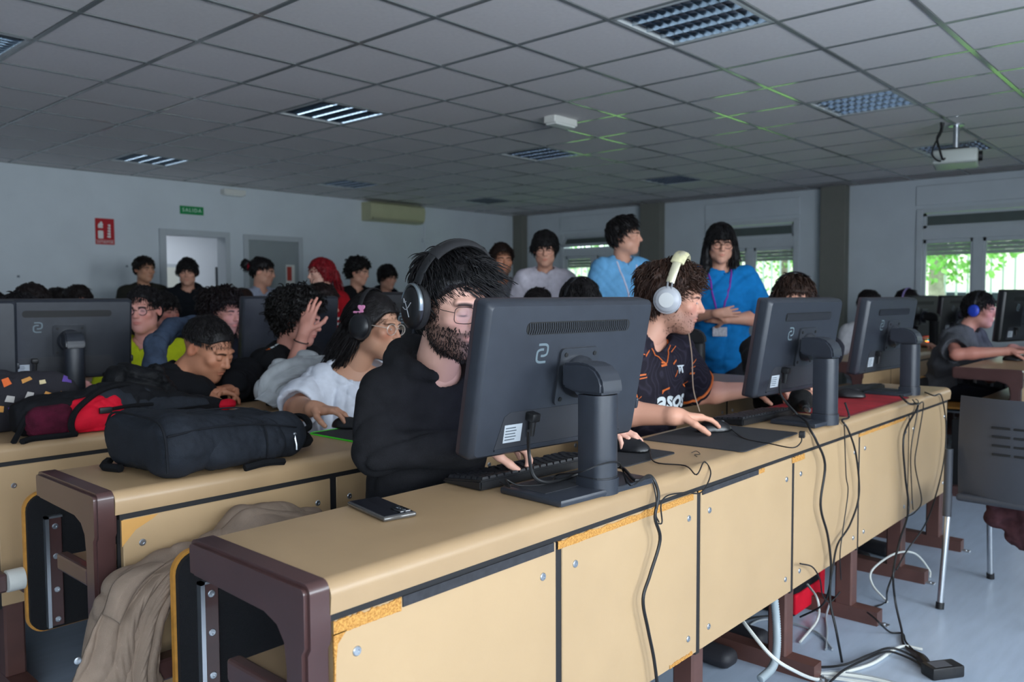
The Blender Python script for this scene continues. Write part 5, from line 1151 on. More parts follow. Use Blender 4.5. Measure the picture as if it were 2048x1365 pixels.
# ---- seated rows on the left
hd = np.array(at_y(416, 700, 3.28)); fwv = facing(hd, 50)
P4 = make_person('person bowing the head with a faded haircut in dark coat with denim hood', hd, fwv, D2R(-25), D2R(0), q=0, skin='tan', eye=.25, hair=dict(style='messy', col='#131011', thick=.005, line='undercut', n=1700, len=.016, r=.0016, fwd=.5, noise=.4, lift=.6, front=1, amp=.002, edge=(.010, (0, .3, -.5)), en=260),
    body_yaw=facing(hd, 55), neck=hd+V3((-.085, .075, -.115)), lean=.3, arms={'R': dict(E=(1.535, 3.35, .885), W=(1.665, 3.21, .862), d=(.8, -.35, -.05), n=(0, 0, -1)), 'L': dict(E=(1.93, 3.36, .885), W=(1.80, 3.215, .868), d=(-.8, -.25, -.02), n=(0, 0, -1))}, top=dict(col='#121317', sleeve='long', loose=.035, wr=.007, wf=24, name='coat', neck_r=.075), face=dict(brow='#120d0b', brow_w=1.1, stubble=.12, moust=.35, lash=.9, fade=(.0, .55, '#2a211d'), lip=.4), seed=4, nose=1.1, hs=1.06)
hp_ = [np.array(at_y(x, y, Y)) for x, y, Y in ((425, 655, 3.50), (385, 648, 3.48), (342, 658, 3.46), (313, 690, 3.42), (308, 728, 3.38), (326, 765, 3.33), (352, 795, 3.28))]; g = Grid(np.min(hp_, 0)-.09, np.max(hp_, 0)+.09, .006)
for a, b, ra, rb in zip(hp_, hp_[1:], (.02, .035, .045, .045, .042, .04), (.035, .045, .045, .042, .04, .03)): g.cone(a, b, ra, rb, .02)
g.wrinkle(.004, 40, 3); g.crease(.006, 40, 4, 4); v, f = g.mesh(); link('denim_hood', np_mesh('denim_hood', v-P4['base'], f, cloth_mat('hood_denim', '#343f51', 1.0, .2, .8, 260)), P4['root'])
hd = np.array(at_y(597, 640, 3.42)); tc = V3((-.743, -.669, 0)); ri = V3((.668, -.744, 0))
P5 = make_person('person with dark curls holding the forehead in one hand, black jersey', hd, facing(hd, 70), D2R(-14), 0, q=0, skin='rose', hair=dict(CURLY, thick=.03), body_yaw=facing(hd, 50), neck=hd+V3((-.03, .06, -.155)),
    top=dict(col='#101114', sleeve='short', loose=.03, wr=.006, name='black_jersey'), seed=5, arms={'R': dict(E=hd+tc*.10+ri*-.03+V3((0, 0, -.30)), W=hd+tc*.11+ri*.055+V3((0, 0, -.05)), d=V3((0, 0, .93))+ri*.22+tc*-.12, n=-tc+ri*.2, re=.038, hand=dict(curls=(.25, .2, .25, .3), thumb=(.2, .2), spread=.08))})
q = MB(); a_ = P5['arms']['R']; c_ = V3(a_['W'])*.8+V3(a_['E'])*.2; ax = V3(a_['W'])-V3(a_['E']); ax /= np.linalg.norm(ax); b1 = np.cross(ax, tc); b1 /= np.linalg.norm(b1); b2 = np.cross(ax, b1)
q.tube([Vector(c_-P5['base']+(b1*math.cos(t)+b2*math.sin(t))*.0345) for t in np.linspace(0, 2*PI, 20)[:-1]], .0028, 6, closed=True); ob('bracelet', q, M_dark, P5['root'], True)
for k in range(3):
    e = MB(); e.add([(-.012, -.006, 0), (.012, -.006, 0), (.012, .006, 0), (-.012, .006, 0)], [(0, 1, 2, 3)])
    decal(P5, e.mesh('t', M_or), M_or if k == 0 else M_w, 'shoulder_print', P5['shR']+V3((0, 0, .05))+V3(P5['rt'])*(-.01-.03*k)+P5['fw']*.02, Vector(P5['rt']), Vector(P5['fw']), Vector((0, 0, -1)), .003, sub=1)
P6 = P('person in yellow T-shirt with dark rimmed glasses smiling beside the monitor', np.array(at_y(287, 622, 4.42)), -22, -4, dict(HB, len=.022, line='short', thick=.007), q=1, skin='rose', top=dict(col='#b4bf1c', sleeve='short', name='yellow_t_shirt', loose=.015), face=dict(lip=.6, blush=.5)); glasses(P6, '#1c1716', 'round', .025, .02, .0022, metal=0)
P7 = P('person in checked blue hoodie mostly hidden by the monitor', np.array(at_y(46, 645, 4.42)), 55, -12, dict(HB), q=1, skin='rose', top=dict(col='#2a4a66', sleeve='long', name='checked_hoodie', loose=.02, hood=.045, mat=sh_tex('blue_check', [(0, '#1b3550'), (.5, '#20425e'), (.6, '#8fa3b8'), (1, '#1b3550')], 6)))
P8 = P('person with long dark curls and beard half hidden by a monitor', np.array(at_y(446, 628, 4.42)), 45, -6, dict(CURLY, col='#191112', len=.07, locks=[[((.07, -.04, .0), .04), ((.085, -.05, -.08), .05), ((.08, -.05, -.15), .035)], [((-.07, -.04, .0), .04), ((-.085, -.05, -.08), .05), ((-.08, -.05, -.15), .035)], [((0, -.1, 0), .05), ((0, -.12, -.14), .04)]]), q=1, skin='rose', top=dict(col='#1a1b21', sleeve='long', name='sweater'), face=dict(stubble=.4), arms={'R': dict(E=V3(at_y(470, 735, 4.25)), W=V3(at_z(482, 722, .86))+V3((0, .12, 0)), d=(.5, -.85, 0), n=(0, 0, -1))})
P9 = P('person with flushed face and dark fringe between the yellow T-shirt and the denim hood', np.array(at_y(327, 625, 5.34)), 40, -4, dict(FRINGE), q=2, skin='rose', top=dict(col='#24242c'), face=dict(blush=1.0))
P10 = P('person whose forehead shows above the monitor beside the long curls', np.array(at_y(483, 615, 5.34)), 20, -8, dict(HB, col='#2a1a14', len=.03), q=2, skin='rose', top=dict(col='#20222a'))
for i, (px, py, Y) in enumerate(((66, 616, 5.34), (118, 612, 7.15), (156, 611, 6.24))):
    P(['person with pointed dark hair top between the checked hoodie and a rounded head', 'person with low dark hair top between two taller heads', 'person with rounded dark hair top next to the yellow T-shirt'][i], np.array(at_y(px, py, Y)), 20, -10, dict(HB, col='#1a1312', thick=.018), q=2, skin='rose', top=dict(col='#22242c'))
P('person in dark clothes behind the monitor beside the checked hoodie', np.array(at_y(-16, 622, 6.24)), 30, -6, dict(HB), q=2, skin='rose', top=dict(col='#15161b'))
P21 = P('person with flushed face behind the hand on the forehead, grey shirt', np.array(at_y(645, 612, 4.42)), 60, -6, dict(HB, col='#1c100e', thick=.02, line='low'), q=1, skin='rose', top=dict(col='#5d5a63', sleeve='short', name='grey_shirt'), face=dict(blush=.8))
P28 = P('person with wavy black hair almost hidden behind the white T-shirt', np.array(at_y(812, 660, 3.35)), 65, -6, dict(CURLY, thick=.03, len=.09, curlf=60, locks=[[((.06, -.06, 0), .05), ((.09, -.1, -.1), .06), ((.09, -.12, -.2), .045)], [((0, -.11, 0), .06), ((0, -.15, -.12), .06), ((0, -.16, -.22), .04)]]), q=1, skin='rose', fem=.6, arms={'R': dict(W=(2.98, 3.14, .856), d=(.1, -1, -.08)), 'L': dict(W=(3.22, 3.13, .856), d=(-.1, -1, -.08))}, top=dict(col='#131418', sleeve='long', name='sweater'), face=dict(lip=.9))
P26 = P('person whose round hair top shows below the white T-shirt with black fringe', np.array(at_y(1076, 618, 3.45)), 5, -12, dict(HB, col='#171112', len=.025), q=1, skin='fair', top=dict(col='#1b1c22'))
P27 = P('person with black fringe and black headset below the light blue T-shirt', np.array(at_y(1162, 613, 2.52)), 35, -10, dict(FRINGE), q=1, skin='rose', top=dict(col='#17181d'))
headset(P27, 'black headset on the black fringe below the light blue T-shirt', '#1b1c20', '#141518', '#101114', 'thin', outer=.1, hgt=.15)
# ---- standing along the door wall
sk = dict(sit=False, q=2)
P15 = P('standing person in brown jacket by the wall under the extinguisher sign', np.array(at_d(289, 540, 8.0)), 32, -4, dict(HB, col='#17110f', len=.025), skin='olive', top=dict(col='#2b2a24', sleeve='long', name='jacket', loose=.03), **sk)
P16 = P('standing person in dark jacket framed by the open doorway', np.array(at_d(375, 546, 7.8)), -5, -8, dict(FRINGE, len=.035), skin='fair', top=dict(col='#14171d', sleeve='long', name='jacket', loose=.03, hood=.04), **sk)
P17 = P('standing person with dark bun in white and navy jacket', np.array(at_d(526, 545, 7.5)), 70, -10, dict(HB, style='bun', len=.03, noise=.15, lift=.1, line='short', fwd=-.5, blobs=[((0, -.168, .045), (.045, .04, .048))]), skin='fair', fem=1, top=dict(col='#9ba2b4', sleeve='long', name='track_jacket', loose=.02), **sk)
q = MB(); T_ = lambda v: Vector(P17['toW'](V3(v)[None])[0]-P17['base']); q.tube([T_((.03*math.cos(t), -.128, .036+.034*math.sin(t))) for t in np.linspace(0, 2*PI, 14)[:-1]], .014, 7, closed=True); ob('red_scrunchie', q, cloth_mat('scrunchie_red', '#8c1526'), P17['root'], True)
e = MB(); e.add([(-.09, -.22, 0), (.05, -.22, 0), (.05, .12, 0), (-.03, .12, 0)], [(0, 1, 2, 3)]); decal(P17, e.mesh('t', M_w), cloth_mat('navy_panel', '#10131f'), 'navy_panel', P17['neck']-V3((0, 0, .17)), Vector(ri), Vector((0, 0, 1)), Vector(-tc), .006, sub=3)
P18 = P('standing person with red hair and red varsity jacket', np.array(at_d(641, 548, 6.9)), -65, -6, dict(HB, col='#7c101a', len=.05, line='low', n=900, down=.4, noise=.2, lift=.15, locks=[[((0, -.10, .03), .035), ((.01, -.14, -.05), .035), ((.02, -.15, -.17), .02)]]), skin='pale', fem=1, top=dict(col='#a3141f', sleeve='long', name='varsity_jacket', loose=.03), **sk)
for k in range(2):
    e = MB(); e.add([(-.10, -.011, 0), (.10, -.011, 0), (.10, .011, 0), (-.10, .011, 0)], [(0, 1, 2, 3)]); S_, E_ = P18['shL'], V3(P18['arms']['L']['E']); decal(P18, e.mesh('t', M_w), cloth_mat('stripe_white', '#cfcfd0'), 'sleeve_stripe', S_+(E_-S_)*(.52+.16*k), Vector(ri), Vector((0, 0, 1)), Vector(-tc), .006, sub=3)
P19 = P('standing person with dark curls in black top by the door wall', np.array(at_d(717, 545, 8.0)), 60, -12, dict(CURLY, len=.03), skin='fair', top=dict(col='#131316', sleeve='long', name='black_top', loose=.02), **sk)
P20 = P('standing person with bowl haircut in navy hoodie by the door wall', np.array(at_d(775, 556, 8.7)), 40, -12, dict(FRINGE), skin='fair', top=dict(col='#12161f', sleeve='long', hood=.045, name='navy_hoodie', loose=.02), **sk)
P('standing person almost hidden behind the bearded player, dark hair', np.array(at_d(957, 524, 7.5)), 10, -4, dict(HB), skin='fair', top=dict(col='#24262c'), **sk)
# ---- standing in the aisle
st = dict(sit=False, q=1)
P22 = P('standing person in grey T-shirt with short beard beside the corner column', np.array(at_d(1004, 522, 6.4)), 14, -4, dict(HB, col='#241712', len=.03, line='short', thick=.012), skin='tan', top=dict(col='#85868b', sleeve='short', name='grey_t_shirt', loose=.02), face=dict(stubble=.55), **st)
e = MB(); e.add([(-.08, -.012, 0), (.08, -.012, 0), (.08, .012, 0), (-.08, .012, 0)], [(0, 1, 2, 3)]); decal(P22, e.mesh('t', M_w), cloth_mat('print_red', '#a04a52'), 'chest_print', P22['neck']-V3((0, 0, .20)), Vector(-P22['rt']), Vector((0, 0, 1)), Vector(-P22['fw']), .004, sub=2)
P23 = P('standing person in white T-shirt with black fringe and thin glasses', np.array(at_d(1090, 500, 6.1)), 0, -12, dict(FRINGE, thick=.02), skin='fair', top=dict(col='#c7c2cc', sleeve='short', name='white_t_shirt', loose=.025), face=dict(lip=.6), **st); glasses(P23, '#2a2424', 'round', .024, .02, .0012)
P24 = P('standing person in light blue T-shirt with white lanyard looking sideways', np.array(at_d(1250, 474, 5.6)), 78, -2, dict(HB, n=900, len=.05, line='short', thick=.018, fwd=.5), skin='fair', body=28, top=dict(col='#6aa6d2', sleeve='short', name='light_blue_t_shirt', loose=.025), face=dict(lip=.5), nose=1.15, **st)
_p = np.array(at_d(1441, 488, 5.35)); _y = facing(_p, 0); _fw = V3((math.cos(_y), math.sin(_y), 0)); _rt = V3((math.sin(_y), -math.cos(_y), 0)); _n = _p-_fw*.045-V3((0, 0, .165))
def _c(f, r, u): return _n+_fw*f+_rt*r+V3((0, 0, u))
P25 = P('standing person in bright blue T-shirt with long black hair and crossed arms', np.array(at_d(1441, 488, 5.35)), 8, -13, dict(FRINGE, col='#0d0b0d', thick=.012, n=800, len=.06, lift=.12, noise=.1, locks=[[((.075, -.01, .02), .028), ((.088, .0, -.08), .032), ((.09, .045, -.20), .034), ((.085, .085, -.33), .02)], [((-.075, -.01, .02), .028), ((-.088, .0, -.08), .032), ((-.09, .045, -.20), .034), ((-.085, .095, -.36), .022)], [((0, -.1, 0), .06), ((0, -.11, -.18), .06)]]), skin='fair', fem=1, fat=.8, body=0, torso=1.06, shw=.172, top=dict(col='#1272b4', sleeve='short', name='blue_t_shirt', loose=.03, slen=.85, wr=.006), face=dict(lip=.5),
    arms={'R': dict(E=_c(.05, .265, -.315), W=_c(.225, .02, -.285), d=-_rt*.97+_fw*-.1+V3((0, 0, .12)), n=-_fw, re=.047, hand=dict(curls=(.3, .3, .35, .4), s=.92)), 'L': dict(E=_c(.05, -.265, -.315), W=_c(.19, -.03, -.325), d=_rt*.97+_fw*-.25+V3((0, 0, .15)), n=-_fw, re=.047, hand=dict(curls=(.35, .35, .4, .45), s=.92))}, **st)
glasses(P25, '#171417', 'round', .025, .021, .0018)

def lanyard(p, m, mb, drop=.32, label=None, badge=(.035, .05), w=.075):
    n, fw, rt = p['neck'], p['fw'], p['rt']; e = n+fw*.16-V3((0, 0, drop))
    for s_ in (-1, 1): piping(p, [n+rt*s_*w+V3((0, 0, .03)), n+rt*s_*w*.9+fw*.08-V3((0, 0, .05)), n+rt*s_*w*.45+fw*.15-V3((0, 0, drop*.55)), e], m, .006, name='lanyard')
    t_ = BVHTree.FromPolygons([v.co for v in p['top'].data.vertices], [list(f.vertices) for f in p['top'].data.polygons]); h_ = t_.ray_cast(Vector(e-p['base']+fw*.4), Vector(-fw)); c = (h_[0] if h_[0] else Vector(e-p['base']))+Vector(fw)*.008
    M_ = Matrix.Translation(c-Vector((0, 0, badge[1]))) @ Matrix.Rotation(math.atan2(fw[1], fw[0])+PI/2, 4, 'Z'); q = MB(); q.rbox(-badge[0], badge[0], -.003, .003, -badge[1], badge[1], .003, 2, M_); ob('badge', q, mb, p['root'])
lanyard(P24, mat('lanyard_white', '#c9c6d6', .7), M_w, .36); lanyard(P25, mat('lanyard_purple', '#7a2a9a', .6), mat('badge_silver', '#b9b7bd', .5, var=.2, vscale=80), .375, badge=(.045, .03))
decal(P24, text_mesh('UR', .085, 0, offset=.004), mat('logo_blue', '#2b6fae', .7), 'chest_logo', P24['neck']+P24['fw']*.1-V3((0, 0, .125))-P24['rt']*.085, Vector(-P24['rt']), Vector((0, 0, 1)), Vector(-P24['fw']), .004)
# ---- right part of the front desk and the block across the aisle
hd = np.array(at_y(1588, 608, 1.66)); hl = V3(at_z(1672, 795, .848))
P29 = P('person with brown hair, dark headset and purple sleeve using the red mouse mat', hd, 12, -10, dict(HB, col='#2d1d15', thick=.018, len=.05, line='low'), q=1, skin='fair', body=10, top=dict(sleeve='long', loose=.02, name='black_top', mat=mat('purple_print', '#121115', .85, var=.1, vscale=9)), shw=.175,
    arms={'L': dict(E=hd+V3((.20, .02, -.36)), W=hl+V3((-.02, .17, .01)), d=(.35, -.9, -.08), n=(0, -.1, -1), hand=dict(curls=(.45, .45, .55, .6))), 'R': dict(E=hd+V3((-.27, .04, -.36)), W=V3(at_z(1640, 775, .86))+V3((-.04, .09, .01)), d=(.75, -.55, 0), n=(0, 0, -1))})
headset(P29, 'dark headset over the brown hair at the red mouse mat', '#1a1a1e', '#141416', '#101012', 'thin', outer=.103, hgt=.155)
P30 = P('person in white T-shirt across the aisle behind the monitor with red mat', np.array(at_y(1737, 612, 2.45)), -10, -14, dict(HB, col='#171213'), q=1, skin='fair', top=dict(col='#c3c3c8', sleeve='short', loose=.02, name='white_t_shirt'))
P31 = P('person with lilac headset across the aisle looking towards the windows', np.array(at_y(1816, 607, 2.45)), 62, -6, dict(HB, col='#171112', len=.025), q=1, skin='rose', top=dict(col='#9a9184', sleeve='short', name='beige_t_shirt'))
headset(P31, 'lilac headset across the aisle', '#9a8ac0', '#8a7ab4', '#2a2830', 'thin', outer=.098, hgt=.148)
P31h = [o for o in bpy.data.objects if o.get('label') == 'lilac headset across the aisle'][0]; P31h['label'] = 'lilac headset worn by the beige T-shirt person'
hd = np.array((6.68, 1.452, 1.135))
P32 = P('person in grey T-shirt with blue headphones leaning over the shaded desk', hd, 68, -8, dict(HB, len=.025, thick=.012), q=1, skin='rose', body=62, neck=hd+V3((-.03, .09, -.15)), lean=.26, top=dict(col='#54565c', sleeve='short', loose=.035, name='grey_t_shirt', wr=.007), face=dict(blush=.6),
    arms={'R': dict(E=hd+V3((-.36, .06, -.30)), W=hd+V3((-.27, -.24, -.27)), d=(.35, -.93, -.05), n=(0, 0, -1), re=.042, mice=[((6.42, 1.19, .80), PI)]), 'L': dict(W=(7.0, 1.30, .856), d=(.05, -1, -.06), n=(0, 0, -1))})
headset(P32, 'blue headphones on the grey T-shirt person', '#15161b', '#2440b0', '#141519', 'thin', outer=.098, hgt=.142, cup=(.04, .046))

a_ = P29['arms']['R']; g = Grid(np.minimum(V3(a_['E']), V3(a_['W']))-.09, np.maximum(V3(a_['E']), V3(a_['W']))+.09, .009); g.cone(V3(a_['E']), V3(a_['E'])*.1+V3(a_['W'])*.9, .068, .05, .01); g.wrinkle(.004, 40, 2); g.carve([(1.0, 1.428, .70, .80)]); v, f = g.mesh(); link('purple_sleeve', np_mesh('purple_sleeve', v-P29['base'], f, mat('purple_print', '#8a4f96', .8, var=.5, vscale=14, col2='#3d2f52')), P29['root'])

# seats under (or beside, where they would touch) a sitter are folded down, the others stay up
for (s_, a, b, yf_, ys_) in SEATS:
    if any(abs(y_-yf_) < .01 and a-(.15 if yf_ < 1.5 else .21) < x_ < b+(.15 if yf_ < 1.5 else .21) for y_, x_ in SITTERS): s_.location = (a+.045, ys_+.335, .455); s_.rotation_euler = (PI/2, 0, 0)
# ================================================================== things on and around the desks
def blob(name, label, cat, prims, m, h=.006, wr=(.004, 40), boxes=(), base=None, group=None, seed=1, parent=None, part=None, cuts=(), smooth=True, kk=.03, bias=None):
    pts = []
    for p in prims:
        if p[0] == 'c': pts += [V3(p[1])-max(p[3:5]), V3(p[1])+max(p[3:5]), V3(p[2])-max(p[3:5]), V3(p[2])+max(p[3:5])]
        else: pts += [V3(p[1])-max(p[2]), V3(p[1])+max(p[2])]
    g = Grid(np.min(pts, 0)-.02, np.max(pts, 0)+.02, h)
    for p in prims:
        if p[0] == 'c': g.cone(p[1], p[2], p[3], p[4], p[5] if len(p) > 5 else kk)
        else: g.ell(p[1], p[2], p[3] if len(p) > 3 else None, p[4] if len(p) > 4 else .03)
    if wr: g.wrinkle(wr[0], wr[1], seed); g.crease(wr[0]*.9*(1 if bias is None else 2.2), wr[1]*1.5*(1 if bias is None else .75), seed, 6 if bias is None else 3, bias)
    for (ax, sg, val) in cuts:      # keep sg*(coord) >= sg*val
        x = g.full()[ax]; g.F = np.maximum(g.F, (sg*(val-x)).astype(f32)+g.F*0)
    g.carve(boxes); v, f = g.mesh(); me = np_mesh(part or name, v, f, m, smooth=smooth)
    if parent is not None: return link(part or name, me, parent)
    o = link(name, me); tag(o, label, cat, group); return o
def drape(parent, part, L, R, m, folds=5, amp=.012, nu=70, nv=60, bulge=.03, seed=0, thick=.004, nrm=(0, -1, .25), sharp=.65):
    """cloth sheet between two edge lines of points, thrown into folds that run along them"""
    r = np.random.default_rng(seed); Lc = np.array([list(p) for p in catmull(L, 10)]); Rc = np.array([list(p) for p in catmull(R, 10)]); n_ = np.array(nrm, float); n_ /= np.linalg.norm(n_)
    def samp(C, t): s_ = np.concatenate([[0], np.cumsum(np.linalg.norm(np.diff(C, axis=0), axis=1))]); s_ /= s_[-1]; return np.stack([np.interp(t, s_, C[:, k]) for k in range(3)], 1)
    v = np.linspace(0, 1, nv); u = np.linspace(0, 1, nu); A, B = samp(Lc, v), samp(Rc, v); U, W_ = np.meshgrid(u, v); p1, p2, p3 = r.uniform(0, 6.28, 3)
    ph = PI*folds*(U+.10*np.sin(5*W_+p1)+.05*np.sin(11*W_+p2)); hgt = amp*(np.abs(np.sin(ph))**sharp)*(.55+.45*np.sin(3.1*U+4*W_+p3))+bulge*np.sin(PI*U)**.6+amp*.35*np.abs(np.sin(PI*(9*W_+2.5*np.sin(4*U+p1))))**.6*np.sin(2*PI*U+p2)**2
    P_ = A[:, None, :]*(1-U[..., None])+B[:, None, :]*U[..., None]+n_*hgt[..., None]; P0 = P_.reshape(-1, 3); P1 = P0-n_*thick; idx = np.arange(nu*nv).reshape(nv, nu); q = np.stack([idx[:-1, :-1], idx[:-1, 1:], idx[1:, 1:], idx[1:, :-1]], -1).reshape(-1, 4); N = nu*nv
    rim = np.concatenate([idx[0], idx[1:, -1], idx[-1, -2::-1], idx[-2:0:-1, 0]]); rn = np.roll(rim, -1); Q = np.concatenate([q, q[:, ::-1]+N, np.stack([rim, rim+N, rn+N, rn], 1)])
    return link(part, np_mesh(part, np.concatenate([P0, P1]), Q, m), parent)
def rootat(name, label, cat, loc, rz=0, group=None): return thing(name, label, cat, loc, (0, 0, rz), group)
# ---- keyboards
M_kb = mat('keyboard_case', '#17181b', .4); M_key = mat('key_cap', '#1d1e22', .45, var=.08); M_led = None
kp = MB(); kp.add([(-.5, -.5, 0), (.5, -.5, 0), (.5, .5, 0), (-.5, .5, 0), (-.38, -.36, 1), (.38, -.36, 1), (.38, .42, 1), (-.38, .42, 1)], [(4, 5, 6, 7), (0, 1, 5, 4), (1, 2, 6, 5), (2, 3, 7, 6), (3, 0, 4, 7)])
KEY = kp.mesh('key', M_key, fixn=False)
def keyboard(label, loc, rz, L=.44, D=.135, keys=True, lit=None, group='keyboards on the bench desks'):
    r = rootat('keyboard', label, 'keyboard', loc, rz, group)      # local: +Y towards the desk's outer edge (back row), user at -Y
    q = MB(); q.prism([(-D/2, .002), (-D/2, .012), (D/2, .026), (D/2, .002)], -L/2, L/2, 'x'); me = q.mesh('case', M_kb); bm = bmesh.new(); bm.from_mesh(me); bmesh.ops.bevel(bm, geom=list(bm.edges), offset=.004, segments=2, affect='EDGES'); q = MB(); q.addbm(bm); bpy.data.meshes.remove(me); ob('case', q, M_kb, r, 40)
    rows = [[1]*17, [1]*13+[2]+[1]*3, [1.5]+[1]*12+[1.5]+[1]*3, [1.75]+[1]*11+[2.25]+[1]*3, [2.25]+[1]*10+[2.75]+[1]*3, [1.25]*3+[6.25]+[1.25]*4+[1]*3]
    for ri_, row in enumerate(rows):
        u = (L-.02)/sum(row); x = -L/2+.01; y = D/2-.016-.0205*ri_; z = .026-.014*(D/2-y)/D-.001
        for w_ in row:
            if keys: 
                k = link('key', KEY, r, (x+u*w_/2, y, z)); k.scale = (u*w_*.9, .0175, .0075)
            x += u*w_
        if not keys:
            q = MB(); q.rbox(-L/2+.012, L/2-.012, y-.008, y+.008, z, z+.006, .002, 1); ob('key_row', q, lit[ri_ % len(lit)] if lit else M_key, r)
    for sx in (-1, 1):
        q = MB(); q.rbox(sx*L*.42-.02, sx*L*.42+.02, D/2-.03, D/2-.015, -.001, .004, .001, 1); ob('foot', q, M_dark, r)
    return r
kb1 = keyboard('full black keyboard under the hand of the bearded player', (1.556, 1.352, DT), PI+D2R(-3))
kb2 = keyboard('black keyboard between the jersey player and the microphone', (2.79, 1.33, DT), PI+D2R(-3), .38, .13)
kb3 = keyboard('black keyboard behind the stand over the red mat', (3.88, 1.36, DT), PI+D2R(-5), .40, .13, keys=False)
leds = [mat('led_'+c, c, .4, emit=2.5) for c in ('#ff2a12', '#ff7a10', '#20c040', '#2050ff', '#9020e0')]
kb4 = rootat('keyboard', 'keyboard with coloured lights across the aisle', 'keyboard', tuple(at_z(1858, 690, .80)+Vector((.17, .03, 0))), PI, 'keyboards on the bench desks')
q = MB(); q.rbox(-.2, .2, -.06, .06, 0, .022, .004, 1); ob('case', q, M_kb, kb4)
for k in range(5):
    q = MB(); q.rbox(-.19+.076*k, -.12+.076*k, -.05, .055, .0215, .026, .002, 1); ob('lit_keys', q, leds[4-k], kb4)
kb5 = keyboard('black keyboard in front of the long dark curls', (2.20, 3.93, DT), PI, .4, .13, keys=False)
# ---- mouse mats and mice
def mat_pad(label, x0, x1, y0, y1, m, edge=None, rz=0, z=DT):
    r = rootat('mouse_mat', label, 'mouse mat', ((x0+x1)/2, (y0+y1)/2, z), rz, 'mouse mats on the bench desks'); w_, d_ = x1-x0, y1-y0
    q = MB(); q.prism(rrect(w_, d_, .018, 4), 0, .003, 'z'); ob('sheet', q, m, r)
    if edge:
        q = MB(); q.tube([Vector((x, y, .002)) for x, y in rrect(w_, d_, .018, 4)], .0028, 6, closed=True); ob('stitched_edge', q, edge, r)
    return r
M_pad = mat('mat_cloth', '#26272c', .85, var=.12, vscale=60, bump=.3, bscale=700)
mat_pad('small dark mouse mat beside the stand of the S-logo monitor hiding the beard', 1.775, 2.035, 1.20, 1.415, M_pad); mat_pad('wide dark mouse mat under the arm of the jersey player', 2.16, 2.585, 1.068, 1.405, M_pad, rz=D2R(2))
mat_pad('red mouse mat between two monitor stands', 3.05, 3.80, 1.09, 1.415, mat('mat_red', '#a01020', .8, var=.2, vscale=10), mat('mat_dark', '#5a0d18', .8)); mat_pad('black mouse mat with a bright green edge under the hand of the white T-shirt person', 1.545, 2.0, 1.965, 2.29, M_pad, mat('green_edge', '#3fd61e', .6))
mat_pad('small blue mouse mat in front of the long dark curls', 2.64, 2.88, 3.85, 4.1, mat('mat_blue', '#1c6c9a', .8))
g = Grid((-.04, -.07, 0), (.04, .07, .05), .003); g.ell((0, -.012, .004), (.032, .050, .036)); g.ell((0, .028, .002), (.029, .036, .028), k=.02); x_, y_, z_ = g.full(); g.F = np.maximum(g.F, (.002-z_)+g.F*0); mv, mf = g.mesh()
MOUSE = np_mesh('shell', mv, mf, mat('mouse_shell', '#131316', .35))
def mouse(label, loc, rz, cable=None):
    r = rootat('computer_mouse', label, 'mouse', loc, rz, 'mice on the mouse mats'); link('shell', MOUSE, r)
    q = MB(); q.cyl((-.004, .03, .028), (.004, .03, .028), .008, 12); ob('scroll_wheel', q, mat('wheel', '#2b2c31', .6), r, True)
    q = MB(); q.tube([(0, .06, .012), (0, .045, .026), (0, .02, .036), (0, .005, .0385)], .0008, 5); ob('button_split', q, M_slot, r)
    if cable:
        M_ = Matrix.Translation(loc) @ Matrix.Rotation(rz, 4, 'Z'); Mi = M_.inverted(); pts = [Vector((0, .06, .008))]+[Mi @ Vector(p) for p in cable]; q = MB(); q.tube(catmull(pts, 6), .0019, 6); ob('cable', q, M_dark, r, True)
    return r
def K(*pts):
    out = []
    for p in pts:
        out.append(at_z(p[0], p[1], p[3]) if p[2] == 'z' else (at_y(p[0], p[1], p[3]) if p[2] == 'y' else at_x(p[0], p[1], p[3])))
    return out
mouse('black mouse under the left hand of the bearded player', (1.965, 1.315, DT+.003), PI+D2R(14), K((1310, 925, 'z', DT+.004), (1370, 932, 'z', DT+.004), (1393, 950, 'z', DT+.004))+[Vector((1.965, 1.075, DT+.003)), Vector((1.958, 1.052, .775))]+K((1403, 985, 'y', 1.05), (1370, 986, 'y', 1.045), (1335, 992, 'y', 1.045), (1322, 1010, 'y', 1.045), (1324, 1045, 'y', 1.045), (1316, 1048, 'y', 1.045)))
mouse('black mouse under the hand of the jersey player', (2.43, 1.295, DT+.003), D2R(-118), K((1490, 878, 'z', DT+.004), (1540, 888, 'z', DT+.004), (1585, 896, 'z', DT+.003), (1602, 885, 'z', DT+.01), (1603, 872, 'z', DT+.02)))
mouse('black mouse on the green edged mat', (1.695, 2.275, DT+.003), PI+D2R(24)); mouse('black mouse at the end of the red mat', tuple(at_z(1700, 795, DT+.006)), PI+D2R(20)); mouse('black mouse on the blue mat', (2.76, 4.0, DT+.003), PI); mouse('dark mouse on the shaded desk across the aisle', (6.42, 1.19, DT), PI)
# ---- phone
ph = rootat('phone', 'black phone in a clear case lying on the desk end', 'phone', (1.076, 1.337, DT), D2R(-101))
q = MB(); q.rbox(-.083, .083, -.038, .038, .001, .0105, .004, 3); ob('clear_case', q, mat('clear_case', '#4a4744', .12, coat=.5), ph, True)
q = MB(); q.rbox(-.079, .079, -.034, .034, .0095, .0115, .001, 1); ob('phone_back', q, mat('phone_glass', '#1a1b22', .12, coat=.6), ph)
q = MB(); q.rbox(.032, .074, .004, .030, .011, .0145, .003, 2); cb = ob('camera_bump', q, mat('phone_bump', '#16171b', .15, coat=.6), ph, True)
for k in range(3):
    q = MB(); q.cyl((.041+.012*k, .017, .014), (.041+.012*k, .017, .0156), .0052, 14); ob('camera_lens', q, mat('lens_ring', '#6c7278', .15, metal=.8), cb, True)
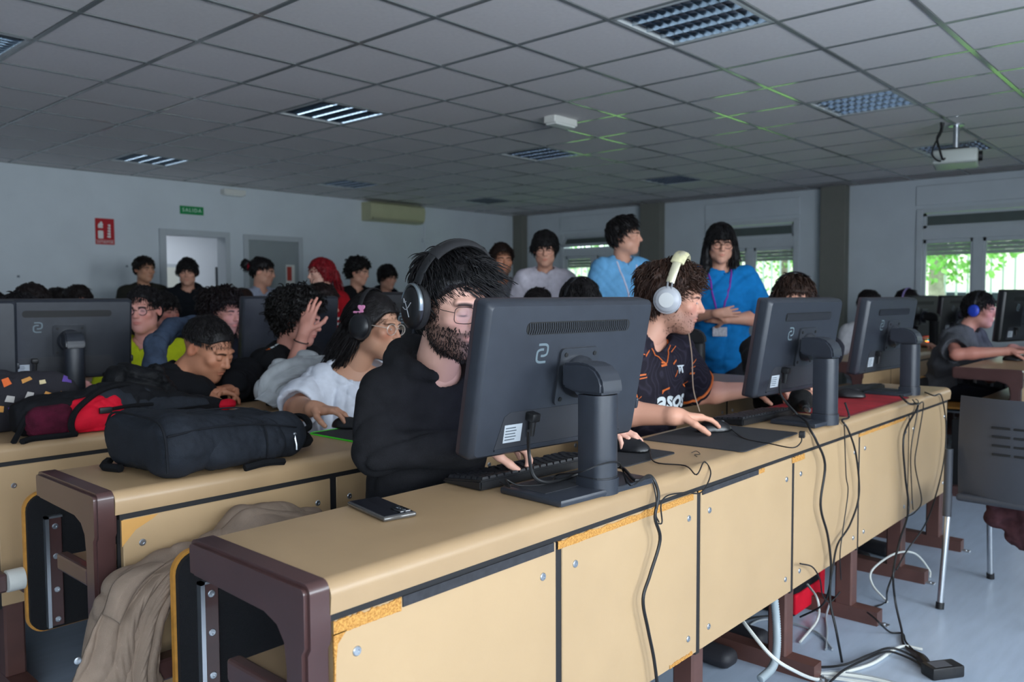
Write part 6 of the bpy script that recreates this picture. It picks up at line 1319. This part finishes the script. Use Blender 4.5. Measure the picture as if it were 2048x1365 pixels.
# ---- microphone lying on the desk, cable clip, string
mi = rootat('microphone', 'black foam microphone with silver connector on the desk', 'microphone', tuple(at_z(1612, 832, DT)), D2R(-146))
blob('m', '', '', [('e', (-.09, 0, .045), (.055, .048, .045))], mat('foam', '#0e0e10', 1., bump=1, bscale=400), .005, (.0015, 150), parent=mi, part='foam_windscreen')
q = MB(); q.tube([(-.04, 0, .035), (.0, 0, .028)], [.02, .014], 14); ob('body', q, M_dark, mi, True); q = MB(); q.lathe([(.009, 0), (.0095, .01), (.0095, .04), (.006, .05), (.004, .062)], 14, Matrix.Translation((0, 0, .026)) @ Matrix.Rotation(PI/2, 4, 'Y')); ob('connector', q, M_steel, mi, True)
cc = rootat('cable_clip', 'small black cable clip at the desk edge', 'clip', tuple(at_z(1604, 876, DT)), .3); q = MB(); q.rbox(-.012, .012, -.009, .009, 0, .008, .002, 1); q.rbox(-.012, -.006, -.009, .009, .006, .02, .002, 1); q.rbox(.006, .012, -.009, .009, .006, .02, .002, 1); ob('clip_body', q, M_dark, cc)
q = MB(); q.tube(catmull([Vector(p) for p in K((1383, 906, 'z', DT+.002), (1393, 903, 'z', DT+.006), (1400, 909, 'z', DT+.002), (1389, 910, 'z', DT+.003), (1394, 914, 'z', DT+.002))], 5), .0011, 5); tag(ob('thread_scrap', q, M_dark, None, True), 'tiny curl of dark thread on the desktop', 'thread')
# ---- smooth black backpack on the second desk (long axis along the desk)
M_bp = cloth_mat('navy_nylon', '#20242b', .75, .12, .5, 600); M_bp2 = cloth_mat('navy_nylon_dark', '#15171c', .8, .12, .4, 600); M_web = cloth_mat('webbing', '#0f1013', .85, .1, .5, 700)
B1 = rootat('backpack', 'smooth black backpack with metal zip puller lying flat on a bench desk', 'backpack', (1.145, 2.095, DT), D2R(2)); B1.scale = (.97, 1, .92)
blob('b', '', '', [('c', (-.20, -.10, .085), (.13, -.085, .07), .080, .062, .03), ('c', (-.20, .10, .085), (.12, .08, .07), .080, .062, .03), ('c', (-.205, -.1, .085), (-.205, .1, .085), .08, .08, .03), ('c', (.13, -.085, .065), (.22, -.02, .05), .055, .035, .04), ('c', (.13, .08, .065), (.22, .03, .05), .055, .035, .04), ('c', (-.15, 0, .10), (.1, 0, .085), .072, .06, .04)], M_bp, .006, (.0035, 38), parent=B1, part='main_body', cuts=((2, 1, .001), (0, 1, -.268)))
blob('b', '', '', [('c', (-.12, -.13, .06), (.06, -.125, .055), .05, .045), ('c', (-.12, -.12, .10), (.05, -.11, .09), .045, .04)], M_bp, .006, (.003, 45), parent=B1, part='front_pocket', cuts=((2, 1, .002),), seed=4)
def seam(par, pts, r=.003, m=M_bp2, name='seam'): q = MB(); q.tube(catmull(pts, 6), r, 6); return ob(name, q, m, par, True)
seam(B1, [(-.262, -.17, .03), (-.266, -.165, .13), (-.262, -.1, .163), (-.262, .1, .165), (-.255, .17, .12)], .0035); seam(B1, [(-.262, -.17, .125), (-.15, -.172, .135), (.0, -.165, .125), (.12, -.15, .10), (.21, -.07, .075)], .003, M_bp2, 'zip_line'); seam(B1, [(-.18, -.12, .168), (-.15, -.09, .172), (.0, -.08, .165), (.12, -.075, .13)], .0025); seam(B1, [(.02, -.172, .02), (.02, -.17, .09), (.02, -.15, .13)], .0022)
seam(B1, [(.20, .04, .06), (.245, .05, .09), (.262, .0, .10), (.25, -.05, .075), (.205, -.06, .06)], .010, M_web, 'carry_handle'); seam(B1, [(.16, -.09, .03), (.235, -.06, .025), (.28, .0, .03), (.27, .04, .05)], .012, M_web, 'shoulder_strap'); seam(B1, [(-.27, .06, .012), (-.285, .12, .012), (-.25, .17, .015)], .012, M_web, 'shoulder_strap')
seam(B1, [(-.06, -.185, .012), (.0, -.192, .018), (.06, -.185, .010)], .011, M_web, 'side_strap')
q = MB(); q.tube([(.125, -.147, .075), (.128, -.152, .045), (.128, -.152, .03)], .0032, 6); q.ell((.125, -.149, .078), (.006, .004, .005), 8, 6); ob('zip_puller', q, M_steel, B1, True)
# ---- red and black backpack on the third desk
c0 = at_z(60, 872, DT); c1 = at_z(380, 838, DT); B2 = rootat('backpack', 'black backpack with red front and maroon mesh pocket', 'backpack', (1.245, 2.955, DT), D2R(1)); B2.scale = (.92, .70, .76)
M_red = cloth_mat('red_nylon', '#c8102a', .7, .08, .4, 500); M_maroon = cloth_mat('maroon_mesh', '#4a1226', .95, .3, .9, 300); M_blk = cloth_mat('black_nylon', '#131418', .8, .15, .5, 500); M_chr = cloth_mat('charcoal_nylon', '#262a31', .8, .12, .5, 500)
blob('b', '', '', [('c', (-.33, 0, .08), (.0, 0, .09), .09, .10, .05), ('c', (-.05, 0, .10), (.42, .02, .04), .10, .035, .06), ('c', (-.3, .05, .08), (.05, .06, .09), .09, .09), ('c', (-.12, -.02, .14), (.1, .0, .10), .065, .05)], M_blk, .007, (.005, 30), parent=B2, part='main_body', cuts=((2, 1, .001), (0, 1, -.40)), seed=2)
blob('b', '', '', [('c', (-.08, -.055, .10), (.28, -.03, .055), .07, .04), ('c', (-.08, -.05, .14), (.05, -.02, .13), .058, .05)], M_chr, .007, (.004, 30), parent=B2, part='top_flap', cuts=((2, 1, .06),), seed=3)
blob('b', '', '', [('c', (-.22, -.085, .055), (-.10, -.09, .06), .06, .062), ('c', (-.2, -.07, .1), (-.09, -.085, .12), .05, .045)], M_red, .006, (.005, 32), parent=B2, part='red_pocket', cuts=((2, 1, .004),), seed=5)
blob('b', '', '', [('c', (-.33, -.08, .055), (-.27, -.085, .055), .055, .055), ('c', (-.33, -.075, .09), (-.27, -.08, .09), .045, .045)], M_maroon, .006, (.003, 60), parent=B2, part='mesh_pocket', cuts=((2, 1, .004),))
blob('b', '', '', [('e', (.41, -.015, .045), (.045, .035, .03))], M_red, .006, (.003, 50), parent=B2, part='red_tip')
seam(B2, [(-.12, -.165, .10), (-.04, -.15, .105), (.05, -.13, .10)], .009, M_web, 'buckle_strap'); q = MB(); q.rbox(-.16, -.115, -.178, -.16, .085, .112, .004, 2); ob('buckle', q, M_dark, B2, True)
seam(B2, [(-.25, -.17, .005), (-.255, -.165, .06), (-.22, -.14, .12), (-.12, -.1, .185), (.0, -.05, .19), (.12, .0, .14)], .012, M_web, 'shoulder_strap'); seam(B2, [(-.42, -.19, .008), (-.38, -.17, .012), (-.3, -.18, .012), (-.24, -.17, .01)], .013, M_web, 'hip_strap'); seam(B2, [(-.44, -.17, .008), (-.40, -.1, .05), (-.36, -.05, .12)], .011, M_web, 'hip_strap')
q = MB(); q.tube(catmull([(.42, -.04, .03), (.44, -.05, .02), (.43, -.06, .015), (.47, -.06, .012)], 5), .003, 6); ob('zip_puller', q, M_steel, B2, True)
# ---- dark bag printed with small colourful patches
B3 = rootat('shoulder_bag', 'dark bag covered with small orange, white and purple patches', 'bag', (.955, 3.125, DT), 0); B3.scale = (.95, .50, 1)
bb = blob('b', '', '', [('c', (-.2, 0, .08), (.12, 0, .09), .1, .09), ('c', (-.2, .02, .14), (.1, .02, .13), .085, .07)], mat('patch_cloth', '#17151d', .85, bump=.4, bscale=300), .008, (.005, 28), parent=B3, part='bag_body', cuts=((2, 1, .001),), seed=9)
rs = random.Random(11); fake = dict(top=bb, base=V3((0, 0, 0)))
pc = [mat('patch_'+c, c, .8) for c in ('#d6632a', '#c9b88f', '#b9bcc8', '#5a3f8f', '#c58a45', '#a9a4a0')]
for i in range(7):
    for j in range(3):
        e = MB(); w_, h_, a = rs.uniform(.011, .02), rs.uniform(.008, .016), rs.uniform(-.5, .5); e.add([(x*math.cos(a)-y*math.sin(a), x*math.sin(a)+y*math.cos(a), 0) for x, y in ((-w_, -h_), (w_, -h_*.7), (w_*.9, h_), (-w_*.8, h_*.9))], [(0, 1, 2, 3)])
        decal(fake, e.mesh('t', pc[0]), pc[rs.randrange(6)], 'patch', V3((-.22+.06*i+rs.uniform(-.015, .015), 0, .05+.05*j+rs.uniform(-.012, .012))), Vector((1, 0, 0)), Vector((0, .2, 1)), Vector((0, 1, -.25)), .003, sub=1)
# ---- clothes
blob('jacket', 'black padded jacket heaped behind the red backpack', 'jacket', [('c', (1.27, 3.135, DT+.06), (1.47, 3.135, DT+.06), .075, .07), ('c', (1.30, 3.14, DT+.14), (1.42, 3.14, DT+.13), .07, .06)], cloth_mat('puffer_black', '#0f1013', .6, .15, .5, 200), .008, (.012, 36), seed=6, boxes=[(3.215, 4, 0, 2), (2, 3.068, 0, 2), (2, 4, 0, 2, 0, 1.215), (2, 4, 0, 2, 1.49, 3)], cuts=((2, 1, DT+.001),))
gj = [at_y(x, y, Y) for x, y, Y in ((530, 785, 2.95), (560, 745, 3.0), (610, 725, 3.05), (650, 730, 3.08), (600, 790, 2.96), (640, 770, 3.0), (535, 770, 3.0))]
blob('jacket', 'light grey sweatshirt crumpled between the bowing head and the white T-shirt', 'sweatshirt', [('c', gj[0], gj[1], .03, .035), ('c', gj[1], gj[2], .035, .04), ('c', gj[2], gj[3], .04, .035), ('c', gj[4], gj[5], .035, .04), ('c', gj[0], gj[4], .03, .035), ('c', gj[1], gj[5], .035, .035)], cloth_mat('grey_fleece', '#a9adb0', .95, .06, .5, 350), .005, (.007, 30), kk=.07, bias=(.5, .2, .9), seed=8, cuts=((2, 1, DT+.042),))
gs = [o for o in bpy.data.objects if o.get('label') == 'light grey sweatshirt crumpled between the bowing head and the white T-shirt'][0]
drape(gs, 'folded_sleeve', [at_y(x, y, Y) for x, y, Y in ((512, 800, 2.93), (522, 752, 2.95), (565, 722, 2.97), (610, 714, 2.99), (655, 712, 3.02))], [at_y(x, y, Y) for x, y, Y in ((556, 812, 2.90), (570, 793, 2.90), (600, 785, 2.92), (630, 772, 2.94), (660, 760, 2.97))], MATS['grey_fleece'], 3, .016, seed=3, bulge=.03)
drape(gs, 'folded_body', [at_y(x, y, Y) for x, y, Y in ((508, 800, 2.90), (535, 780, 2.90), (580, 775, 2.90), (640, 765, 2.93))], [at_y(x, y, Y) for x, y, Y in ((545, 817, 2.88), (585, 814, 2.88), (620, 806, 2.88), (655, 795, 2.90))], MATS['grey_fleece'], 3, .012, 50, 40, seed=6, bulge=.02)
blob('jacket', 'black coat lying under the light grey sweatshirt', 'coat', [('c', (1.86, 3.0, DT+.015), (2.3, 3.04, DT+.015), .035, .035), ('c', (1.97, 3.08, DT+.02), (2.15, 3.1, DT+.025), .045, .045)], cloth_mat('coat_black', '#0e0f12'), .008, (.006, 30), seed=12, cuts=((2, 1, DT+.001),))
ct = lambda *a: [np.array(at_y(x, y, Y)) for x, y, Y in a]
cp = ct((630, 1032, 1.90), (560, 1045, 1.89), (490, 1050, 1.88), (445, 1090, 1.87), (390, 1130, 1.86), (330, 1150, 1.86), (270, 1190, 1.86), (230, 1230, 1.86), (215, 1300, 1.85), (200, 1370, 1.84), (270, 1280, 1.85), (280, 1380, 1.85), (180, 1420, 1.84), (270, 1470, 1.84))
rr = [.02, .036, .04, .036, .038, .042, .045, .042, .042, .045, .04, .04, .045, .04]
pr = [('c', cp[i], cp[i+1], rr[i], rr[i+1], .06) for i in range(9)]+[('c', cp[6], cp[10], .04, .04, .06), ('c', cp[10], cp[11], .04, .04, .06), ('c', cp[9], cp[12], .045, .045), ('c', cp[11], cp[13], .04, .04)]
coat = rootat('coat', 'beige cotton coat slung over a folding seat by the desk with the phone', 'coat', (0, 0, 0))
blob('coat', '', '', pr, cloth_mat('beige_cotton', '#8a7869', .9, .08, .4, 500), .005, (.006, 22), kk=.06, bias=(1, .3, .35), seed=14, boxes=[(1.819, 1.875, .367, .423, .77, 5), (1.70, 1.781, .2, .69, .83, 3)], parent=coat, part='coat_body', cuts=((2, 1, .01), (1, -1, 1.935)))
M_coat = MATS['beige_cotton']
drape(coat, 'front_panel_cloth', ct((345, 1118, 1.83), (250, 1165, 1.83), (195, 1235, 1.83), (160, 1310, 1.82), (128, 1400, 1.82)), ct((400, 1118, 1.83), (345, 1180, 1.825), (322, 1240, 1.82), (316, 1310, 1.815), (314, 1400, 1.815)), M_coat, 4, .016, seed=2, bulge=.03)
drape(coat, 'sleeve_cloth', ct((290, 1150, 1.82), (262, 1230, 1.82), (240, 1310, 1.815), (225, 1400, 1.81)), ct((384, 1138, 1.825), (331, 1230, 1.82), (316, 1310, 1.815), (312, 1400, 1.81)), M_coat, 3, .013, seed=5, bulge=.035)
drape(coat, 'collar_cloth', ct((300, 1125, 1.82), (262, 1140, 1.81), (225, 1170, 1.805), (205, 1230, 1.80)), ct((330, 1128, 1.80), (290, 1160, 1.79), (262, 1200, 1.785), (240, 1250, 1.78)), M_coat, 1, .006, 30, 30, seed=7, bulge=.015)
drape(coat, 'back_cloth', ct((395, 1110, 1.86), (440, 1062, 1.86), (490, 1018, 1.86), (555, 1022, 1.86), (640, 1026, 1.88)), ct((395, 1160, 1.83), (440, 1150, 1.83), (500, 1135, 1.83), (560, 1120, 1.83), (645, 1080, 1.85)), M_coat, 4, .014, seed=9, bulge=.045)
q = MB(); p_ = at_y(155, 1322, 1.775); q.lathe([(.0075, 0), (.0075, .003), (.004, .004)], 12, Matrix.Translation(p_) @ Matrix.Rotation(PI/2, 4, 'X')); ob('snap_button', q, M_steel, coat, True)
# ---- steel legged chair
CH = rootat('chair', 'dark grey plastic chair with slotted back and steel legs', 'chair', (3.78, .63, 0), D2R(-4))
M_chp = mat('chair_plastic', '#3a3d44', .5, var=.05, bump=.1, bscale=500)
q = MB(); n_ = 9; vs = []
for th in (0, -.008):
    for i in range(n_):
        for j in range(9):
            u, v = i/(n_-1)*2-1, j/8; vs.append((-.19+.05*u*u-.06*v+th, u*(.215-.02*v*v), .44+.41*v))
F_ = []; L_ = n_*9
for i in range(n_-1):
    for j in range(8): a = i*9+j; F_ += [(a, a+9, a+10, a+1), (L_+a, L_+a+1, L_+a+10, L_+a+9)]
for i in range(n_-1): a = i*9; F_ += [(a, L_+a, L_+a+9, a+9), (a+8, a+17, L_+a+17, L_+a+8)]
for j in range(8): F_ += [(j, j+1, L_+j+1, L_+j), ((n_-1)*9+j, L_+(n_-1)*9+j, L_+(n_-1)*9+j+1, (n_-1)*9+j+1)]
q.add(vs, F_); bk = ob('backrest', q, M_chp, CH, 40)
for k in range(4):
    for s_ in range(2):
        q = MB(); z = .635+.035*k; xx = -.19-.06*(z-.44)/.41-.0095; q.rbox(xx-.002, xx+.004, -.03+s_*.075-.035, -.03+s_*.075+.03, z-.004, z+.004, .0015, 1); ob('vent_slot', q, M_slot, bk)
q = MB(); q.rbox(-.2, .22, -.21, .21, .425, .455, .012, 3); ob('seat', q, M_chp, CH, True)
for s_ in (-1, 1):
    q = MB(); q.tube(catmull([(-.275, s_*.232, .02), (-.22, s_*.232, .30), (-.19, s_*.235, .43), (-.185, s_*.24, .45)], 5), .0125, 12); rl = ob('rear_leg', q, M_steel, CH, True); q = MB(); q.tube([(-.215, s_*.234, .36), (-.205, s_*.236, .45), (-.195, s_*.238, .63)], .016, 10); ob('leg_sleeve', q, M_chp, rl, True); q = MB(); q.cyl((-.279, s_*.232, 0), (-.274, s_*.232, .025), .016, 10); ob('rubber_foot', q, M_dark, rl, True)
    q = MB(); q.tube([(.25, s_*.2, .02), (.2, s_*.2, .43)], .0125, 12); f_ = ob('front_leg', q, M_steel, CH, True); q = MB(); q.cyl((.2525, s_*.2, 0), (.249, s_*.2, .025), .016, 10); ob('rubber_foot', q, M_dark, f_, True)
blob('garment', 'dark maroon garment hanging from the chair seat', 'garment', [('c', at_x(1995, 1000, 3.78), at_x(2075, 1000, 3.78), .03, .045), ('c', at_x(1995, 1000, 3.80), at_x(1992, 1035, 3.84), .035, .04), ('c', at_x(2025, 1010, 3.82), at_x(2030, 1060, 3.86), .045, .045), ('c', at_x(2060, 1010, 3.82), at_x(2058, 1085, 3.88), .05, .05)], cloth_mat('maroon_cloth', '#4d3034', .95, .2, .5, 300), .008, (.008, 40), seed=21, boxes=[(.40, .86, .424, .4555, 3.56, 4.01)])
# ---- cables
M_cab = mat('black_cable', '#131417', .5); M_wcab = mat('white_cable', '#c9ccc8', .5); M_gcab = mat('grey_cable', '#8d949a', .5)
def cable(label, pts, r, m=M_cab, group='loose cables by the front desk', name='cable'): q = MB(); q.tube(catmull(pts, 7), r, 7); return tag(ob(name, q, m, None, True), label, 'cable', group)
YP = 1.052; zt = DT+.004; fz = .006
def edge(x, y=None): return None
# power lead of the nearest monitor: plug -> keyboard -> behind the column -> over the edge
cable('thick black power lead hanging over the panel of the bearded player', [at_d(1057, 862, 1.80)]+K((1058, 905, 'y', 1.19), (1066, 950, 'y', 1.17), (1090, 965, 'y', 1.16), (1130, 958, 'z', DT+.02), (1180, 940, 'y', 1.17), (1240, 935, 'z', DT+.022), (1272, 962, 'z', DT+.022))+[Vector((1.685, 1.066, DT+.012)), Vector((1.692, 1.048, .77))]+K((1310, 1035, 'y', YP-.006), (1320, 1080, 'y', YP-.004), (1300, 1150, 'y', YP), (1286, 1200, 'y', YP), (1296, 1260, 'y', YP), (1308, 1320, 'y', YP), (1318, 1400, 'y', YP), (1322, 1440, 'y', YP)), .0042)
cable('thin black signal lead looping round the monitor column of the bearded player', K((1000, 965, 'z', DT+.03), (1020, 975, 'z', DT+.03), (1012, 960, 'z', DT+.035), (1040, 972, 'z', DT+.02), (1095, 968, 'z', DT+.02), (1115, 950, 'z', DT+.025), (1160, 945, 'y', 1.06), (1200, 930, 'y', 1.036), (1235, 925, 'y', 1.05), (1245, 940, 'z', DT+.02), (1262, 972, 'z', DT+.021))+[Vector((1.664, 1.058, DT+.018)), Vector((1.674, 1.044, .77))]+K((1312, 1030, 'y', YP-.006), (1318, 1045, 'y', YP-.006)), .0019)
cable('black power lead falling from the monitor of the jersey player to the floor', K((1560, 760, 'y', 1.20), (1562, 790, 'y', 1.15), (1590, 825, 'z', DT+.045), (1612, 843, 'z', DT+.022))+[Vector((2.66, 1.068, DT+.004)), Vector((2.665, 1.05, .77))]+K((1650, 930, 'y', YP-.004), (1641, 1010, 'y', YP), (1655, 1070, 'y', YP), (1662, 1130, 'y', YP), (1660, 1200, 'y', 1.03), (1672, 1260, 'y', 1.0), (1684, 1325, 'z', fz)), .0042)
cable('black lead crossing the fourth front panel in a bend', K((1690, 806, 'y', 1.07), (1698, 834, 'z', zt+.006))+[Vector((2.94, 1.066, DT+.003)), Vector((2.955, 1.05, .77))]+K((1712, 910, 'y', YP-.004), (1718, 990, 'y', YP), (1700, 1050, 'y', YP), (1675, 1090, 'y', YP), (1665, 1140, 'y', 1.04), (1655, 1190, 'y', 1.06), (1640, 1215, 'y', 1.12), (1600, 1235, 'y', 1.2)), .0035)
cable('thin black lead dangling on the fourth front panel', K((1688, 845, 'z', zt))+[Vector((2.92, 1.05, .77))]+K((1692, 950, 'y', YP), (1696, 985, 'y', YP), (1686, 1060, 'y', YP), (1680, 1110, 'y', YP), (1682, 1160, 'y', 1.06)), .002)
cable('black power lead falling past the red mat to the power adapter', K((1800, 792, 'z', DT+.024), (1818, 808, 'z', DT+.012))+[Vector((3.78, 1.05, .77))]+K((1808, 870, 'y', YP-.002), (1810, 950, 'y', YP), (1817, 1020, 'y', YP), (1800, 1080, 'y', 1.03), (1787, 1140, 'z', .22), (1790, 1200, 'z', .10), (1803, 1260, 'z', .02), (1807, 1288, 'z', fz), (1822, 1302, 'z', .012)), .0042)
cable('thin black lead with a kink beside the power adapter lead', K((1825, 800, 'z', zt), (1834, 810, 'z', zt))+[Vector((3.86, 1.05, .77))]+K((1836, 880, 'y', YP), (1830, 930, 'y', YP), (1843, 1000, 'y', YP), (1830, 1025, 'y', YP), (1812, 1035, 'y', YP)), .0026)
cable('black lead falling over the last front panel near the desk end', K((1850, 785, 'z', zt), (1868, 792, 'z', zt))+[Vector((4.14, 1.05, .78))]+K((1892, 850, 'y', YP), (1888, 920, 'y', YP), (1872, 990, 'y', YP), (1850, 1050, 'y', 1.04), (1815, 1100, 'y', 1.02), (1793, 1140, 'y', 1.0)), .0032)
cable('straight thin black lead between two curved leads by the red mat', [Vector((3.78, 1.06, DT)), Vector((3.785, 1.05, .77))]+K((1822, 900, 'y', YP), (1824, 990, 'y', YP), (1826, 1020, 'y', YP)), .0022)
cable('short black lead looping out under the third panel', K((1600, 1128, 'y', YP), (1625, 1135, 'y', YP), (1640, 1160, 'y', YP), (1645, 1190, 'y', 1.07), (1660, 1205, 'y', 1.07), (1680, 1185, 'y', 1.09)), .0025)
cable('thick white cable curving out from under the second panel', K((1480, 1235, 'y', 1.12), (1500, 1262, 'y', 1.07), (1540, 1310, 'y', 1.0), (1580, 1338, 'y', .97), (1635, 1360, 'z', fz), (1680, 1348, 'z', fz), (1745, 1328, 'z', fz), (1800, 1295, 'z', fz), (1845, 1300, 'z', fz)), .0055, M_wcab)
cable('pair of black leads arching to the power adapter', K((1590, 1330, 'z', fz), (1640, 1335, 'z', fz), (1690, 1330, 'z', .02), (1740, 1310, 'z', .03), (1780, 1297, 'z', .03), (1820, 1310, 'z', .02), (1850, 1330, 'z', .015)), .004)
cable('second black lead crossing the white cable near the power adapter', K((1660, 1365, 'z', .016), (1690, 1340, 'z', .016), (1735, 1318, 'z', .016), (1775, 1304, 'z', .018), (1815, 1316, 'z', .014), (1848, 1334, 'z', .012)), .0038)
cable('black lead curling back from the power adapter to the desk foot', K((1735, 1226, 'z', .068), (1752, 1240, 'z', .066), (1764, 1252, 'z', .05), (1782, 1266, 'z', fz), (1805, 1268, 'z', fz), (1812, 1285, 'z', fz), (1830, 1305, 'z', .012)), .0035)
cable('white cable forming a loop at the third desk leg', K((1615, 1170, 'y', 1.25), (1635, 1200, 'z', .1), (1635, 1240, 'z', .02), (1600, 1285, 'z', fz)), .0045, M_wcab)
cable('white cable loop round the fourth desk leg', K((1775, 1205, 'z', fz), (1745, 1170, 'z', .05), (1745, 1140, 'z', .10), (1790, 1108, 'z', .14), (1830, 1108, 'z', .12), (1858, 1140, 'z', .03), (1860, 1155, 'z', fz)), .0045, M_wcab)
cable('grey cable snaking on the floor behind the second desk leg', K((1480, 1270, 'z', fz), (1510, 1245, 'z', fz), (1545, 1240, 'z', fz), (1600, 1252, 'z', fz), (1640, 1270, 'z', fz), (1665, 1300, 'z', fz)), .004, M_gcab)
cable('grey cable bending between the third and fourth desk feet', K((1660, 1205, 'z', .05), (1652, 1235, 'z', fz), (1654, 1262, 'z', fz), (1652, 1300, 'z', fz)), .004, M_gcab)
cable('black lead running on the floor under the second panel', K((1450, 1260, 'z', .05), (1500, 1238, 'z', .03), (1545, 1232, 'z', .02)), .004)
cable('black lead hooked along the fourth desk leg to the floor', K((1790, 1140, 'y', 1.02), (1775, 1180, 'y', 1.0), (1772, 1205, 'z', fz), (1757, 1212, 'z', fz), (1748, 1216, 'z', fz)), .0035)
for k in range(6):
    cable('thin pale strand of the flat cable bundle on the floor by the power adapter', K((1632+4*k, 1346+2*k, 'z', fz), (1680+6*k, 1345+4*k, 'z', fz+.004*(k % 2)), (1760+8*k, 1358+5*k, 'z', fz), (1900, 1400+6*k, 'z', fz)), .0038, M_wcab if k % 3 else M_gcab, group='white cable bundle on the floor')
cd = MB(); pth = catmull([Vector(p) for p in K((1548, 1195, 'y', 1.10), (1553, 1250, 'y', 1.09), (1553, 1300, 'y', 1.07), (1545, 1335, 'y', 1.06), (1520, 1360, 'y', 1.07))], 22); cd.tube(pth, [.0135 if i % 2 else .0112 for i in range(len(pth))], 12); tag(ob('flexible_conduit', cd, mat('grey_conduit', '#99a5ab', .45), None, 180), 'grey corrugated conduit beside the second desk leg', 'conduit')
pa = rootat('power_adapter', 'black power adapter block on the floor', 'power adapter', tuple(at_z(1885, 1352, 0)), D2R(-35)); q = MB(); q.rbox(-.06, .06, -.03, .03, 0, .04, .006, 2); ob('block', q, M_dark, pa, True); q = MB(); q.rbox(-.045, .02, -.02, .02, .0395, .0405, .0005, 1); ob('rating_label', q, mat('adapter_label', '#4a4c52', .6), pa)
q = MB(); q.tube(catmull([Vector(p) for p in K((1815, 1298, 'z', .012), (1840, 1315, 'z', .018), (1860, 1338, 'z', .02))], 5), [.006, .007, .009, .011, .013, .016, .017, .017, .016, .014, .012], 8); tag(ob('plug_connector', q, M_dark, None, True), 'black inline plug between the leads and the power adapter', 'plug')
# ---- under the desks
bx = rootat('box', 'red and black bag on the floor under the third panel', 'bag', tuple(at_z(1648, 1200, 0)+Vector((-.15, .10, 0)))); q = MB(); q.rbox(-.14, .14, -.1, .1, .0, .30, .03, 3); ob('bag_body', q, cloth_mat('bag_black', '#15161a'), bx, True); q = MB(); q.rbox(-.145, .145, -.106, -.09, .02, .10, .008, 2); q.rbox(.09, .145, -.107, -.09, .08, .30, .008, 2); ob('red_trim', q, M_red, bx, True)
tw = rootat('computer_tower', 'black computer tower under the shaded desk across the aisle', 'computer', (5.95, 1.22, 0)); q = MB(); q.rbox(-.1, .1, -.16, .2, .012, .44, .006, 2); ob('case', q, M_dark, tw); q = MB(); q.box(-.07, .07, -.163, -.159, .3, .4); ob('front_bezel', q, M_mon2, tw)
for sx in (-.07, .07):
    q = MB(); q.box(sx-.015, sx+.015, -.14, .18, 0, .014); ob('foot', q, M_dark, tw)
